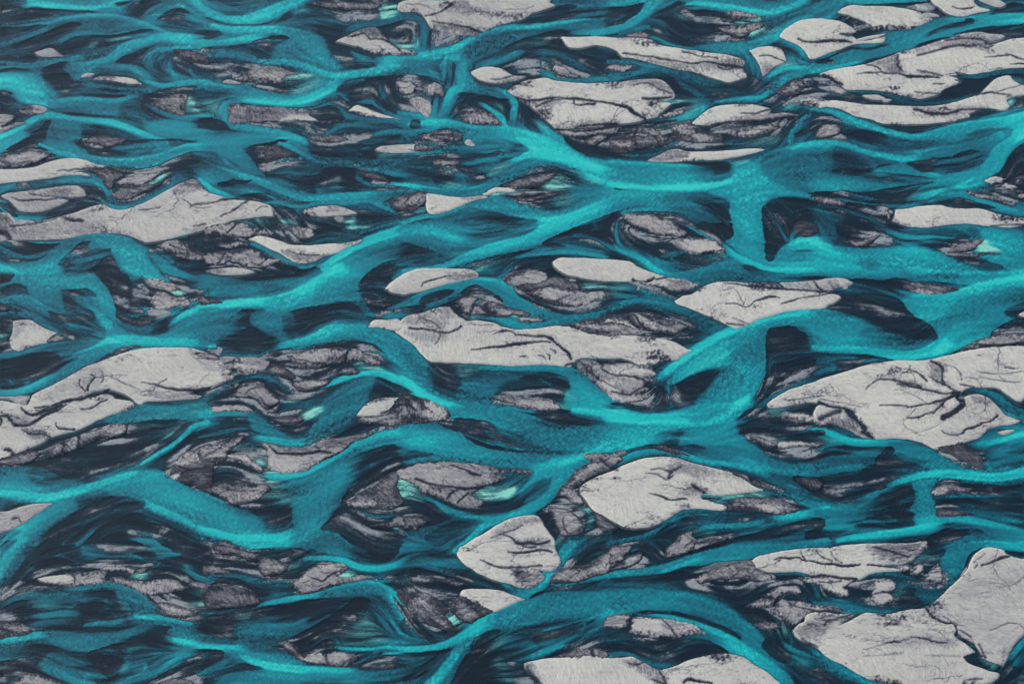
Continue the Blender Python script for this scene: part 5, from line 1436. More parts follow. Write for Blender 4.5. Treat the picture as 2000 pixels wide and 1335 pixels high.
s .95 0: -10,44 0,37.5 12,35.5 25,31 34,29.5 42,31 46,36 52,41 55,43 64,42.5 72,43.5 82,45 90,48.5 100,51 112,51.3 125,50 138,48 150,47.5 160,49 175,52 190,54 205,57 220,57.5 240,59.5 255,63 268,70 272,71.5 262,77 258,80 245,81 232,86 225,87 218,83 205,79 195,79 180,78.5 165,79 158,84 155,87 145,86 132,85 115,85.5 98,86 85,85 65,84 45,83 25,82.5 18,80.5 12,75 6,68 0,63 -8,57 -14,53 -8,51 | broad pale island with S-shaped dark trench across it, largest bank at the very centre
t .6 2: -8,43 10,38 25,38 38,42 33,52 22,49 12,45 0,45
t .5 2: 27,32 38,30 45,35 42,39 32,38
t .7 3: 0,52 28,54 35,58 25,65 8,62
c .9 1.2: 0,50,1.5 15,51,1.2 30,54,1.5 38,54.5,1.2 45,52,1.2 50,48,1.5
c .6 .8: 30,54,.6 28,60,.8 25,66,.6
c .6 .8: 10,40,.6 22,44,.8 30,50,.8
p .08 2: 36,27 43,25 52,34 60,39 52,43 46,38
c .95 1.5: 40,27,3 48,35,3 56,41,2
m .85 1: 43,44 47,42 51,46 49,48
m .5 1: 50,47 58,42 66,42 58,46 52,49
c .85 .8: 82,56,.5 90,52.5,1 98,53.5,.8 103,57,1.2
c .95 1: 103,57,1 115,57.5,1.3 128,57.5,1.5 136,60,2 139,63,1.5 146,68,1.8 152,74,2 156,80,1.8
c .95 1: 60,71.5,.5 72,69.5,1 85,68,1.5 95,67,2 105,65.5,2 115,64.5,1.3 125,63,.8 136,64,.8
c .9 .7: 106,78,.5 110,77,1 114,78,.4
c .9 .7: 124,76,.4 128,77,.8 132,80,.6
c .85 .7: 132,74,.6 135,76,1 137,80,1
c .8 .7: 136,70,.4 140,72,.8 140,75,.5
m .6 1: 137,79 145,79 156,82 155,83 142,82
s .42 2: 145,47 160,44 175,41 190,38 215,36 240,40 258,43 265,50 255,55 240,54 225,52 210,55 195,58 180,57 165,53 155,49 | dark webbed shelf running along the upper right side of the broad central island
t .9 1: 188,44 195,42 210,45 222,49 226,52 215,54 205,53 195,52 189,48
c .8 1: 210,40,2 215,46,2 222,50,2
c .8 1: 170,50,1 182,53,1.2 192,55,1.5
p .1 1.5: 158,84 165,79.5 180,79 200,79 215,78 230,82 240,87 245,92 240,94 236,90 228,85 215,82 195,84 175,85 168,86
c .9 1: 150,86,.8 158,85,1.5 163,88,1.5
q .7 2: 158,83 180,80 200,80 225,84 180,85 165,88
s .72 1: 164,90 170,86 185,85 200,84 218,84 228,86 236,92 238,95 232,99 240,101 230,103 226,104 228,107 230,110 222,112 230,115 226,119 218,121 206,121.5 198,118 188,112 180,105 172,97 | round grey bar cracked like an egg, on the lower right of the broad central island
t .9 1.5: 198,88 215,86 228,90 234,95 226,96 210,95 200,93
t .9 1.5: 183,101 195,101 200,108 205,115 215,118 205,121 192,114 186,107
c .85 .8: 186,90,.8 198,95,1 210,96,1 222,99,1.2 232,103,1.2
c .9 .8: 195,112,.8 205,113,1 214,114,1 220,110,1 228,106,1
c .8 .8: 170,88,1 180,98,1 192,104,.8 200,108,.8
p .62 4: -5,64 5,70 14,82 20,95 22,106 25,113 30,117 15,112 -5,100
g .06 2 48,95>22,100: 18,82 30,83 44,84 46,92 50,100 52,103 47,107 44,112 44,117 35,117 28,112 22,100
q .3 2: 22,86 45,88 48,102 30,108
m .65 2: 45,86 60,85 72,88 62,92 56,96 52,101 48,96
r .78 2/2: 50,86,1.5 65,86.5,2.5 85,88,2.5 105,88,3 125,87.5,3 140,88,3 155,91,3.5 165,96,4 172,102,5 182,112,6 195,122,6 205,126,6
p .62 3: 155,90 170,92 185,104 200,118 210,130 180,130 160,128 150,125 149,113 155,108 152,98 140,92
p .3 4: 50,100 60,93 85,92 120,92.5 135,93 145,97 152,103 154,106 152,110 148,113 130,112 105,113 90,118 75,120 58,112
g .08 2 154,106>95,108: 85,110 100,100 120,94 135,93.5 145,98 152,103 154,107 150,111 148,117 135,116 115,114 100,115 88,120
p .45 4: 45,112 52,103 70,95 90,93 110,96 90,104 82,114 80,122 65,125 50,120
q .5 2: 115,112 148,110 148,118 130,117
s .75 1: 87,118.5! 94,116 105,115 118,117 130,117.5 140,119 140,122 146,126 140,129 128,129.5 118,128 105,125 95,121 | shell-shaped bar, dark left point, pale right side, in the bowl of a turquoise loop
t .4 2: 87,118 98,116 105,119 100,122 92,120
t .5 1.5: 110,116 130,116 138,119 125,119
m .85 1.5: 140,122 148,121 152,127 146,127
m .5 3: 150,112 156,110 160,120 155,128 150,122
p .68 4: 20,110 45,118 75,122 95,124 120,130 145,132 140,142 60,142 40,135 25,126
r .98 2/3: -8,98,3 0,104,4 10,111,4 22,118,4 35,123,4 50,128,4
p .1 1.5: 120,131 140,128 155,130 160,136 150,140 130,136
r .92 3/3: 158,129,2 175,131,3 205,134,4
s .5 1.5: -12,114 -2,113 8,118 15,124 24,131 26,136 10,140 0,134 -5,124 | veined grey-mauve shoulder of sand above a turquoise run, right of the rounded looped bar
T 3 2
r .55 2/2: 45,-2,1.5 60,0,2 75,3,2 90,5,3 110,2,3 150,2,3.5 200,0,4
p .5 4: 60,-4 200,-4 200,3 160,5 100,5 80,5
p .18 3: 160,3 180,0 200,0 200,4
s .92 .5: 28,8! 40,2 48,1 58,2 68,4 76,6 80,8 75,11 65,12.5 55,12 45,9 38,9 | low cream bar with mint notch on its right, wedged between two blue runs, centre right
t .5 1.5: 50,9 62,5 70,5 72,12 60,12.5
c .9 1: 18,3,1.5 28,6,1.5 38,2,1.5
q .8 2: 10,4 40,0 30,8 18,7
m .6 2: 68,5 80,5 82,10 76,12 70,9
p .14 3: 40,9 55,13 75,12 82,9 75,17 62,21 50,20 35,15 25,10
q .6 2: 40,10 70,13 72,18 55,22 40,16
r .35 3/3: -3,9,4 15,12,4 30,16,4 45,22,3 55,26,2
m .45 4: -3,6 12,8 15,14 5,20 -3,20
p .3 2: 75,14 80,9 90,6 95,7 85,12 78,17
r .4 2/2: 90,5,2 82,9,2 78,14,1.5
s .98 0: 58,24! 66,19.5 75,17 82,12 90,8 98,6 110,5.3 125,6 140,6.5 155,6.8 160,10 158,11 165,11 160,6.5 172,6 185,5 195,4 212,3 222,3.5 230,6 226,9 224,12 219,10 218,9 210,14 205,17 212,17 218,20 214,24 207,27 203,30 195,31 180,32 168,33 150,38 138,42 128,47 118,50 112,48 102,43 90,38 78,33 68,29 61,27 | big pale leaf-shaped bar with thin black line under its top edge, left of charcoal tongue
c .9 .8: 105,7,.5 118,8,.8 130,10,1 142,11,1.2 155,12,1.5 165,13,1.2 180,14,1 195,15,1.2 210,16,1.2 220,18,1
c .8 .8: 155,7,1 158,11,1
t .6 1.5: 160,6 195,5 212,4 228,6 222,10 212,9 205,15 180,13 165,11
c .9 .8: 108,27,.5 118,27,.7 126,29.5,.8 132,28,.8 136,24,.8 145,21.5,1.8 152,20.5,1.5 160,20.5,.5
c .85 .8: 162,27,.4 168,25,1 176,22.5,.8 190,19.5,.7 205,18,.8
c .8 1: 108,45,.8 116,46.5,1.2 125,47,1
c .5 1: 115,40,.5 125,44,1 130,46,.8
t .55 1: 196,4 210,4 220,10 212,14
c .9 1: 193,5,1 197,12,1.2 205,15,1.5
r .6 2/3: -5,33,2.5 8,27,3 22,24,3 38,25,3 52,29,3.5 68,35,4 85,42,4 100,49,4 115,53,3
p .35 4: 10,27 35,26 60,34 85,44 110,54 95,58 75,52 55,40 35,30
p .08 3: -3,36 8,31 25,28 45,33 60,40 75,48 90,55 100,58 85,57 70,54 45,58 30,54 15,46 -3,42
s .55 1.5: 18,36 25,36 32,40 42,44 52,46 62,45 72,48 65,53 52,54 40,54 30,50 24,45 | dark webbed bar with one pale spike, inside the blue arch right of centre
t .85 1: 19,36 25,37 33,43 38,49 30,46 22,41
c .9 1.2: 20,38,1 24,46,1.5 30,52,2
q .8 2: 0,36 20,36 35,55 55,56 80,58 70,60 45,60 30,56
n .6 1/1: 45,50,1 58,54,1 70,53,1 78,52,.8
r .3 2/2: 35,57,1.5 50,58,2 65,60,2 80,62,2.5
p .1 3: 40,57 70,58 90,60 85,66 72,69 60,66 45,60
s .8 1: -40,46 -20,44 0,44 10,47 20,50 26,53 20,55 8,56 -10,55 -30,52 | cream spit with a mauve fringe in the bay under the blue arch, right of centre
t .5 1.5: 0,52 20,52 24,54 5,57 -10,56
r .97 3/3: 32,104,3 45,96,3.5 58,86,4 72,75,4.5 88,65,4.5 105,56,4.5 120,50,4.5 140,43,4.5 160,38,4.5 180,36,5 205,37,6
p .72 4: 55,105 60,92 80,76 105,62 130,50 150,46 165,40 205,35 205,50 195,55 185,50 176,48 160,48 150,52 146,65 146,75 140,85 128,95 115,92 100,88 85,90 70,100
p .62 3: 110,65 140,52 150,52 146,76 148,88 130,88 115,80
m .35 5: 62,98 78,84 95,72 105,70 98,80 85,88 70,98
p .05 1.5: 148,52 155,49.5 168,47.5 176,48.5 178,52 184,55 187,61 190,65 197,69 203,72 195,75 182,74 170,72 160,72 152,76 147,76 146,68
q .2 2: 150,52 180,56 195,70 160,70
p .3 3: 150,76 165,72 182,76 200,74 190,82 170,88 150,92 145,88
r .4 1/1: 155,78,1 170,74,1 190,73,1 
g .06 2.5 62,108>110,120: 36,108 40,106 45,107 50,111 52,106 62,102 75,95 82,92.5 90,92 98,88 105,85.5 112,85 118,87 123,93 124,102 120,112 112,120 100,124 85,124 70,126 55,129 40,130 35,126 38,118
p .66 4: 88,110 100,96 112,90 122,95 126,104 122,114 112,124 95,130 75,132 78,122
p .05 2: 38,108 46,107 52,112 55,106 70,100 82,94 88,96 80,108 70,118 55,126 42,128 38,118
r .3 1/1: 47,108,1.2 42,116,1.2 38,126,1.2
r .4 1/1: 47,104,1.5 52,110,1.5 54,116,1
r .9 3/4: 130,78,4 132,92,5 132,100,5.5 128,112,6 120,124,6 108,134,6
p .78 4: 125,85 145,85 144,100 135,115 120,130 100,140 80,138 95,130 112,124 122,110 126,98
p .85 4: -5,128 15,131 40,133 60,129 80,124 110,122 125,120 110,136 60,145 -5,145
p .06 2: 0,121 12,122 25,116 36,110 38,120 36,130 20,130 8,128 -3,126
q .4 2: 15,122 36,112 36,120 20,126
p .05 2.5: 146,96 155,88 175,80 195,75 205,73 205,88 190,98 175,106 160,115 145,120 130,130 118,140 125,128 138,112
q .7 3: 145,100 175,84 205,78 200,88 175,105 150,115 130,128
r .55 2/3: 142,122,1.5 158,114,2 175,106,2.5 190,99,3 205,94,3
p .35 3: 165,110 185,100 205,90 205,100 185,108 165,114
q .8 2: 120,136 140,122 160,116 168,112 155,125 140,134
m .4 3: 148,128 160,122 165,128 152,138
T 4 2
p .6 4: -5,-5 200,-5 205,12 180,16 150,12 110,3 60,2 20,0
s .85 0: -6,6 5,2.5 15,1.5 25,2 29,5 24,7 26,11 24,12.5 20,10 14,13 6,13.5 0,12 | pale frilled tip of sand with mint edge, directly left of the charcoal tongue, right side
t .45 1: 8,4 15,4 22,11 12,13
p .1 2: 30,3 48,2 54,6 52,11 40,9 32,6
p .1 2: 62,5 72,1 86,2 80,8 75,11 72,16 66,12
p .45 3: 80,-2 100,0 125,-2 140,3 115,2 90,5
r .5 1/1: 28,6,1 40,9,1.5 55,13,1.5 68,17,2 80,20,2.5
p .3 2: 15,16 28,10 45,10 65,16 75,21 50,17 25,17
s .38 2: 80,9! 84,7 95,6 110,7 125,9 135,12 125,15 112,16.5 100,16 90,14 84,12 | dark spindle-shaped bar with a pale lower rim in the wide river, right side
t .75 1: 88,13 100,14 112,15 118,15.5 105,17 92,15.5
p .12 2: 82,7 105,4 135,7 152,10 140,13 120,15 130,10 105,6
r .6 2/2: 70,10,1.5 78,14,2 90,17.5,2.5 105,18.5,2.5
r .92 3/3: 80,20,1.5 100,19,3 120,18,3 140,14,3.5 160,9,4 180,5,5 205,1,6
p .75 4: 75,22 100,19 130,16 160,9 205,4 205,18 195,25 188,40 170,55 150,65 130,72 110,76 112,60 108,50 95,42 85,32
p .62 4: 120,45 130,25 160,15 200,8 198,22 185,40 165,52 140,62 122,65
m .3 4: 88,32 105,25 118,22 112,40 104,46 95,40
p .055 2: 0,30! 10,21 15,17.5 30,17 45,16 60,17 72,20 78,22 82,26 85,31 92,38 100,42 108,48 112,53 115,58 112,61 105,61 90,59 75,54 60,48 45,41 30,36 15,33
q .12 3: 15,20 60,20 100,45 60,40
p .62 4: -5,33 15,34 30,38 45,44 60,51 75,57 95,62 108,62 100,67 80,70 50,70 20,68 -5,64
p .5 4: 45,48 65,54 90,62 105,62 95,68 65,67 40,58
r .5 3/4: -5,58,2 10,66,2 20,68,2
r .92 3/3: -5,69,3 15,70,3 35,71,3.5 55,73,4 75,75.5,4 90,75.5,4 105,72,4 115,64,4 119,58,4
p .85 3: 60,70 90,72 112,62 120,58 128,66 115,74 100,79 80,80 62,78
p .12 2: -3,76 20,74 40,75 60,78 72,81 50,86 25,90 0,99 -3,99
r .45 2/2: 0,82,3 20,78,2 40,79,1.5
r .5 2/4: -3,94,2 8,90,2.5 20,88,2
r .3 2/2: 35,86,1 50,81,1.5 60,79,1.5
q .3 1.5: 15,93 35,89 70,82 60,84
p .3 3: 180,32 205,20 205,30 190,40
p .07 3: 165,56 185,42 200,38 205,38 205,56 180,56
q .6 2: 165,56 205,45 205,56
s .9 0: 193,37! 200,33 210,32 210,39 200,39.5 | scrap of pale sand cut by the right edge, above dark gravel beside the wide river
s .6 2: 150,63 165,57 180,55.5 205,55 205,65 190,66 175,67 165,66.5 155,69 145,71 135,73.5 140,69 | mauve gravel strip with tangled dark threads, along the wide river at the right edge
c .95 1: 150,66,1 165,66,1.2 180,66.5,1.2 195,65,2.5 205,66.5,2.5
r .3 .5/.5: 185,65.5,1 205,67,1
s .98 0: -5,102! 0,100 8,97 22,93 38,88 55,84 72,81.5 85,81.3 98,81.5 110,79.5 120,77 130,75 145,71.5 160,69 178,67.5 195,67.5 215,68.5 215,118 200,117 195,120 188,118 180,112 172,107.5 160,107 150,106.5 142,108 137,111.5 132,118 138,124 133,130 128,136 120,142 105,148 90,152 72,155 58,156 47,154 40,146 38,140 37,134 30,129 20,126 8,125 0,122 -12,121 -24,123 -36,126 -48,126.5! -50,123 -42,117 -30,110 -18,106 | biggest pale bank of the right side, a branching black creek meeting in its middle
c .6 .7: 0,118,.5 20,122,.6 40,126,.5
t .6 1.5: 70,98 85,100 100,106 118,112 110,114 92,108 78,104
t .6 2: 105,84 120,86 122,98 128,106 115,104 108,98 104,90
c .9 .8: 45,109,.4 53,103,.6 60,99.5,1 72,100,1 82,103,1.5 90,107,1.3 100,109,1.2 112,112,1.3 122,113.5,1 132,111.5,.8
c .7 1: 75,104,1 88,104,1.5 100,107,1
c .95 .8: 87,91,.5 93,93,.9 100,98,1.7 105,102.5,.9
c .6 .7: 87,86,.5 87,91,.6
c .95 1: 108,82,1.5 115,85,1.5 119,89,1.8 119,96,1.2 121,103,1.3 127,108,1.3 133,111,1
c .9 .8: 107,97,.8 115,102,1 121,104,.8
c .8 .8: 136,104,1 142,105,.8 150,107,.8
c .6 .8: 122,86,.5 133,90,.7 138,100,.7
c .95 .8: 178,87,.4 185,88,1 192,89,.4
c .4 .8: 170,83,.4 180,87,.5
c .6 .7: 152,92,.4 175,94,.6 200,92,.5
c .6 .7: 155,97,.4 175,101,.6 195,103,.5
c .9 1: 85,127,1 100,124.5,1.2 115,121,1.5 125,117,2 135,112,2
c .85 .8: 58,125,.5 70,124.5,1 85,125.5,1
c .95 1: 130,113,4 136,117,4 138,124,4 130,130,4 120,137,4
c .85 1: 110,133,1 118,124,2 122,118,1.5
q .3 1: 130,112 140,110 140,122 122,138 118,135
r .55 2/2: 143,110,1.5 152,109,2 162,111,2.5 172,116,2.5 180,124,3 190,134,3
r .6 2/3: 165,121,1 175,127,1.5 185,134,2
p .1 1: 142,108 155,106.5 170,107 180,112 190,118 200,125 200,130 188,124 175,114 160,109
s .9 0: 140,118 146,114.5 155,114 163,117 168,121 174,127 180,134 190,138 178,142 160,142 140,144 128,150 122,148 130,138 138,128 | pale bean-shaped bank between the black creek and a blue hook, right side
t .6 1.5: 145,115 160,118 165,124 150,122
c .8 .8: 0,121,2 10,126,2 25,128,1.5 33,132,1.5
t .4 1.5: 0,122 20,126 35,130 30,134 10,134 0,130
T 0 3
s .92 0: -5,-4 15,-6 24,-4 30,-6 45,-8 62,-12 90,-12 125,-8 128,-2 112,4 100,7 90,12.5 80,17.5 70,21 58,24 48,27.5 38,33 30,36 18,41 12,43 -5,50 | large smooth grey bank, black double loop at its top, left edge below whale-shaped bank
c .95 1.2: 20,-1,1.2 26,4,1.8 35,4.5,1.8 45,1,2.2 60,-4,2.5
c .95 1: -4,6,1.5 6,6,1.8 10,10,1.8 15,15,2 25,15.5,2.2 35,11,2.5 42,6,2.2 55,0,1.8
c .8 1: 1,6,1.5 2,12,1.5 0,15,1.2
t .6 1.5: 10,6 25,6 30,12 18,14 11,11
c .85 .8: 20,20,.6 30,24,1 40,24,1.2 49,27,1
c .8 .8: 30,23,.6 38,21,.8 45,23,1 
c .95 1: 54,13,.4 56,18,1 62,19,1.2 72,19,1
t .55 1.5: 20,20 40,22 48,27 38,27 28,25
c .95 2: 5,39,2 10,40,2 13,43,1.5
m .5 1.5: 5,41 10,41 11,44 6,45
r .62 4/3: 85,20,1.5 100,13,3 120,8,5 140,6,5.5 165,5,5 205,4,4
p .6 3: 100,12 120,3 140,-2 200,-6 205,5 175,10 150,9 120,12 108,15
m .4 3: 108,13 140,5 190,0 195,3 160,8 120,13
p .3 2: 72,20 95,13 105,13 108,15 90,22 75,25 60,26
r .35 2/2: 20,42,1.5 40,33,2 60,26,2.5 80,22,2
p .1 2: 18,43 45,30 75,25 100,18 130,12 155,9.5 178,10 188,13 178,20 168,30 150,42 130,55 110,66 90,71 70,70 55,64 45,58 30,54 0,54 -5,50
q .9 3: 20,50 45,35 65,28 80,24 105,15 122,14 122,22 100,27 75,35 50,45 30,53 10,53
q .5 4: 60,60 90,50 120,48 150,40 150,45 120,58 95,68 70,66
s .4 2: 44,46! 52,35 68,28 80,23 95,18 110,14 122,14.5 121,23 110,27 98,27 80,35 70,38 62,43 52,45 | ragged dark ridge with silver crests along the top of a long dark pool, left
t .65 1: 100,18 112,15 121,16 118,23 108,22
t .6 1: 66,38 72,29 74,34 70,40
t .55 1: 50,38 55,34 60,36 52,42
c .95 1: 76,24,1.5 75,36,2
c .9 1: 62,30,1.2 60,43,1.5
s .35 2: -4,50 8,46 20,42 30,40 38,41 36,46 30,50 22,52 12,53 -4,53 | low dark ridge of silver-flecked mud at the left edge above a turquoise channel
m .3 4: 130,20 150,14 172,17 170,26 155,26 140,24
n .6 1.5/1.5: 155,28,1 165,24,1.5 171,18,1
m .2 4: 105,62 130,52 145,46 140,52 120,64
q .5 3: 140,35 165,30 158,36 145,42
t .5 1: 104,52 112,49 118,50 112,56
p .55 5: -5,53 20,54 45,58 60,68 85,73 60,80 20,81 -5,80
p .38 4: 30,56 55,62 75,72 50,76 30,70
r .93 3/3: -5,80,3 10,82,4 30,84,4.5 50,84.5,4.5 70,80,4.5 90,74,4 110,68,4 130,62,4 145,58,2
p .65 3: 100,75 125,65 145,57 165,62 178,72 200,86 205,110 185,112 160,100 140,90 125,84 110,83
p .7 3: 140,60 160,62 180,75 205,92 205,108 180,100 155,85 140,75
r .9 2/2: 128,85,1.5 150,95,3.5 170,103,3 190,114,3 205,119,3
r .85 2/2: 130,56,1 140,50,1.5 150,44,2 160,38,2 172,30,2 180,22,2 190,14,2.5 200,12,3
r .1 3/1: 168,28,2 175,20,2.5 183,12,2.5 195,9,2
g .3 2 188,22>150,55: 152,56 150,46 165,37 178,28 186,21 192,22 186,32 178,42 170,52 160,62 155,60
p .12 2: 186,22 200,18 200,35 180,42 172,50 160,60 163,66 170,50 178,38
s .32 2: 165,58 170,50 178,43 190,38 205,35 205,80 195,76 185,72 175,68 166,64 | dark plough-furrowed shoal with bright chip at its left tip, right of a turquoise fork
t .55 1.5: 170,50 185,42 200,38 200,46 185,50 172,55
t .9 .8: 164,64 168,62.5 172,62 175,64 172,66.5 168,67
c .8 1.2: 175,62,1 190,57,1.5 205,58,1.5
q .7 2: 165,60 200,40 205,80 180,70
r .85 3/3: 50,90,1.5 40,97,4 30,106,5 20,113,6 8,122,6 -2,130,7 -10,138,7
p .6 4: 55,88 70,85 75,95 60,105 50,112 40,122 30,136 5,136 25,110 40,100
p .38 4: -3,118 10,115 20,118 5,128 -3,130
s .78 0: -5,101 8,98 18,94.5 30,91.5 42,90.5 51,90.5! 46,94 38,99 30,105 22,110 12,115 0,119 -5,121 | smooth grey wedge of sand entering from the left edge, its point under a turquoise junction
m .75 1: 20,107 26,104 34,102 28,106 22,109
c .8 1: 12,106,1 18,105,1.2 20,109,1
p .14 3: -5,90 3,88 20,90 40,90 20,93 -5,100
p .4 3: -5,88 2,86 2,95 -5,97
g .12 3 145,90>80,80: 70,96 85,86 105,83 122,83 130,86 138,87 140,91 136,96 128,100 138,103 138,106 130,108 122,114 124,123 115,134 50,136 60,110
r .3 2/2: 65,115,1.5 90,105,2 115,95,2 130,88,2
r .4 2/2: 75,130,1.5 85,120,2.5 95,110,2.5
p .08 2: 45,125 60,108 75,98 75,103 60,118 48,133 40,136
q .7 3: 125,115 150,110 165,113 155,122 135,123 125,121
r .7 2/2: 123,124,2 135,126,2.5 150,128,3 165,133,3
m .3 2: 122,122 132,120 140,125 125,127
p .08 3: 150,115 175,118 192,120 190,134 170,134 150,125
p .06 2: 100,134 115,127 130,127 142,132 143,136
p .12 2: -3,132 12,125 16,126 12,134
T 1 3
r .75 2/3: -5,5,3 10,3,3.5 25,2.5,3.5 45,3,3 55,8,4
p .5 3: 42,3 58,8 70,18 80,24 92,27 75,28 60,25 48,20 43,12
g .12 1.5 44,11>0,15: -5,8 20,7 35,9 43,12 43,15 38,17 20,18 10,22 -5,28
r .45 2/2: -5,26,1.5 15,22,2 30,19,2 44,17,1.5
p .15 2: -5,30 15,26 30,22 46,20 44,24 36,27 20,30 0,35
r .9 2/3: 40,26,2 50,27,2.5 65,29,3 80,31.5,3.5 95,31,3.5 110,26,3.5 122,20,3.5
p .62 3: 95,31 100,25 100,20 112,8 125,2 150,-2 148,4 138,12 128,20 115,28 105,32
p .55 4: 105,18 118,0 140,-8 155,-10 148,4 138,14 122,24
m .85 2: 93,4 100,0 112,-4 115,0 105,6 100,10 95,9
p .08 2: 85,3 93,2 94,10 103,11 103,15 98,20 95,24 85,22 75,15 68,12 80,10
s .4 1.5: 66,9! 72,6.5 82,6 90,8 95,10 88,13 78,14 70,13 | small dark furry nub beside a mint fan, between two merging blue runs, left of centre
q .7 2: 80,6 100,10 100,15 85,17
s .6 1.5: -5,36 10,34 25,29 38,26 35,32 28,36 22,42 20,48 10,50 0,50 -5,48 | grey plough-furrowed bank with a mint chute at its right end, left of centre lower half
c .5 2: 0,45,1.5 10,40,1.5 20,33,1.5
n .9 1/1: 25,40,1 31,36,1.5 38,30,2
m .35 3: 38,30 50,30 55,34 45,40 35,40
q .9 3: 30,38 45,34 55,38 60,48 50,52 45,45 30,45
s .6 1: 50,31.5! 60,32 70,34 80,36 95,36.5 105,35 112,30.5 125,28 140,25.5 150,23.5 165,22.5 155,27 145,31 138,36 130,41 118,47 110,51 100,57 90,60 80,61 72,60 66,57 60,54 62,45 58,38 | long grey spit, dark crease along its middle, against a sweeping turquoise run, lower left
t .35 2: 105,34 120,29 145,25 150,28 135,34 110,38 90,42 75,40
t .78 2: 68,46 90,44 112,46 95,56 78,60 66,56
c .95 1: 62,36,.8 70,42,1.2 80,43,1.5 95,43.5,2 110,41,2 122,41,1
c .9 1: 105,34,.8 112,39,1
n .7 1/1: 122,37,1 132,36,1.5 138,36,1
s .6 1: 22,44 35,43 45,47 52,52 57,57 56,61! 50,58 42,52 32,49 24,47 | thin grey crescent of sand above a mint spout, left of centre lower half
m .5 2: 48,50 54,44 58,48 60,54 54,54
p .14 3: 20,55 35,49 48,55 55,62 40,64 20,60
q .7 3: 0,55 20,53 45,60 45,68 20,62 0,68
r .35 2/2: 0,68,2 8,60,2 25,58,2 40,64,2
m .85 1.5: 56,60 64,57 75,61 85,62 75,64 60,63
r .93 2/2: 48,64,1 62,64,2.5 80,64,3 95,61,3.5 108,56,3.5 120,48,4 133,40,4 145,34,4 160,28,4 175,24,4 205,20,5
m .8 1.5: 58,68 68,67 78,68 70,71 62,71
s .5 2: 2,75! 10,71 22,69 35,70 48,72 58,72 64,75 58,82 52,85 42,90 30,92 20,88 10,82 | dark mauve shoal with silver sheen and a black spot, left of heart-shaped black pool
c .9 2: 44,74,2 50,74,2
t .7 2: 45,78 58,76 56,81 48,84
q .8 3: 10,80 60,75 75,72 60,90 45,95 25,93
m .45 4: 58,78 68,72 78,73 84,80 84,90 76,92 66,87 56,85
p .5 4: 80,71 95,64 110,59 125,50 140,40 150,36 180,33 185,40 150,70 140,84 130,92 122,102 115,112 108,118 98,118 88,112 84,100 84,86
p .58 3: 100,75 115,62 135,50 138,60 130,80 122,98 110,115 95,115 88,100
r .55 2/5: 82,72,1.5 95,68,2 110,62,2.5 122,54,2.5
m .2 4: 84,82 92,76 92,96 86,100
g .08 2 185,38>130,60: 135,52 150,42 170,35 182,33 188,36 192,41 190,46 195,50 185,55 170,60 150,72 138,82 132,88 134,75
r .25 2/2: 130,90,1 145,78,1 165,65,1.2 185,52,1.2
p .05 2: 136,80 150,70 165,62 180,55 192,50 188,57 170,68 155,78 140,88 132,92
m .45 2: 185,38 190,34 198,36 205,42 196,44 190,41
s .38 2.5: 133,91! 142,86 150,80 165,72 175,64 183,60 190,62 186,70 188,80 192,86 190,92 178,96 160,94 145,92 | dark mauve bar with rib-like veins, mint foam at its right corner, lower centre
t .62 1.5: 140,89 155,88 165,90 155,94 142,92
q .9 3: 140,85 175,62 190,64 190,92 150,94
m 1 2: 185,72 190,67 197,70 205,75 205,86 195,86 186,84
g .06 1.5 82,97>40,100: 42,96 55,92 68,86 76,89 82,93 83,98 84,104 82,110 76,115 65,118 55,117 42,110 35,102
p .65 4: -5,85 10,88 25,92 40,98 48,110 60,120 45,122 20,118 -5,118
p .55 4: 30,98 45,98 55,112 62,119 40,115
r .8 1/3: -2,80,1 10,86,1.5 25,92,1.5
p .06 2: 0,78 12,85 25,91 38,96 36,93 25,88 10,80
r .95 3/3: -5,115,3 10,119,4 25,123,4.5 42,125,4.5 60,125,5 75,123,5 88,117,5 95,112,4
r .75 4/4: 112,108,5 104,117,6 95,123,5 85,130,5
p .6 4: 95,115 115,112 128,118 140,126 155,134 100,136 80,132
r .7 2/3: 105,118,2 118,117,2.5 130,121,3 142,128,3 155,136,3
p .1 3: 112,115 122,104 132,94 150,95 170,98 190,100 200,105 200,115 185,125 165,128 145,124 130,119
p .08 2: 115,114 125,105 140,108 150,118 145,122 128,117
q .4 3: 140,108 160,106 185,105 190,112 160,115
r .45 2/2: 145,95,1.5 158,100,2.5 170,103,2.5 185,101,2 200,98,2
r .28 2/2: 145,112,2 155,120,2 170,127,2 190,128,2
s .5 2: 160,112 170,110 180,108 184,104 192,103 200,105 205,110 205,116 195,114 188,113 178,113 168,114 | mauve slip of sand with a mint blob under it, near centre of the lower half
m .8 1.5: 182,112 188,111 192,114 190,117 184,116
r .5 2/2: 188,115,1.5 196,120,1.5 205,124,2
p .05 2: 130,119 150,126 170,132 185,136 160,136 140,128
s .45 2: 8,131 18,126 28,129 36,134 30,138 5,138 | dark grainy corner of sand under the bright turquoise bend, lower left of centre
T 2 3
t .85 1.5: 15,2 25,4 32,8 22,10
r .72 2/2: 22,1,1.5 32,5,2 45,7,2 58,7,2 72,10,2.5 85,15,2.5 100,22,3
p .62 4: 10,-6 40,-4 90,0 110,2 150,6 190,14 160,20 120,22 95,20 75,9 50,6 30,5
p .66 4: -5,17 20,12 35,9 50,18 75,30 105,38 135,42 165,42 180,40 160,52 125,57 90,56 60,52 30,49 -5,52
p .55 4: 10,14 35,10 50,20 70,32 45,38 20,28
g .1 2 60,18>95,38: 28,12 40,8 55,8 72,10.5 82,14 84,18 95,22 105,27 125,33 140,40 125,42 105,38 85,34 65,29 50,22 42,20
p .35 3: 84,17 95,20 110,28 130,33 118,34 100,30
q .5 3: 55,20 80,20 105,28 125,36 100,36 75,32
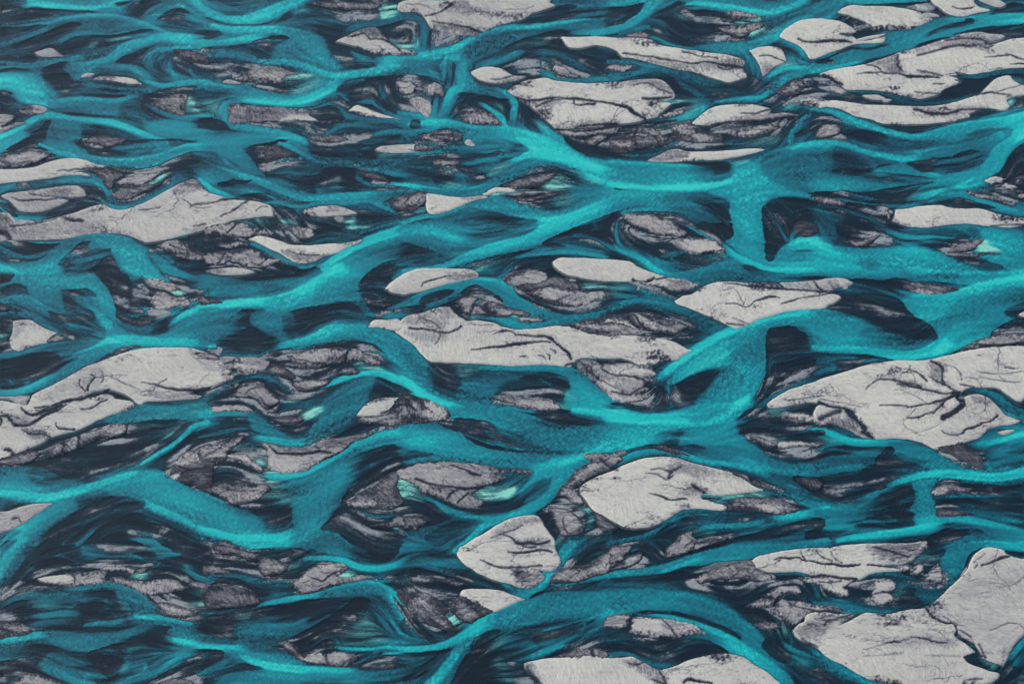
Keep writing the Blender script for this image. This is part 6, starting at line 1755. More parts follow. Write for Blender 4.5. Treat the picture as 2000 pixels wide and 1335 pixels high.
p .06 2: 48,20 60,27 80,34 105,38 130,41 105,41 80,38 60,31
r .35 2/2: 105,28,1 120,32,1.5 135,35,1.5
m .3 2: 84,16 95,19 92,22 86,21
p .1 2: 105,1 120,3 150,2 160,6 178,10 192,12 194,15 180,16 160,15 140,13 120,6
p .45 4: 120,10 160,16 190,17 170,22 140,18
p .62 3: 110,24 150,18 195,16 205,30 180,38 150,40 125,34
r .6 2/3: -5,43,2 15,45,2 35,46,2.5 55,50,2
p .3 3: -5,38 10,40 25,43 10,46 -5,50
r .92 3/4: 205,28,4 190,36,4 175,43,3.5 160,49,3.5 145,54,3 130,57,2
p .7 4: 120,56 150,54 185,40 205,32 205,40 185,46 170,54 158,64 148,75 140,84 130,94 118,101 105,105 88,108 70,107 65,103 80,103 100,98 115,88 125,75 130,66 118,72 108,80
r .7 2/2: 140,55,1 128,60,1.5 118,68,1.5 108,78,1.5 100,84,1
p .35 3: 105,82 120,72 135,66 135,75 122,86 105,94 90,97 85,92
s .72 1: -5,56 5,53 18,51 30,50.5 45,51 60,52 75,54 90,56.5 105,58 119,59.5! 110,62 95,60 82,62 92,64 87,68 82,71 75,74 68,76 62,80 60,83 66,86 72,88 68,92 58,95 46,92 36,88 25,83 15,79 8,75 0,71 -10,66 -12,60 | large grey paddle-shaped bar with a black seam and mint pool at its right, lower centre
t .5 2: 35,52 55,52 72,56 70,63 62,64 50,58 40,56
t .45 2: 35,78 50,78 62,82 70,88 60,94 48,92 38,88
c .9 1: 40,54,.8 50,57,1.2 60,62,1.5 68,64,1.2
c .98 1: 5,67,1 12,69,1.5 22,72,1.2 38,74.5,1.2 50,76,1.5 60,76,2 72,74,1
c .9 1: 36,86,1 42,80,1.5 50,76,1.5
c .85 1: 46,90,1 52,84,1.2 58,80,1.2
m .8 2: 68,62 76,59 90,58 95,60 85,63 72,64
p .35 3: 90,60 105,59 119,60 116,66 108,73 95,72 86,70 92,65
q .4 2: 75,66 90,66 105,70 80,76
m .95 2: 62,82 72,76 85,74 98,72 104,76 100,84 90,86 78,86 70,85
q .8 2: 40,85 75,86 80,92 60,96 45,93
g .2 2 80,95>110,75: 72,92 80,86 95,86 108,78 125,72 130,68 122,82 108,90 90,96
p .05 2: 40,92 55,95 75,95 95,93 112,86 105,95 85,100 65,100 50,97
m .7 3: -12,72 0,74 10,79 14,86 5,89 -8,86
r .7 2/2: 10,82,2 22,88,2 35,95,2.5 48,100,2.5 62,103,3
r .82 3/3: 42,103,1.5 55,103.5,2 70,105,3 85,106,3.5 100,103,3.5 115,98,3
p .12 2: -5,90 10,88 22,90 30,97 35,100 28,103 15,108 0,113 -5,113
q .5 2: 0,100 25,95 32,101 20,107 0,112
n .6 1.5/1.5: 28,93,1.5 38,99,2
n .7 1/1: 18,109,1.5 25,105,1.5 40,103,1
s .4 2: -5,104 8,104 18,107 12,112 0,115 -5,115 | tiny dark mauve hump at the left end of a dark lobe, lower centre
p .45 3: -5,120 20,112 40,104 55,104 65,106 70,108 62,115 45,126 30,136 -5,136
p .25 3: 15,122 40,108 60,108 66,108 58,116 40,126 25,132
r .85 2/3: 88,107,4 75,110,3.5 65,118,3 55,128,3 45,136,3
s .97 0: 48,134! 60,126 72,119 85,111 98,105 112,102 122,102 127,107 130,113 136,120 140,127 140,133 144,140 146,146 142,153 134,156 125,155 130,162 124,168 115,172 104,171 98,168 85,165 70,159 58,152 50,146 46,139 | pale almond-shaped bar with ragged black gully at its lower right, lower centre, beside turquoise bend
t .62 2: 88,112 108,104 122,104 124,110 108,112 95,118 82,122
c .7 .8: 78,124,.6 95,118,.8 108,112,.8
c .9 1: 88,120,.8 98,124,1.2 105,130,1.8 115,129,1.8 125,130,1.5 135,127,1.5
c .8 1: 104,128,1 112,133,1 122,133,1.5
t .55 1.5: 102,128 130,125 136,132 120,133
c .9 .8: 95,138,1 110,138,1.5 130,136,1.5 138,138,1
c .6 .8: 78,124,.4 88,125,.5
c .95 1: 68,145,.6 75,148,1 85,152,1.5 95,153,1.5 110,152,1.3 128,150,1
t .4 2: 100,154 115,155 128,158 124,167 112,170 102,166
c .85 1: 103,160,1.2 110,156,1.2
m .9 1: 120,158 128,155 132,157 126,161
p .06 2: 122,100 135,92 142,84 150,84 165,90 172,98 168,104 158,98 148,96 140,98 140,108 148,122 140,125 130,112
s .62 1.5: 142,82! 148,73 155,65 165,55 175,50 185,48 195,45 200,44 205,48 195,56 185,60 175,65 166,72 160,76 164,80 168,90 162,92 150,85 | long grey shoulder of sand hugging the left of the fish-head-shaped round pale bank
t .35 2: 165,64 178,58 195,53 198,58 180,65 168,72
c .9 1.5: 184,48,2 192,54,2 200,58,2
s .5 1.5: 134,95 145,95 155,98 163,104 168,112 170,118 162,121 155,122 148,121 142,112 138,102 | dark mauve dome with fine cracks, left of a curved mint stream, lower half centre
c .7 1: 148,105,.8 150,115,1 158,121,1
p .1 2: 126,100 135,97 140,110 146,122 142,127 132,115
m .8 1.5: 165,92 172,94 177,101 178,110 174,116 170,120 167,117 171,108 171,100
m .35 2: 148,121 158,122 155,127 145,128 138,132 140,126
s .98 0: 164.5,75! 170,71 178,66.5 188,62 198,58 212,51.5 225,47.5 238,45.8 250,45.5 258,46.5 265,49 275,52 288,55 300,58 310,61 320,66 328,71 335,75 342,77.5! 330,79.5 315,81 305,82.5 295,82 285,80 282,86 290,88 298,90.5 304,92 305,96.5 295,96.5 285,95.5 275,95 262,97 250,104 240,110 232,113 220,113.5 208,113 198,108 188,102 178,97 172,89 167,82 | round pale bank shaped like a fish head with a long pointed tail, lower right centre
t .55 2.5: 256,52 275,54 300,59 322,68 300,62 285,65 275,66 262,62 250,60
t .6 2: 272,70 285,75 285,81 270,82 262,80
c .7 1.5: 232,58,.6 243,57,.8 252,60,1.5 262,55,1.5
c .8 1: 228,62,.5 240,63,.8 248,68,1.2 255,64,1.2
c .9 2: 254,60,2 250,66,1.5
c .9 1.5: 272,72,1.5 278,76,2 284,80,2
t .95 1.5: 258,66 268,64 275,68 268,72 260,70
c .95 .8: 232,81,.4 240,82.5,1 246,85,1.5 251,87,1 258,87,1.2 266,86,1.2 268,87.5,.6
c .5 .7: 165,73,.5 175,77,.6
p .1 1.5: 178,98 190,105 200,112 215,115 200,120 190,125 180,116
s .4 2: 178,98! 186,103 195,110 200,114 195,116 185,116 180,108 | small dark webbed triangle tucked at the lower left of the round pale bank, lower half
r .55 3/3: 150,136,3 160,126,4 175,119,4 195,115,4 210,116,4
p .2 3: 195,122 205,118 205,130 190,135
p .1 2: 190,128 205,124 205,136 185,136
T 3 3
r .95 3/3: -5,8,5 20,11,6 45,10,6 70,12,5 95,8,6 115,0,6 128,-8,6
p .75 4: 70,2 90,-6 120,-14 125,0 118,8 108,14 98,14 80,16
p .7 4: -5,14 40,16 60,18 70,20 50,30 30,36 10,40 -5,42
g .22 1.5 70,28>30,25: 30,28 45,22 58,18 70,17.5 72.5,19.5 68,27 63,33 50,34.5 38,34
p .06 2: 8,40 20,36 34,33 45,34 62,33 50,36 38,35 36,41 22,42
p .55 4: 62,34 72,19 90,15 110,14 125,26 140,38 155,47 175,52 200,54 200,64 180,64 160,62 130,58 110,52 90,45 75,40
p .5 4: 80,40 110,32 130,45 150,52 120,52 95,48
g .22 4 75,38>115,48: 58,36 75,33 90,38 110,48 95,50 80,46 65,42
s .35 2: 38,36 48,35 55,38 65,41 72,45 60,43 50,40 42,38.5 | thin dark thread of mauve sand across the top of the round pale bank
r .75 2/2: 0,53,2 12,46,3 25,42,3 40,40,2.5 55,41,2.5 68,44,2.5 82,49,2.5 98,51,2.5 115,53,2.5 130,56,3 150,60,4 165,61,3
m .5 2: 2,54 12,46 25,44 20,48 8,53
s .5 1: -30,44 -20,42 -8,42 0,41 8,39 11,42 5,46 0,47 -10,50 -18,52 | small mauve knuckle of sand just left of a black notch, above the round pale bank
r .75 3/4: 110,44,2 135,52,3 155,60,3.5 180,61,3.5 205,60,3.5
p .12 3: 118,10 128,0 145,-2 160,2 175,10 190,17 205,22 205,48 190,50 170,48 150,43 135,32 122,20
q .4 3: 130,5 160,5 175,18 150,14
r .25 2/2: 115,12,2 135,12,2 155,15,2 175,17,2
r .35 1.5/1.5: 160,22,1.5 175,22,1.5 190,19,1.5 205,18,1.5
s .4 1.5: 131,27 140,26 148,29 156,33 155,36 150,38 142,33 | small dark striped corner of mud at the fork of two blue rivers, lower right
s .85 1: 156,35! 159,31 162,29 172,30 182,31 192,32 198,33.5 190,35 175,36 162,37 | smooth grey finger of sand in dark water with dotted rim below, lower right of centre
c .95 1.5: 165,29,1.5 180,29.5,1.5 195,32,1
q .6 1.5: 150,38 165,38 190,40 192,46 170,44 155,42
t .5 1: 162,40 170,39 172,43 164,43
n .6 1/1: 156,34,1.5 160,29,1.5 170,24,1
r .5 2/2: 188,40,1 196,36,2 205,34,2
s .45 2: 105,58! 115,60 125,62 131,66 132,70 140,70 150,74 158,80 150,78 140,74 130,70 118,64 | dark mauve fringe with pale rim along the upper tail of the round pale bank
r .45 2/2: 132,72,1.5 145,77,2 160,82,2 175,85,2.5 190,93,2
m .45 1.5: 130,71 145,77 150,82 140,80
m .7 1.5: 80,83 90,79 105,82 125,80 144,78 150,83 130,85 115,86 108,89 98,88
r .5 2/3: 165,68,3 178,77,4 190,86,4 200,92,3
p .42 4: 150,60 175,66 185,75 200,90 205,98 190,92 170,82 155,72
p .1 3: 172,64 190,65 205,65 205,90 195,84 182,74
s .3 2: 176,66 185,65 195,67 200,72 196,77 188,75 180,71 | dark speckled oval in the black mud between two blue runs, lower right
s .5 2: 106,92! 112,88 117,86 130,84.5 145,84.5 158,86 168,90 178,95 175,99 160,100.5 145,99 130,98 118,97 110,97 | grizzled grey fish-shaped bar with dark ribs, trailing from the tail of the round pale bank
t .8 1.5: 135,92 150,90 165,95 158,99 142,97
t .3 1.5: 150,85 165,87 180,94 190,96.5 178,97 165,92
c .8 1.5: 110,88,1.5 114,96,1.5
p .05 1.5: 155,84 170,87 183,93 194,96.5 185,98 175,96 162,89
r .7 2/2: 42,112,1.5 50,106,2.5 60,101,3 72,98,3 85,97.5,3 100,99,2.5
p .4 3: 60,103 80,97 105,98 125,100 145,103 147,106 130,108 100,112 80,115 65,115
g .15 2 146,105>90,104: 95,102 115,100 130,100 144,102 147,105 135,108 115,109
r .9 3/3: 145,105,1.5 158,104,3 175,102,3.5 190,99,3.5 205,96,4
r .75 2/3: 78,116,1.5 90,113,2.5 110,112,2.5 130,110,2.5 150,106,2.5
m .5 2: 78,116 92,116 98,120 88,123 78,122
r .65 2/2: -5,129,2.5 10,126,2.5 25,122,2.5 40,116,2.5 52,109,2.5
p .1 2: 42,118 58,108 72,103 84,102 85,104 74,110 62,116 50,124 40,134 30,134 
p .12 2: 0,112 12,114 35,113 48,110 38,116 20,121 0,124
s .6 1.5: 58,133! 62,125 70,118 75,117 76,122 80,128 88,128 100,124 110,122 105,127 95,130 85,134 70,138 55,140 | crumbly mauve horn of sand with radial stripes, below a thin mint run, lower right centre
q .7 2: 75,122 105,120 110,126 85,134 70,134
p .1 2: 95,128 120,122 150,116 175,108 200,105 200,110 175,118 150,125 125,130 100,134
r .35 2/2: 105,122,1.5 130,118,2 160,108,2
p .35 3: 130,130 160,122 200,112 200,136 130,136
p .08 2: 185,118 200,114 205,118 205,130 190,128
p .3 2: 20,128 45,124 55,128 50,136 20,136

T 3 3
s .9 1: 165,6! 172,4 180,4 190,5.5 200,8 206,11 204,15 198,14.5 188,11 178,9.5 170,9 | thin cream eyebrow of sand in dark mud left of the biggest right-hand bank
T 4 3
s .93 0: -6,8 0,9 10,12 22,16 32,21 40,26 48,27.5 60,28 75,27.5 88,28.5 100,32 110,37 116,37.5 125,34 138,32 150,28 157,25 165,18 175,15 185,14 194,11 192,9 180,9.5 172,5 160,2 140,-4 132,2 125,8 115,15 108,19 95,22.5 80,23.5 65,23 52,20 46,18 40,13 30,5 20,-2 0,-4 | pale curved bank below a broad black arc, under the biggest right-hand bank
c .8 2: 0,9,3 10,5,3 20,2,3
c .9 2.5: 28,2,4 36,11,3 44,18,3
c .95 2: 42,22,3 48,25,3 52,27,2
c .85 .8: 118,20,.5 124,24,1 132,25,1 138,24,1 142,20,1.5 150,17,1.5 158,13,1.2
c .9 1: 155,13,.8 165,11,1 172,6,2
t .5 1.5: 5,12 25,8 38,20 40,26 28,20
p .1 2: 45,16 60,20 78,22.5 95,21.5 108,17 118,10 128,2 136,-2 142,0 132,8 120,17 108,21 90,24 70,24 52,20
r .3 2/2: 70,21,1.5 90,21.5,1.5 108,18,1.5
c .9 1: 85,8,.6 95,7.5,1 105,4,1.2 112,3,1.5
p .4 2: 162,21 172,16 185,14 195,10 200,8 200,18 190,22 178,25 168,25
q .7 2: 162,20 185,14 185,18 170,24
s .85 0: 172,22! 178,20 188,19.5 186,22 178,24 | tiny pale eyelash of sand at the mouth of a blue hook, lower right edge
r .55 2/2: 172,3,2 182,5,2.5 190,7,2.5 196,6,2
m .4 1.5: 175,0 185,3 193,8 185,7 176,5
r .72 2/3: -5,19,2 8,22,3 20,27,3.5 32,31,3.5 48,32,3.5 65,31.5,3.5 80,31.5,3 92,34,3
p .55 3: 65,32 85,30 100,34 112,40 125,48 140,56 155,60 135,62 115,60 100,52 85,48 72,42 70,36
m .55 2: 0,29 10,28 20,31 10,32 2,32
p .08 2: -5,20 3,20 3,25 -5,26
r .55 2/2: 0,38,1.5 12,34,1.5 28,32,1.5
p .3 2: 5,38 20,35 36,36 20,42 5,43
p .08 1.5: 0,42 8,43 28,42 22,48 0,50
p .4 3: 0,48 25,42 45,38 58,35 55,45 55,52 30,58 0,62
r .6 3/3: -5,60,3 15,58,3 35,55,3 50,54,2
p .05 1.5: 53,48 60,42 64,36 71,35 73,40 68,46 72,49 82,51 92,52 100,55 107,60 95,63 85,65 72,70 55,70 35,68 0,70 -5,67 20,64 35,63 42,57 55,55
r .25 2/2: 45,56,2 60,57,2 80,58,2 95,59,1.5
p .35 2: 73,40 90,46 105,50 95,51 80,49
s .25 1.5: 115,36.5 125,33.5 138,32 142,35 150,40 156,45 157,52 160,57 150,55 140,50 130,45 120,40 | near-black prickly wedge of mud at the meeting of two blue rivers, lower right
m .3 2: 142,33 150,30 160,36 160,44 155,45 148,38
p .55 4: 142,33 160,25 180,21 200,18 205,45 190,50 170,55 160,58 158,50 165,45 158,38
r .8 2/3: 145,33,1.5 160,32,2.5 175,29,2.5 190,25,2.5 205,21,3
p .4 3: 160,38 178,32 200,26 200,40 180,46 165,50
r .95 3/2: 60,78,2 72,71,2.5 85,67,3 98,63,3.5 112,61.5,4 130,62,4.5 150,64,4.5 170,65,4.5 190,62,5 205,58,6
r .72 3/3: 35,88,2 48,82,3 60,77,3 75,71,3
p .7 3: 92,68 110,66 120,66 112,72 108,80 112,90 115,102 125,106 115,110 95,112 92,100 86,96 92,88 93,80 90,74
p .12 2: -5,72 20,72 45,72 62,72 65,75 50,80 35,86 25,92 15,88 -5,80
q .5 2: 5,76 25,82 22,92 5,88
r .35 2/2: 20,80,1.5 40,76,2 60,74,1.5
m .35 2: 20,88 32,86 40,88 30,92 22,92
p .07 1.5: 58,75 62,73 64,75 60,77
r .75 3/3: -5,101,3 10,99,4 25,98,3.5 40,98,2
p .5 4: -5,96 20,96 45,90 60,84 75,78 60,100 40,108 20,116 -5,112
g .08 1.5 92,86>30,95: 30,96 45,88 60,82 75,77 88,73 91,76 92,82 92,88 88,93 84,97 86,101 90,106 91,111 85,115 70,117 50,116 35,112 45,104
p .1 2: 65,100 78,97 85,98 90,106 91,111 86,113 75,108
r .3 2/2: 25,110,2 50,108,2 70,112,1.5
p .05 2: -5,106 3,105 6,110 3,118 12,124 15,131 10,134 -5,134
m .25 3: 5,112 18,110 30,116 15,122 4,122
r .92 2/2: 18,126,2 35,123,3 55,121,3.5 75,118.5,3.5 92,116,4 110,113,4.5 125,110,4
p .06 2: 110,80 115,71 120,68 135,69 150,71 180,73 205,70 205,80 185,78 160,76 150,80 135,82 118,82
s .42 1.5: 109,80 112,74 118,71 128,71 140,74 148,76 145,79 132,80 120,82 112,82 | silver-backed dark mole-shaped bar under the thickest turquoise bar of water, lower right edge
t .7 1.5: 110,77 118,74 124,77 118,81 112,81
q .6 2: 125,70 150,72 190,80 180,88 150,80
r .5 2/2: 112,84,2 125,82,2.5 140,83,3 160,86,3 205,84,3
p .2 4: 130,86 160,84 200,82 205,105 190,110 170,104 150,100 125,92
p .06 2: 114,97 118,90 126,86.5 130,88 124,94 116,100
s .32 2: 113,100 118,96 130,97 142,99 150,101 140,102.5 125,103 115,102.5 | thin dark sparkling tail of sand, below the mole-shaped bar, lower right
r .3 1/1: 130,90,1.5 150,93,1.5 180,95,1.5
p .06 2: 120,102 145,102 165,104 185,108 205,110 205,118 185,113 165,107 140,104
r .78 3/4: 108,108,3 120,105,3.5 135,105,4 150,107,4 165,111,4 185,116,4 205,122,4
p .45 4: 125,112 150,112 175,114 205,122 205,134 180,128 160,120 140,118
p .08 2: 105,122 118,118 135,115 152,114 160,118 148,122 135,127 125,131 110,132 104,128
q .5 2: 105,122 130,118 140,122 120,130
r .45 2/2: 125,132,1.5 140,126,2 155,123,2.5 170,125,2.5
r .85 2/2: 125,136,2 145,130,2.5 165,129,3 185,131,3 205,134,3
T 0 4
r .85 3/6: 22,-4,5 15,4,5.5 8,12,6 2,22,6 -5,34,6
p .5 4: 22,0 34,-4 25,12 18,22 8,32 0,38 12,14
p .14 4: 30,2 60,0 80,4 75,12 60,16 40,24 20,30 0,40 20,20
r .3 2/2: 40,25,2 60,20,2 80,18,2 95,14,2
r .48 2/3: 80,6,1.5 88,10,2.5 100,12,3 120,12,3 140,10,3 155,8,2
p .3 4: 85,12 110,12 150,12 140,20 110,20 90,18
p .06 2: 128,4 142,0 148,4 151,10 140,11 130,8
m .55 2: 143,2 150,4 158,8 162,9 152,11 147,6
r .45 2/2: 145,12,2 160,9,2 180,8,2
p .1 2: 140,18 160,13 178,11 180,13 168,17 150,20
r .5 2/2: 172,20,2 180,24,2 190,30,3 205,35,3
m .3 2: 175,16 182,16 185,22 178,24
s .68 .8: 37,32.5! 45,30 55,29 65,28.5 72,28.5 80,26 90,25 98,24 100,21.5 108,20 118,20.5 128,22 131,24 128,27 118,24.5 106,24.5 102,28 101,35 95,36.5 85,38 72,39 60,39 48,37 40,35 | pale-nosed bar with charcoal bite out of its right end, among dark blue flats, lower left
t .92 1: 38,32 48,30 60,29 72,30 66,36 52,37 42,35
c .8 .8: 72,28,.8 73,37,.8
s .5 1: 133,23 140,22 142,24 138,26 134,26 | tiny grey tooth of sand above a mint pool, lower left
m .9 1.2: 125,31 130,26 136,25 142,26 143,30 137,33 128,32
s .62 1: 105,33! 112,30 120,31 130,34 145,34 155,32 165,31.5 172,34 176,38 183,41 178,43 165,44 152,46 145,48 140,48 132,44 122,39 112,36 | mottled grey bar tapered at both ends, a dark nick near its right tip, lower left
t .75 1.5: 150,36 165,33 174,36 165,42 150,42
c .9 1: 174,31,1 179,37,1.2 184,38,1
s .58 .8: 178,33 186,34 184,37 179,35 | small grey scrap between two dark threads, right of the mottled grey bar, lower left
s .45 1: 186,36 195,35 205,38 200,41 190,42 184,40 | dark little wedge of sand below a blue ribbon, lower left
p .1 2: 105,26 118,25 126,28 122,32 108,32 103,31
r .58 2/2: 55,42,1.5 75,41,2 92,38.5,2.5 105,37.5,2.5 118,40,3 130,45,3.5 142,52,4 150,62,4 155,68,3
m .5 1.5: 43,40 50,42 58,44.5 48,43
q .6 3: 0,42 25,34 38,35 42,42 25,46 10,52 0,56
p .1 3: 0,40 25,34 40,36 40,42 20,45 8,52 -3,58
m .4 2: 18,47 25,43 33,43 34,46 22,48
r .5 2/3: 5,56,2 15,51,2.5 30,49,3 50,48,3 70,45,3
p .4 4: 30,52 60,48 90,42 110,42 90,52 60,58 40,60
p .12 2: 0,62 8,56 18,53 27,53.5 24,60 18,66 8,68 -3,68
m .35 3: 28,62 36,56 50,55 56,58 50,63 38,67 26,66
r .55 2/3: 28,70,3 45,67,3 65,65,3 85,66,2
r .4 2/4: 25,76,3 50,74,3 75,72,3
g .1 2 120,60>70,55: 75,50 90,43 105,42 112,46 114,52 116,57 121,60 124,65 122,69 105,71 85,71 70,66 65,58
p .52 3: 112,44 125,42 140,50 148,62 155,69 140,69 128,67 120,58
m .5 1.5: 113,50 117,52 119,57 124,62 126,66 120,64 115,56
r .95 2/3: 122,70,1.5 132,68.5,2 145,69,2.5 158,71,3 170,74,3.5 185,77,4 205,79,5
r .7 2/2: 78,77,1.5 95,75,2 110,74,2 125,71,2
p .6 4: 150,72 180,76 205,78 205,95 180,92 165,84 160,80
s .52 1.5: 149,57! 155,54 165,55 175,58 185,62 192,64 188,67 178,69 165,69 157,68 153,62 | dark granular teardrop bar beside a fast blue curve, white spray on its right, lower left
m .55 3: 183,56 190,48 198,42 205,42 205,54 195,54
m .4 2: 184,64 200,62 205,66 190,68
p .12 3: 142,50 160,47 185,43 190,48 180,56 160,55 150,58
p .06 1.5: 165,69 190,69 205,71 205,76 185,72
q .5 2: 170,58 200,55 200,66 180,68
s .46 1.2: -5,74 8,73 18,74 25,77 35,80 42,81 35,83 25,86 15,88 5,88.5 -5,89 | rough grey bar with blocky texture at the left edge, above a bright blue stream
c .9 2: 0,80,1.5 12,84,1.2
p .08 1.5: 38,82 50,77 70,76 78,73 82,74 80,79 95,78 110,79 128,78 118,82 95,84 75,83 50,82
r .88 2/4: -5,94,3 10,92,3.5 25,88,3.5 40,86,3.5 55,86,4
p .58 4: 45,82 70,83 95,85 115,83 135,76 150,73 160,76 140,82 120,90 100,100 85,102 65,100 50,95
g .07 1.5 166,78>130,80: 128,78 145,76 160,77 168,78 163,81 161,85 158,90 150,91 138,94 128,96 122,94 132,88 120,88
p .55 4: -5,96 20,93 45,94 55,100 40,104 20,108 -5,112
g .12 3 55,100>0,96: 0,98 30,94 50,96 57,100 45,104 20,110 0,114
p .05 2: -5,114 15,110 35,104 50,101 42,108 36,115 30,120 15,124 -5,132
p .35 4: 48,104 80,103 86,110 100,124 110,132 90,134 65,130 50,120 42,112
r .6 3/3: 35,114,3 45,118,4 58,124,3.5 72,130,3 90,134,2.5
m .45 3: 36,118 42,109 46,108 46,116 42,122
p .06 1.5: 84,104 100,98 115,94 124,94 124,100 122,108 117,115 117,125 108,130 98,122 88,112
q .5 2: 85,106 100,114 102,116 90,112
p .28 4: 124,100 145,95 165,95 185,100 180,112 160,125 135,132 112,132 118,118
m .35 2: 116,116 122,112 124,118 120,124 116,122
m .25 2: 122,96 128,98 140,96 130,100 124,106
r .96 2/2: 205,96,3.5 190,94,3.5 178,93,3 165,90,2.5 158,87,2
r .5 2/2: 112,134,2 130,130,2 150,122,2 165,112,1.5 182,100,1.5
p .08 2: 150,128 175,115 200,104 205,116 180,128 160,136
s .6 1.5: 10,134 18,126 24,123 35,124 45,126 60,132 70,138 10,138 | mauve mound with a pale mint left corner cut by the bottom edge, lower left corner
m .7 2: 10,131 16,125 22,123 23,131 15,134
q .5 2: -5,128 12,125 10,136 -5,136
s .4 2: 150,136 158,131 170,128 182,130 188,136 | dark sand scrap with white specks at the bottom edge, left side
T 1 4
r .9 2/2: 30,-5,3 45,0,3 60,0,3 80,-3,3
s .45 2: 5,2 15,-1 28,1 38,3 48,8 51,12 46,14 36,11 25,8 12,5 | grey-mauve slope under the broad turquoise river, lower left of centre
q .8 2: 5,0 50,6 52,14 30,12
p .12 3: 0,10 25,9 48,14 52,22 55,30 35,28 15,25 0,22
p .08 2: 45,5 65,2 90,2 110,4 130,10 115,11 95,9 75,8 55,10
q .5 2: 50,6 75,3 95,6 70,10
p .55 4: 95,2 140,0 170,4 195,0 190,8 180,14 160,17 145,14 130,10
g .1 2 172,2>130,8: 140,4 150,0 175,-3 190,-3 188,5 185,9 180,14 168,17 150,16 140,12
s .48 1.5: 50,18 58,12 68,13 78,18 80,22 75,26 68,28 60,30 54,26 | speckled mauve flame of sand with mint breath at its right, lower left of centre
q .6 2: 52,12 75,15 78,26 60,30
m .6 2.5: 74,24 80,19 88,18 90,21 82,25
r .85 2/3: 88,17,1 98,12.5,2 110,12,2.5 122,12,2.5 135,15,3 148,20,3 160,22,3 175,21,3 188,17,3 202,10,3
s .68 1: 85,36! 92,30 100,25 110,20 120,17 128,17 134,18 140,21 135,25 128,29 140,30 150,30 160,30.5 155,32 140,35 128,37 115,42 105,45 95,47 90,43 87,39 | grey rectangular bar with antler-shaped black crack and mint top right corner, lower left centre
t .4 1.5: 130,30 145,29 158,30 150,34 132,36
c .95 .8: 102,31,.5 108,33,1 113,35,1 118,31,1 124,27,1.2 128,25,1
c .7 .7: 113,25,.4 116,27,.7 122,26,.7
c .6 .7: 95,36,.5 100,34,.7
m 1 1.5: 128,27 134,23.5 140,24 144,28 138,30 130,31
q .5 2: 145,30 175,26 185,30 160,34
r .35 2/2: 155,32,1.5 170,29,2 180,24,2
p .1 2: 172,36 185,28 200,22 200,36 190,40 180,40
n .5 1.5/1.5: 192,36,1 194,30,1.5 196,24,1
r .55 2/2: 5,29,2 20,28,2.5 35,30,2.5 45,33,3 60,36,3 75,36,3
p .3 3: 45,34 70,34 85,32 90,28 85,40 75,48 55,42
s .52 1: -3,22 8,20 18,22 24,26 12,28 0,27 | faint grey lozenge of sand, upper left of a foaming shoal, lower left
p .1 2: 10,35 25,31 35,33 38,38 20,40 0,40
q .9 3: 0,40 35,38 48,45 60,52 45,58 20,62 0,60
s .35 3: 0,42 20,38 40,42 50,48 52,55 40,59 20,60 0,60 | dark scuffed shoal with a large pale foam patch on its left, lower left
m .8 3: -3,44 4,42 10,43 12,48 8,56 0,60 -3,60
m .3 2: 0,62 20,62 40,58 40,62 10,66
n .5 1/1: 44,46,1 52,51,1.5 58,53,1
r .4 2/2: 5,66,2 25,63,2 40,60,2
r .88 2/2: 42,63,1.5 55,57,2 68,54,2.5 85,51,3 100,49,3 115,46,3.5 130,42,4 145,39,4 160,38,4.5 172,42,5 182,50,6 188,60,6 195,75,6 202,90,6
p .62 4: 110,45 140,38 165,36 178,45 160,48 140,48 118,52
p .3 3: 150,48 160,50 165,58 180,75 195,92 180,85 165,65
p .2 4: 48,62 75,56 100,52 115,51 130,50 150,49 155,55 140,62 120,68 95,75 60,76 40,74
g .12 2 112,52>60,65: 45,64 65,58 90,54 112,51 118,54 108,65 85,72 60,73 45,70
p .45 4: 30,80 60,75 95,76 120,66 140,54 135,66 115,78 95,86 75,95 75,105 90,118 70,118 50,112 35,105 30,95
p .42 4: 35,85 70,78 85,88 70,98 75,108 85,118 55,114 40,104
r .55 3/3: 26,83,2 40,82,3 60,80,3 85,78,3 105,70,3
p .05 2: 88,86 105,77 120,68 135,58 145,50 155,49 160,54 155,66 145,75 135,83 125,86 120,92 125,98 115,104 95,110 80,95
q .5 2: 92,86 115,75 140,66 145,72 125,84 105,90
r .18 1/1: 98,105,1 112,90,1 125,84,1 135,86,1
m .38 4: 132,88 145,75 155,62 160,62 165,75 175,88 185,95 160,96 140,99 125,97
r .92 1.5/1.5: 124,98,1 140,99.5,1.5 160,99.5,1.5 175,97.5,1.5 190,99,2 203,100,2.5
r .85 1/2: 170,104,1 185,104,1.5 203,103,2
s .52 1.5: 72,94! 78,92 86,95 92,99 92,103 98,106 108,104 118,105 124,103 135,103 145,106 148,110 140,115 128,116 115,115.5 102,114 92,110 85,104 78,99 | grey crescent-bottomed bar, broken into blocks, under a black charcoal slope, lower left of centre
t .75 1: 98,108 110,105 117,108 114,113 104,113
t .75 1: 120,107 130,104 138,108 128,113
m .5 1.5: 122,103 135,102 140,104 128,106
c .9 1: 86,97,1 92,104,2 97,107,1.5
c .8 1: 118,105,1 118,114,1.2
q .7 2: 115,104 145,105 150,112 130,116
r .3 2/2: 145,115,2 155,108,2 168,102,2
p .06 1.5: 152,114 165,108 170,102 171,105 165,112 175,117 165,119
p .1 2: 160,117 170,106 203,107 203,114 185,120 170,120
r .96 3/3: -5,96,3 10,97,3.5 25,98,3.5 45,100,3
p .05 1.5: -5,70 15,67 30,66 30,74 25,79 22,82 30,86 32,90 22,92 5,86 -5,84
q .4 2: 0,70 28,68 26,78 10,80
m .35 2: 30,70 40,64 46,64 42,72 32,76
p .4 4: -5,84 20,90 30,92 20,95 -5,92
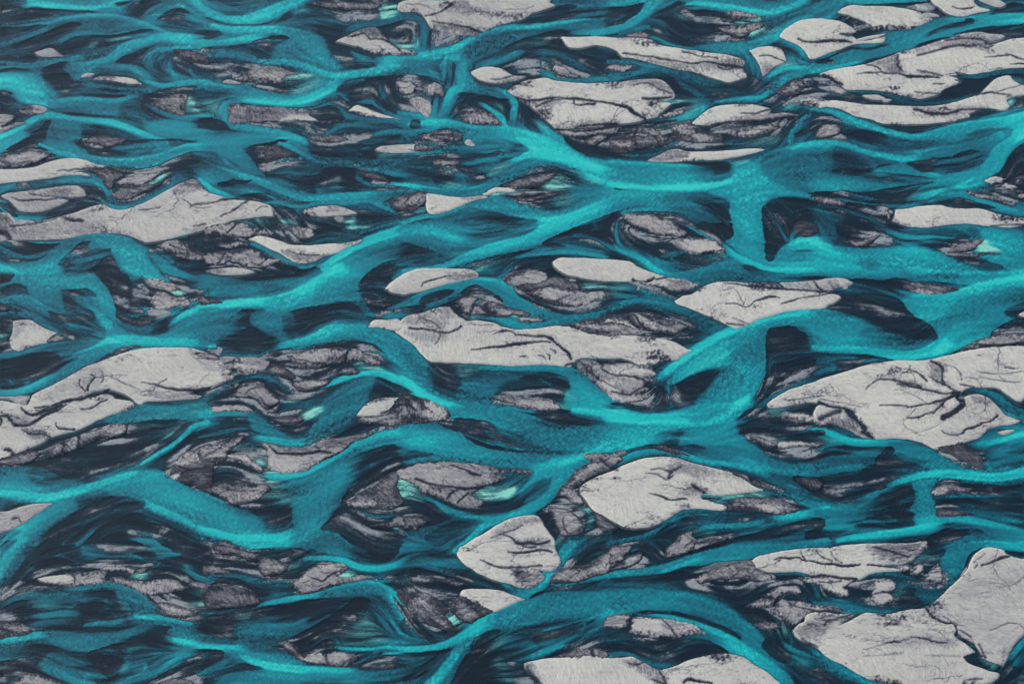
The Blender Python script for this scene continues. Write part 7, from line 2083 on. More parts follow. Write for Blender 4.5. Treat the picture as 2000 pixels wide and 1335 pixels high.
p .52 4: 20,100 60,104 75,100 85,106 95,113 80,115 60,113 40,108
r .85 2/3: 25,107,1.5 38,108,2.5 50,113,3 65,117,3.5 85,119,4 105,121,4.5 130,122,5 155,123,5
p .1 1.5: -5,102 12,100 18,102 18,106 14,112 8,117 -5,120
r .45 2/2: -5,124,2 8,118,2.5 20,112,2.5 28,107,1.5
p .06 2: 5,124 20,118 35,113.5 48,115 58,119 42,120 20,123 0,130 
p .55 4: 0,134 25,124 50,121 90,122 150,122 203,116 203,136 140,136 0,136
p .4 4: 100,128 150,128 203,122 203,136 100,136
s .5 1.5: 184,46! 190,44 198,46 206,44 215,46 225,52 232,58 236,64 232,68 240,76 246,81 240,83 230,82 222,78 212,74 205,72 198,64 192,56 | tilted grey bar combed by black cracks, left of a mint spout, lower centre
p .05 2: 182,50 192,58 200,68 206,78 200,80 192,68
T 2 4
q .6 3: -5,35 20,25 40,30 50,45 35,55 10,52 -5,50
p .4 4: -5,5 20,8 45,14 55,22 40,24 20,20 -5,22
p .14 3: 10,22 30,26 48,30 60,30 85,30 95,38 95,43 75,42 55,40 35,38 15,34
r .5 2/2: 10,20,1.5 25,23,2 40,27,2.5 52,30,2
p .35 3: 50,30 62,24 80,26 90,36 98,42 80,41 60,40
r .5 2/2: 55,15,1.5 68,23,2 80,28,2.5
p .58 4: 72,22 90,22 115,29 130,24 138,28 130,40 120,48 112,52 100,48 95,42 85,34
r .85 3/3: 155,0,5 148,8,5 140,18,5 133,28,5 125,38,5 118,46,4
p .1 1.5: 78,26 90,36 98,42 95,44 80,40 70,30
r .8 2/2: 72,24,1 82,30,1.5 92,38,1.5 100,44,2
s .45 2: 28,33 38,31 48,34 54,37 48,39 38,37 | dusky mauve smear of sand with a white-blue tip, lower centre
m .35 2: 44,37 54,36 52,40 46,42
s .97 0: 49,47! 52,43 60,42 75,42.5 88,44 100,48 111,52! 102,55.5 92,60 85,63 78,64 68,60 58,55 52,51 | pale wedge pointing right into a turquoise confluence, lower centre
s .5 1.5: 38,58! 44,53 52,50 60,54 70,60 80,64 76,67 68,70 62,74 56,75 50,73 44,68 40,63 | dark mauve fan of scratchy sand, between a mint spout and a pale wedge, lower centre
c .8 1: 54,55,1 62,62,1 72,66,1
m 1.05 1.2: 33,68 38,63 43,66 46,72 52,75 50,79 42,78 34,73
r .1 2/1: 112,53,1.5 122,47,1.5 130,44,1.5
r .9 2/2: 50,80,3 62,74,4 75,67,4.5 88,61,4 102,56,3 112,52,2
p .62 4: 80,66 100,57 125,48 150,42 200,36 205,55 190,64 165,70 140,72 120,76 95,80 70,90 60,88
p .68 4: 100,62 140,48 200,42 200,58 160,66 120,70 90,78
r .72 2/3: 205,62,3 185,68,3 165,74,2.5 145,80,2 125,83,1.5
r .94 3/3: -5,99,3 15,99,3 30,97,3.5 45,91,4 58,84,5 72,76,6 85,70,5
r .78 3/5: 60,88,5 52,97,5 45,105,5 38,115,6 30,126,6 20,136,7
p .5 4: 25,136 45,112 55,95 65,88 58,100 50,112 42,125 38,136
p .3 3: -5,106 20,103 40,98 38,106 28,115 10,125 -5,128
p .1 1.5: -5,104 20,101.5 40,98.5 45,97 35,103 10,107 -5,108
r .06 1/1: -5,130,1.5 10,125,1.5 22,118,1
p .06 2: 0,68 8,74 18,82 25,90 30,93 18,94 8,88 -3,80
r .45 1.5/1.5: 5,70,1 15,79,1.2 25,86,1.2 38,89,1.5
p .28 3: -5,76 0,76 8,86 20,95 -5,95
p .1 3: 60,92 75,82 88,81 85,88 78,96 68,101 60,102
s .35 1: 58,103 65,101 74,99.5 72,102 64,104 | thin silver crumb of sand in black mud right of a diverging turquoise channel, bottom
g .06 3 60,112>95,125: 42,128 52,108 62,102 78,98 80,106 82,112 85,122 90,136 38,136
m .4 4: 78,94 84,88 95,88 100,94 90,105 95,118 105,122 95,134 88,132 82,118 80,106
p .3 4: 85,90 115,87 140,82 160,80 140,95 120,102 108,112 95,110
p .12 3: 120,88 140,80 160,74 178,70 182,68 170,82 155,90 140,96 125,98
r .4 2/2: 160,90,1 170,80,1.5 180,73,1.5
r .78 2/3: 108,110,1.5 120,106,2.5 135,100,3 150,94,3 165,88,3
p .35 4: 165,84 188,70 205,80 205,96 180,98 160,96 150,94
q .6 3: 95,112 110,114 112,122 125,134 105,136 98,125
s .97 0: 111,113.5! 122,111 135,109 150,107 163,104 175,101.5 190,108 205,108.5 215,107.5 222,111 228,114 236,118.5 244,120 255,117 268,111.5 280,108 295,105 308,104.5 320,107 330,113 342,120 352,128 360,136 360,140 130,140 125,132 118,124 112,118 | wide pale bank along the bottom edge with a rounded top, lower centre to right
t .55 2: 110,115 118,115 122,124 126,134 118,128 112,119
c .85 1.5: 112,117,1 120,126,1.5 126,134,1.5
s .45 1: 140,107 152,103 165,99.5 175,99 186,100 192,105 188,108 178,107 165,108 150,108 | dark furry ridge along the upper rim of the wide bottom-edge bank, lower centre
c .8 1: 173,98,2 178,107,2
m .4 1.5: 186,105 195,103 205,104 200,107 190,108
p .07 2: 160,99 180,97 205,97 205,106 195,103 185,100
c .85 1: 212,114,.6 220,116,1.2 227,113,1
c .8 1: 240,120,1 245,127,1.2 248,136,1.2
c .9 1.2: 233,129,.5 240,131,1 246,134,1
c .95 1.2: 265,133,1 270,130,2 280,131,1.5 292,133,1
t .6 2: 205,112 225,112 245,122 248,136 235,130 215,118
s .62 1: 187,76 190,70 196,67 205,66 212,66 214,70 210,76 206,79 198,79.5 190,79 | small brown-mauve pebble of a bar between two diverging turquoise currents, lower centre right
s .5 2: 136,33! 140,26 148,22 160,20 170,18 182,12 192,5 202,2 212,2 210,8 200,14 202,18 195,25 188,28 175,31 160,36 145,37 138,36 | dark mottled tongue of sand with a pale rib along its right side, lower centre right
t .7 1.5: 182,20 190,10 200,4 205,8 195,18 188,26
c .9 2: 192,26,2 198,20,2 205,17,2
m .35 2: 175,8 185,2 195,-1 190,6 180,10
p .1 3: 150,18 165,8 178,0 190,-2 180,8 168,16 155,20
r .7 2/2: 135,38,1.5 150,38.5,2 165,36,2 180,31.5,2.5 205,26,3
p .12 2: 130,44 150,40 175,36 190,34 170,42 145,44
p .3 4: 150,42 180,34 205,30 205,42 180,44
T 3 4
m .5 2: 10,8 16,3 20,0 20,5 15,10 10,12
s .55 1.5: -5,2 8,0 16,0 12,8 5,14 -5,18 | mauve shard of sand left of a thin mint trickle, lower right of centre
s .5 1.5: -5,20 5,16 15,10 25,6 27,10 22,16 12,20 0,24 | dusky sloping strip of sand right of a thin mint trickle, lower right of centre
p .2 3: 20,5 35,-2 48,0 50,10 40,16 25,18
r .35 2/2: 35,-3,2 42,4,2 46,10,2
s .68 1.5: 48,12! 50,4 58,-4 66,-12 70,-10 75,-5 78,-2 75,4 68,9 60,11 54,12.5 | grey horn-shaped bar of crumpled sand beside a blue river, lower right of centre
c .7 1: 68,2,1 74,-4,1
p .08 2: 70,8 90,-2 115,-6 140,-10 130,-4 105,2 85,8
r .75 3/3: -5,29,3 15,26,3.5 35,24,3.5 55,19,3.5 75,13,4 95,9,4.5 115,6,4.5 140,4,4.5 165,2,4 205,-4,4
p .6 3: 60,18 90,5 130,-2 170,-6 205,-8 205,2 170,6 130,12 100,16 75,20
r .9 2/2: 38,28,1.5 55,22,2 75,15,2 90,11,2
m .35 2: 85,21 95,18 110,14 125,11 115,14 100,20 88,23
p .12 3: -5,33 25,29 50,26 70,20 85,22 80,30 75,38 60,40 40,40 15,40 -5,42
r .35 3/3: -5,38,4 25,40,4 55,42,4
s .42 2: 78,33! 84,28 95,23 110,18 122,15 130,13 135,16 140,22 148,27 152,30 145,34 132,33 118,31 105,33 92,34 82,36 | dark grey raked fan of silt left of a smooth cream bar, lower right
t .6 1: 140,31 148,30 153,32 145,34
t .6 1: 79,32 86,27 90,29 83,34
q .8 3: 80,34 120,18 150,30 148,36 115,44 85,38
p .12 3: 80,38 110,36 140,36 138,44 130,50 128,58 135,64 150,66 158,72 150,78 138,76 120,60 100,46
r .9 4/5: -5,61,5 15,57,5.5 35,52,6 55,50,5 75,53,5 90,58,5
p .6 5: -5,46 40,42 70,44 95,52 112,60 125,70 138,82 150,95 165,108 172,116 160,115 140,105 125,95 105,80 90,70 70,66 40,62 -5,64
p .55 4: 60,50 85,52 110,64 125,76 118,85 100,75 80,65
p .5 4: 115,75 130,80 145,95 158,110 150,112 132,100 120,88
g .05 3 122,85>95,68: 60,65 80,68 100,75 115,80 122,86 121,92 110,86 95,78 75,70
p .06 2: 150,88 160,92 170,99 172,106 170,114 160,113 148,104 142,95
r .06 2/2: 20,64.5,1.5 40,64,1.5 60,66,2 80,71,2 100,78,2.5 118,88,2.5
r .8 2/2: 24,67,1 40,67,1.5 55,69,2 70,73,2.5 85,78,3 100,84,3.5 115,92,4 125,100,5 138,110,6 152,120,7 165,132,8
p .72 4: 95,92 115,92 130,105 150,118 175,136 160,140 140,122 120,108 100,98
r .5 2/3: 60,92,1.5 72,88,2.5 85,87,3 98,90,3 110,97,3
p .1 2: 58,100 72,94 90,92 105,98 110,104 95,106 75,110 60,112 50,115
r .35 1.5/1.5: 55,103,1 70,95,1.5 85,93,1.5 102,98,1
s .88 .8: 18,70! 22,69 35,69.5 48,70 58,71 68,74 78,78 85,82 90,85 82,85 72,85 65,87 60,87.5 52,86.5 42,88 35,88 25,86 15,83 16,80 | pale slab of sand with dark grained middle, squeezed between two blue ribbons, bottom right centre
t .55 1.5: 48,71 62,73 68,80 60,86 52,85 46,78
c .85 .8: 46,71,.6 54,78,1 60,87,1
p .12 2: 15,72 17,65 22,67 19,72 16,80 13,80
m .35 1.5: 9,72 13,66 15,66 13,74
p .1 3: 25,88 45,89 60,88 55,98 52,108 48,112 35,108 28,95
q .5 2: 38,92 55,90 50,105 40,104
p .3 3: -5,82 12,84 25,90 32,102 25,100 10,94 -5,92
p .08 2: -5,94 15,96 30,103 35,110 25,108 10,102 -5,102
r .55 2/2: -5,105,2 8,104,2 18,107,2.5 28,114,3 40,117,3.5 52,115,3 62,109,2.5
m .3 1.5: -3,103 6,103 12,106 2,107
s .96 0: 133,15! 138,11 148,8 160,6 175,4 190,2.5 205,2 220,0 245,-2 262,-2 285,-2 300,-4 302,2 295,8 288,14 275,18 262,19 255,20 270,22 276,24 262,25 248,27 240,31 234,33 222,31 205,29 192,28 180,25 165,25.5 150,25 138,22 | long cream bar on a blue river's lower bank, twiggy cracks across its right half
c .9 .8: 154,14,.5 160,12.5,1 170,13,1 178,12,1.2 184,15,1.2 192,16,1.2 200,18,1.5 212,18.5,1.5 225,20,2 238,18,1.5
c .85 .8: 180,6,.6 183,11,1 186,15,1
c .8 .8: 196,5,.6 200,11,1 210,15,1
c .6 .8: 208,6,.6 212,12,.8 220,17,.8
t .5 2: 245,0 270,-2 298,-2 296,6 285,12 270,16 255,14 250,8
c .8 1: 250,2,1 265,6,1.5 285,11,1
c .9 1: 245,18,1 255,20,1.2 270,21,1.5 285,18,1
r .4 2/2: 150,27,1.5 165,27,1.5 178,27,2 188,31,3 194,40,3 196,48,3
r .35 2/2: 135,48,1.5 145,41,2 158,36,2 172,31,2
s .4 1.5: 190,29 205,30 222,31 236,33 228,34 212,33.5 205,36 198,34 | dark lace-edged strip under the long cream bar, lower right
s .78 1: 145,48! 152,43 160,39.5 170,38.5 177,39.5 181,45 178,47 172,45 163,46 158,49 155,51.5 150,49 | pale dumbbell-shaped lobe above a black forked crack, lower right
s .8 1: 128,58! 135,54 142,51 148,50.5 154,52 154,57 150,60 142,60 134,59 | pale leaf of sand with a cross crack, left end of a block cluster, lower right
c .85 .8: 146,51,.7 145,59,.9
m .5 1.5: 182,52 188,50 192,54 198,56 190,54
q .8 2: 160,46 180,46 185,52 165,52
s .78 1: 158,54 162,51 172,54 182,54 192,56 200,57 214,59 222,62 212,63 195,64 186,66 182,70 178,74.5 172,76 165,73 158,68 152,64 155,58 | pale lumpy block with curved black cracks on both sides, lower right
c .9 .8: 170,57,.8 178,60,1 188,62,1.2 200,64,1.5
r .4 2/2: 145,66,1.5 155,70,2 162,78,2.5 162,86,3
m .6 3: 152,80 160,76 168,78 166,86 160,88 154,84
s .52 1: 135,76 145,74.5 155,75 160,78 154,81 145,82 139,79 | small dark mauve chip of sand beside a foaming notch, lower right
p .1 2: 160,72 172,78 172,88 180,95 190,102 175,98 162,88
r .75 2/2: 158,90,1 168,98,2 180,104,2.5 192,109,2.5 205,114,3
p .35 3: 172,104 185,106 205,116 205,130 185,122 172,116
m .25 3: 172,104 182,106 188,114 176,115
p .2 4: 165,116 190,120 205,124 205,140 185,136
s .94 0: 173,82! 178,76 184,73 184,68 190,65 200,64 212,66 222,66 232,65 230,68 222,73 218,77 228,73 240,66 250,65.5 262,66 275,64 285,62 295,61.5 301,61.5 306,68 312,73 320,76 327,76 330,80 330,86 329,88 335,92 342,97 348,103 344,106 338,108 341,113 350,117 362,121 371,124 369,129 360,133 340,137 300,140 275,135 250,130 235,123 222,115 208,109 196,99 185,93 176,88 | vast smooth pale bank with black dashes in its middle, lower right, left of cracked seam
t .55 2: 175,82 185,75 200,68 215,70 210,80 200,86 188,90 178,88
t .5 2: 198,66 215,68 230,66 225,72 210,76 200,78
c .85 1: 203,77,1 206,73,1 215,72,1 220,70,1.2 230,66,1.5
c .7 .8: 183,78,.6 190,76,.8 198,79,.6
c .8 1: 196,98,1 188,94,1.2 182,90,1
c .95 1: 261,95,.4 265,93.5,1 270,93,1.5 276,94,.6
c .5 .8: 250,98,.4 258,96,.6 264,94,.6
c .6 .8: 276,93,.5 290,88.5,.7
c .98 1: 286,88.5,.8 294,89,1.2 300,90.5,1.6 306,92,1.2 314,94,1.3 321,94,.7
t .75 3: 270,90 300,86 330,90 325,98 300,98 275,98
c .35 1.5: 240,107,.5 262,106,.8 280,104,.5
c .35 1.5: 300,107,.5 320,107,.8 335,107,.5
c .9 1: 338,108,1 344,106,1.5 350,105,1.5
c .85 1: 345,109,1.2 355,114,1.5 368,121,1
c .7 1: 338,130,.8 346,129.5,1.5 355,129,.8
T 4 4
s .9 0: 102,60! 108,57 115,51 123,44 130,37 138,29 143,23 147,15 150,9 155,5 160,2.5 166,2 173,3 178,5 180,8 185,10 195,13 210,14 212,70 205,78 198,86 192,92 187,98 183,105 180,112 178,115! 170,113 162,110 156,107 154,100 150,95 143,91 138,87 133,82 132,76 126,74 118,74 110,70 105,65 | great pale striated headland filling the bottom right corner, right of a cracked seam
t .82 4: 150,30 200,25 210,60 190,95 165,95 140,75 130,55
c .9 1: 157,20,.8 165,17,1.5 175,13,1.8 184,10,1.2
c .6 .8: 150,22,.6 153,19,.8
c .5 .8: 150,17,.6 160,8,.6
c .45 .8: 165,82,.5 175,79,.7 187,75,.8 200,81,.6
c .95 1: 103,61,1 107,67,1.2 113,72,1.2 122,75,1.2 129,75,1 133,79,1.2 132,86,1.5 136,89,1.5 143,92,1.8 149,96,2 153,102,2 157,107,1.5
c .85 1: 119,69,.5 126,73,.8 132,76,1
c .8 1: 136,82,.8 142,85,1.2 147,89,.8
m .5 1.2: 143,93 149,95 154,101 152,103 147,98
m .85 1.2: 157,109 165,112 172,115 176,118 172,121 166,116 158,111
c .8 1.5: 155,96,1 158,103,1.5 160,108,1
p .12 2: 172,118 180,115 188,102 200,90 205,92 205,140 160,140 172,126
r .7 2/3: 180,115,2 185,108,3 192,99,3 205,86,4
p .35 3: 190,110 205,95 205,120 195,120
r .72 2/2: 205,-2,4 185,0,3 165,-1,2.5 150,2,2
p .6 3: 118,10 122,4 132,0 150,-3 170,-4 160,0 150,4 146,12 141,22 134,30 127,36 120,34 118,28
m .3 3: 118,14 128,10 132,20 128,28 120,24
p .1 2: 146,8 155,2 158,3 150,9 146,16 141,24 137,30 134,32 140,20
p .1 1.5: 178,5 190,6 205,7 205,11 190,10 182,8
r .35 1/1: 184,9,1 195,11,1 205,11.5,1.2
p .2 2: 104,0 118,2 122,6 116,12 106,8
p .05 1.5: 106,-1 113,0 113,4 108,3
m .4 2: 92,12 105,6 115,10 112,16 100,18 90,20
q .8 2: 85,18 110,12 118,20 105,30 88,26
s .85 1: 78,22 84,20 88,21 85,25 79,25 | tiny pale chip at the left of three knobs beside a mint pool, lower right
s .85 1: 88,27 93,20 98,18 101,20 100,25 95,28 91,28.5 | round pale knob, middle of three beside a mint pool, lower right
s .72 1: 102,33 106,28 110,22 116,17 118,24 118,34 112,36 106,35 | grey shield-shaped knob with a crease, right of three beside a mint pool, lower right
c .6 1: 108,27,.6 117,26,.6
r .58 2/2: 46,29,1.5 55,26.5,2 65,26,2.5 75,28,2.5 85,32,2.5 95,35,2.5 108,37,2 120,36,2
r .7 2/2: 95,42,1.5 108,41.5,2.5 120,39.5,2.5 128,36,2
p .42 3: 85,33 105,36 128,34 125,42 115,50 105,56 95,50 80,40
q .5 2: 80,32 105,35 100,40 85,38
s .9 .6: -15,33 -4,31 5,30 20,31 35,33 30,36 22,40 28,42 30,47 25,50 18,48 10,44 4,40 -5,36 | cracked pale slab at the left shore of a round dark pool, lower right
c .9 1: -10,30,1 5,29,1.2 20,31,1.5 36,33,1.5
c .85 1: 0,35,.8 10,36,1 20,34,1
p .08 2: 33,36 40,31 50,30 55,32 53,42 55,50 48,52 40,48 32,48
q .6 1.5: 35,34 52,32 52,44 38,46
s .85 .8: 53,33! 60,31.5 68,33 74,37 74,42 70,47 72,52 66,55 60,57 54,55 50,52 52,46 53,40 | pale cat-head-shaped block with a black mouth-like crack, mint water to its right, lower right
c .9 1: 54,47,1 62,45,1.5 70,46,1.5
m .5 2: 70,52 74,40 80,37 85,44 76,50 70,57
p .06 2: 76,44 84,40 95,43 92,48 98,54 90,58 80,60 70,62 72,54
q .3 2: 78,44 95,44 92,56 80,58
p .3 3: 0,54 30,52 50,55 72,60 95,58 80,63 60,65 40,64 15,62 0,60
r .58 2/2: -5,55,1.5 12,57,2.5 30,60,3 48,63,2.5 62,63,2.5 78,61,2
r .4 2/2: 45,58,2 65,60,2 85,58,1.5
n .6 1/1: 10,62,1 20,63.5,1.2 35,65,1
n .5 1/1: 100,61,1 108,57,1 115,51,.8
p .08 1.5: 92,60 100,57 108,54 104,58 98,60
r .8 3/4: -5,102,2 5,108,3 18,116,4 30,122,4.5 45,129,5 62,136,6
p .16 4: -5,110 10,120 30,130 45,138 -5,138
"""

# ------------------------------------------------------------------ traced image pixels projected onto the ground
# River traced in image pixels, each cast from the camera onto the level plain.
FOC = 1000 / math.tan(HFOV / 2)
def ground(u, v):
    a = (np.asarray(u, np.float64) - 1000) / FOC
    b = (np.asarray(v, np.float64) - 667.5) / FOC
    cp, sp = math.cos(PITCH), math.sin(PITCH)
    t = ALT / (sp + b * cp)
    return a * t, (cp - b * sp) * t

def lin(c):
    c = np.clip(np.asarray(c, float) / 255, 0, 1)
    return np.where(c <= .04045, c / 12.92, ((c + .055) / 1.055) ** 2.4)

GAIN = np.array(CAL_GAIN)
BASE = np.array(CAL_BASE)
def albedo(rgb, gloss=0.0):
    """photo tone -> surface reflectance under this sky"""
    return np.clip((lin(rgb) - BASE * gloss) / GAIN, .002, .9)

F = finish(build_fields(DATA))
GX, GY = ground(GU[None, :] + np.zeros((NV, 1)), GV[:, None] + np.zeros((1, NU)))
NOISE = np.random.default_rng(21)

def sheet(name, z, attrs, mat, mask=None, origin=(0, 0, 0)):
    """grid mesh over the image pixel grid (or the cells of mask) with float / colour point attributes"""
    if mask is None: cells = np.ones((NV - 1, NU - 1), bool)
    else: cells = mask[:-1, :-1] | mask[1:, :-1] | mask[:-1, 1:] | mask[1:, 1:]
    jj, ii = np.nonzero(cells)
    i00 = jj * NU + ii
    quads = np.stack([i00 + NU, i00 + NU + 1, i00 + 1, i00], 1)
    used = np.unique(quads)
    remap = np.zeros(NV * NU, np.int32); remap[used] = np.arange(len(used))
    quads = remap[quads].astype(np.int32)
    co = np.stack([GX.ravel()[used] - origin[0], GY.ravel()[used] - origin[1], z.ravel()[used] - origin[2]], 1).astype(np.float32)
    me = bpy.data.meshes.new(name)
    me.vertices.add(len(co)); me.vertices.foreach_set('co', co.ravel())
    n = len(quads)
    me.loops.add(n * 4); me.loops.foreach_set('vertex_index', quads.ravel())
    me.polygons.add(n); me.polygons.foreach_set('loop_start', np.arange(0, n * 4, 4, dtype=np.int32))
    me.polygons.foreach_set('use_smooth', np.ones(n, bool))
    me.update(calc_edges=True)
    for an, arr in attrs.items():
        if arr.ndim == 3:
            at = me.attributes.new(an, 'FLOAT_COLOR', 'POINT')
            c = np.ones((len(used), 4), np.float32); c[:, :3] = arr.reshape(-1, 3)[used]
            at.data.foreach_set('color', c.ravel())
        else:
            at = me.attributes.new(an, 'FLOAT', 'POINT')
            at.data.foreach_set('value', arr.ravel()[used].astype(np.float32))
    me.materials.append(mat)
    o = bpy.data.objects.new(name, me); o.location = origin
    scene.collection.objects.link(o)
    return o

# ------------------------------------------------------------------ materials
def node_mat(name):
    m = bpy.data.materials.new(name); m.use_nodes = True
    t = m.node_tree
    return m, t, t.nodes['Principled BSDF'], t.nodes['Material Output']

def N(t, kind, **kw):
    n = t.nodes.new(kind)
    for k, v in kw.items(): setattr(n, k, v)
    return n

def grain(t, bsdf, attr, scales, amount, bump, dist, coord='Object'):
    """attribute colour times fine procedural grain, and the same grain as bump"""
    at = N(t, 'ShaderNodeAttribute', attribute_name=attr)
    tc = N(t, 'ShaderNodeTexCoord')
    mp = N(t, 'ShaderNodeMapping'); mp.inputs['Scale'].default_value = scales
    t.links.new(tc.outputs[coord], mp.inputs['Vector'])
    no = N(t, 'ShaderNodeTexNoise'); no.inputs['Scale'].default_value = 1; no.inputs['Detail'].default_value = 4; no.inputs['Roughness'].default_value = .65
    t.links.new(mp.outputs[0], no.inputs['Vector'])
    mr = N(t, 'ShaderNodeMapRange'); mr.inputs['From Min'].default_value = .25; mr.inputs['From Max'].default_value = .75
    mr.inputs['To Min'].default_value = 1 - amount; mr.inputs['To Max'].default_value = 1 + amount
    t.links.new(no.outputs['Fac'], mr.inputs['Value'])
    vm = N(t, 'ShaderNodeVectorMath', operation='SCALE')
    t.links.new(at.outputs['Color'], vm.inputs[0]); t.links.new(mr.outputs[0], vm.inputs['Scale'])
    t.links.new(vm.outputs[0], bsdf.inputs['Base Color'])
    bp = N(t, 'ShaderNodeBump'); bp.inputs['Strength'].default_value = bump; bp.inputs['Distance'].default_value = dist
    t.links.new(no.outputs['Fac'], bp.inputs['Height']); t.links.new(bp.outputs[0], bsdf.inputs['Normal'])
    return no

m_sand, t, b, _ = node_mat('silt')
b.inputs['Roughness'].default_value = .95; b.inputs['Specular IOR Level'].default_value = .15
grain(t, b, 'tone', (.9, .6, 1), .06, .5, .1)

m_bed, t, b, _ = node_mat('black_sand')
b.inputs['Roughness'].default_value = .7; b.inputs['Specular IOR Level'].default_value = .2
grain(t, b, 'tone', (.7, .5, 1), .28, .6, .08)

m_water, t, b, out = node_mat('glacial_water')
b.inputs['Roughness'].default_value = .35; b.inputs['Specular IOR Level'].default_value = .22
grain(t, b, 'silt', (.45, .35, 1), .06, .35, .1)
tr = N(t, 'ShaderNodeBsdfTransparent'); tr.inputs[0].default_value = (.86, .92, .95, 1)
at = N(t, 'ShaderNodeAttribute', attribute_name='cover')
mx = N(t, 'ShaderNodeMixShader')
t.links.new(at.outputs['Fac'], mx.inputs[0]); t.links.new(tr.outputs[0], mx.inputs[1]); t.links.new(b.outputs[0], mx.inputs[2])
t.links.new(mx.outputs[0], out.inputs['Surface'])

m_plain, t, b, _ = node_mat('river_plain')
b.inputs['Roughness'].default_value = .8
tc = N(t, 'ShaderNodeTexCoord'); mp = N(t, 'ShaderNodeMapping'); mp.inputs['Scale'].default_value = (.012, .04, 1)
no = N(t, 'ShaderNodeTexNoise'); no.inputs['Scale'].default_value = 1; no.inputs['Detail'].default_value = 6; no.inputs['Distortion'].default_value = 1.5
cr = N(t, 'ShaderNodeValToRGB')
el = cr.color_ramp.elements
el[0].position = .36; el[0].color = (*albedo((33, 40, 53)), 1)
el[1].position = .68; el[1].color = (*albedo((168, 166, 166)), 1)
for p, c in ((.44, (28, 84, 100)), (.5, (30, 150, 156)), (.54, (36, 52, 66)), (.6, (110, 104, 112))):
    e = el.new(p); e.color = (*albedo(c), 1)
t.links.new(tc.outputs['Object'], mp.inputs['Vector']); t.links.new(mp.outputs[0], no.inputs['Vector'])
t.links.new(no.outputs['Fac'], cr.inputs[0]); t.links.new(cr.outputs[0], b.inputs['Base Color'])

# ------------------------------------------------------------------ setting: plain, bed, water
def structure(o): o['kind'] = 'structure'; return o
R = 30000
me = bpy.data.meshes.new('river_plain')
me.from_pydata([(-R, -R, -1.2), (R, -R, -1.2), (R, R, -1.2), (-R, R, -1.2)], [], [(0, 1, 2, 3)])
me.materials.append(m_plain)
plain = bpy.data.objects.new('river_plain', me); scene.collection.objects.link(plain); structure(plain)

V, M, Q, S = F['V'], F['M'], F['Q'], F['S']
clump = norm(fbm(4, 8, 131, 4, .65))
emerge = np.clip(Q * (1 + .15 * clump + .25 * F['wash'] + .06 * GRAIN), 0, 1.2)
bed_z = np.minimum(-.34 + .4 * emerge + .03 * F['coarse'] * smoothstep(Q * 2), -.05) + .008 * F['dune']
streak = np.clip(.52 + .3 * F['wash'] + .2 * F['fine'] - .5 * (F['dvein'] - .2) + .08 * clump + .1 * GRAIN, .03, 1.3)
bed_rgb = ramp(np.clip(.15 + emerge * 1.0, 0, 1) * streak, [(0, (28, 33, 45)), (.2, (48, 52, 62)), (.5, (90, 90, 98)), (.8, (138, 135, 141)), (1, (172, 169, 170))])
bed = sheet('riverbed', bed_z, {'tone': albedo(bed_rgb, .4)}, m_bed)
structure(bed)

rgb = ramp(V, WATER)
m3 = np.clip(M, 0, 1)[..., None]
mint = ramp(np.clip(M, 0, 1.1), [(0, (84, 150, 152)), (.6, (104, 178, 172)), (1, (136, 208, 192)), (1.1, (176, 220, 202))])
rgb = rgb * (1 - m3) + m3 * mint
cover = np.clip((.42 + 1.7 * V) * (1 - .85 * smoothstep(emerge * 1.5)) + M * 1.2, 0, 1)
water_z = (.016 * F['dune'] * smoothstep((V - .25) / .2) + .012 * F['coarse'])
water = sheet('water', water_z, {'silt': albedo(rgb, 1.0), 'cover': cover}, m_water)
structure(water)

# ------------------------------------------------------------------ the sandbars, each a thing of its own
tone = sand_tone(F)
sand_rgb = ramp(tone, SAND)
sand_alb = albedo(sand_rgb, .3)
relief = .026 * F['rill'] + .14 * (tone - F['T']) + .14 * (fbm(16, 36, 151, 4) - .5)

# ------------------------------------------------------------------ the same braid pattern carried on past the image frame
def mirror(q, lo, hi):
    w = hi - lo
    k = np.mod(q - lo, 2 * w)
    return lo + np.where(k > w, 2 * w - k, k)
OU = np.arange(-1400, 3400.1, 4.0); OV = np.arange(-700, 2100.1, 4.0)
ou, ov = np.meshgrid(OU, OV)
du = np.maximum(0, np.maximum(-ou, ou - 1996)); dv_ = np.maximum(0, np.maximum(-ov, ov - 1331))
su = ou + 1.1 * dv_ * np.sin(.004 * ov + 1) + .35 * du * np.sin(.006 * ov) ; sv = ov + .45 * du * np.sin(.0045 * ou + .5) + .2 * dv_ * np.sin(.007 * ou)
mu = ((mirror(su, 2, 1998) - U0) / STEP).astype(int); mv = ((mirror(sv, 2, 1333) - V0) / STEP).astype(int)
q3 = (smoothstep(emerge * 1.5) * (1 - smoothstep((V - .25) / .2)))[..., None]
allrgb = np.where((S < 0)[..., None], sand_rgb, rgb * (1 - .8 * q3) + .8 * q3 * bed_rgb)
oc = albedo(allrgb, .5)[mv, mu]
keep = ~((ou > 0) & (ou < 1996) & (ov > 0) & (ov < 1331))
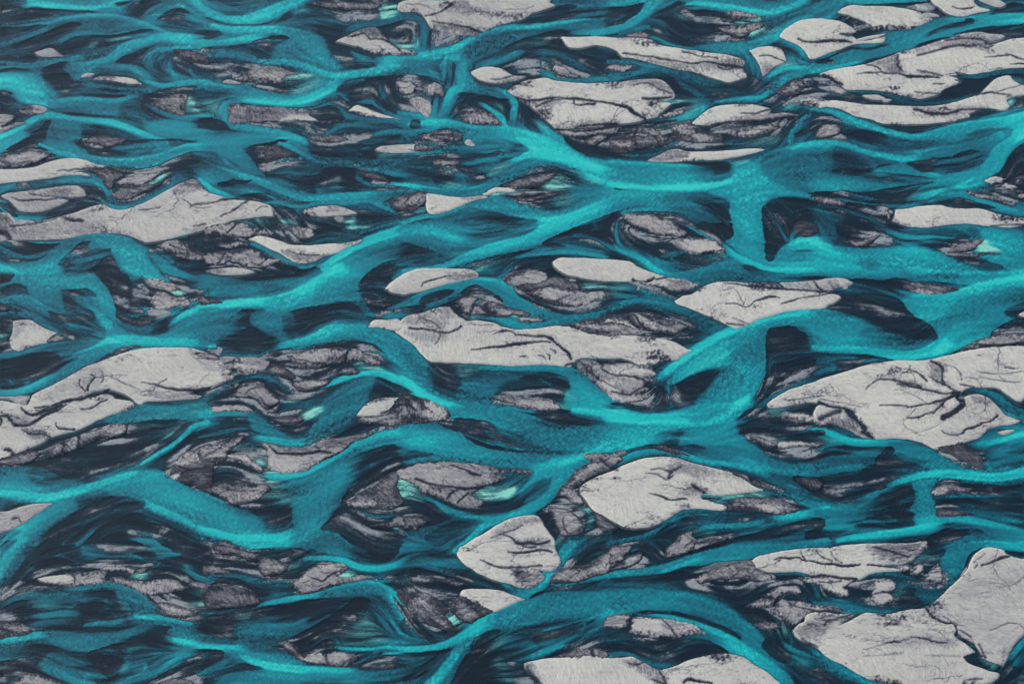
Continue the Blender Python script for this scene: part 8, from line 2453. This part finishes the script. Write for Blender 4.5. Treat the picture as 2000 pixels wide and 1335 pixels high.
ogx, ogy = ground(ou, ov)
nv, nu = ou.shape
jj, ii = np.nonzero(keep[:-1, :-1])
i00 = jj * nu + ii
quads = np.stack([i00 + nu, i00 + nu + 1, i00 + 1, i00], 1).astype(np.int32)
used = np.unique(quads); remap = np.zeros(nv * nu, np.int32); remap[used] = np.arange(len(used)); quads = remap[quads]
me = bpy.data.meshes.new('outer_river')
me.vertices.add(len(used))
me.vertices.foreach_set('co', np.stack([ogx.ravel()[used], ogy.ravel()[used], np.full(len(used), -.03)], 1).astype(np.float32).ravel())
me.loops.add(len(quads) * 4); me.loops.foreach_set('vertex_index', quads.ravel())
me.polygons.add(len(quads)); me.polygons.foreach_set('loop_start', np.arange(0, len(quads) * 4, 4, dtype=np.int32))
me.update(calc_edges=True)
c = np.ones((len(used), 4), np.float32); c[:, :3] = oc.reshape(-1, 3)[used]
me.attributes.new('tone', 'FLOAT_COLOR', 'POINT').data.foreach_set('color', c.ravel())
me.materials.append(m_bed)
outer = bpy.data.objects.new('outer_river', me); scene.collection.objects.link(outer); structure(outer)

for i, bar in enumerate(F['bars']):
    win = window(bar['poly'], 14)
    if win is None: continue
    d = np.full((NV, NU), 99.0, np.float32)
    d[win] = poly_sd(bar['poly'][:, :2], win, .5 if bar['soft'] == 0 else 1.3)
    mask = d < 3.4
    if mask.sum() < 6: continue
    steep = 3.0 if bar['soft'] == 0 else 9.0
    ins = np.clip(-d, 0, None)
    z = .12 * np.minimum(ins, 1.6) / 1.6 + (.12 if bar['soft'] == 0 else .05) * (1 - np.exp(-ins / steep)) + relief * (1 if bar['soft'] == 0 else .6) * smoothstep(ins / 5)
    z = np.where(d > 0, -.14 * d, np.maximum(z, .03)) + i * .0004
    jj, ii = np.nonzero(mask)
    org = (float(GX[jj, ii].mean()), float(GY[jj, ii].mean()), 0.0)
    o = sheet('sandbar', z, {'tone': sand_alb}, m_sand, mask, org)
    o['label'] = bar['label']; o['category'] = 'sandbar'; o['group'] = 'sandbars between the braided channels'
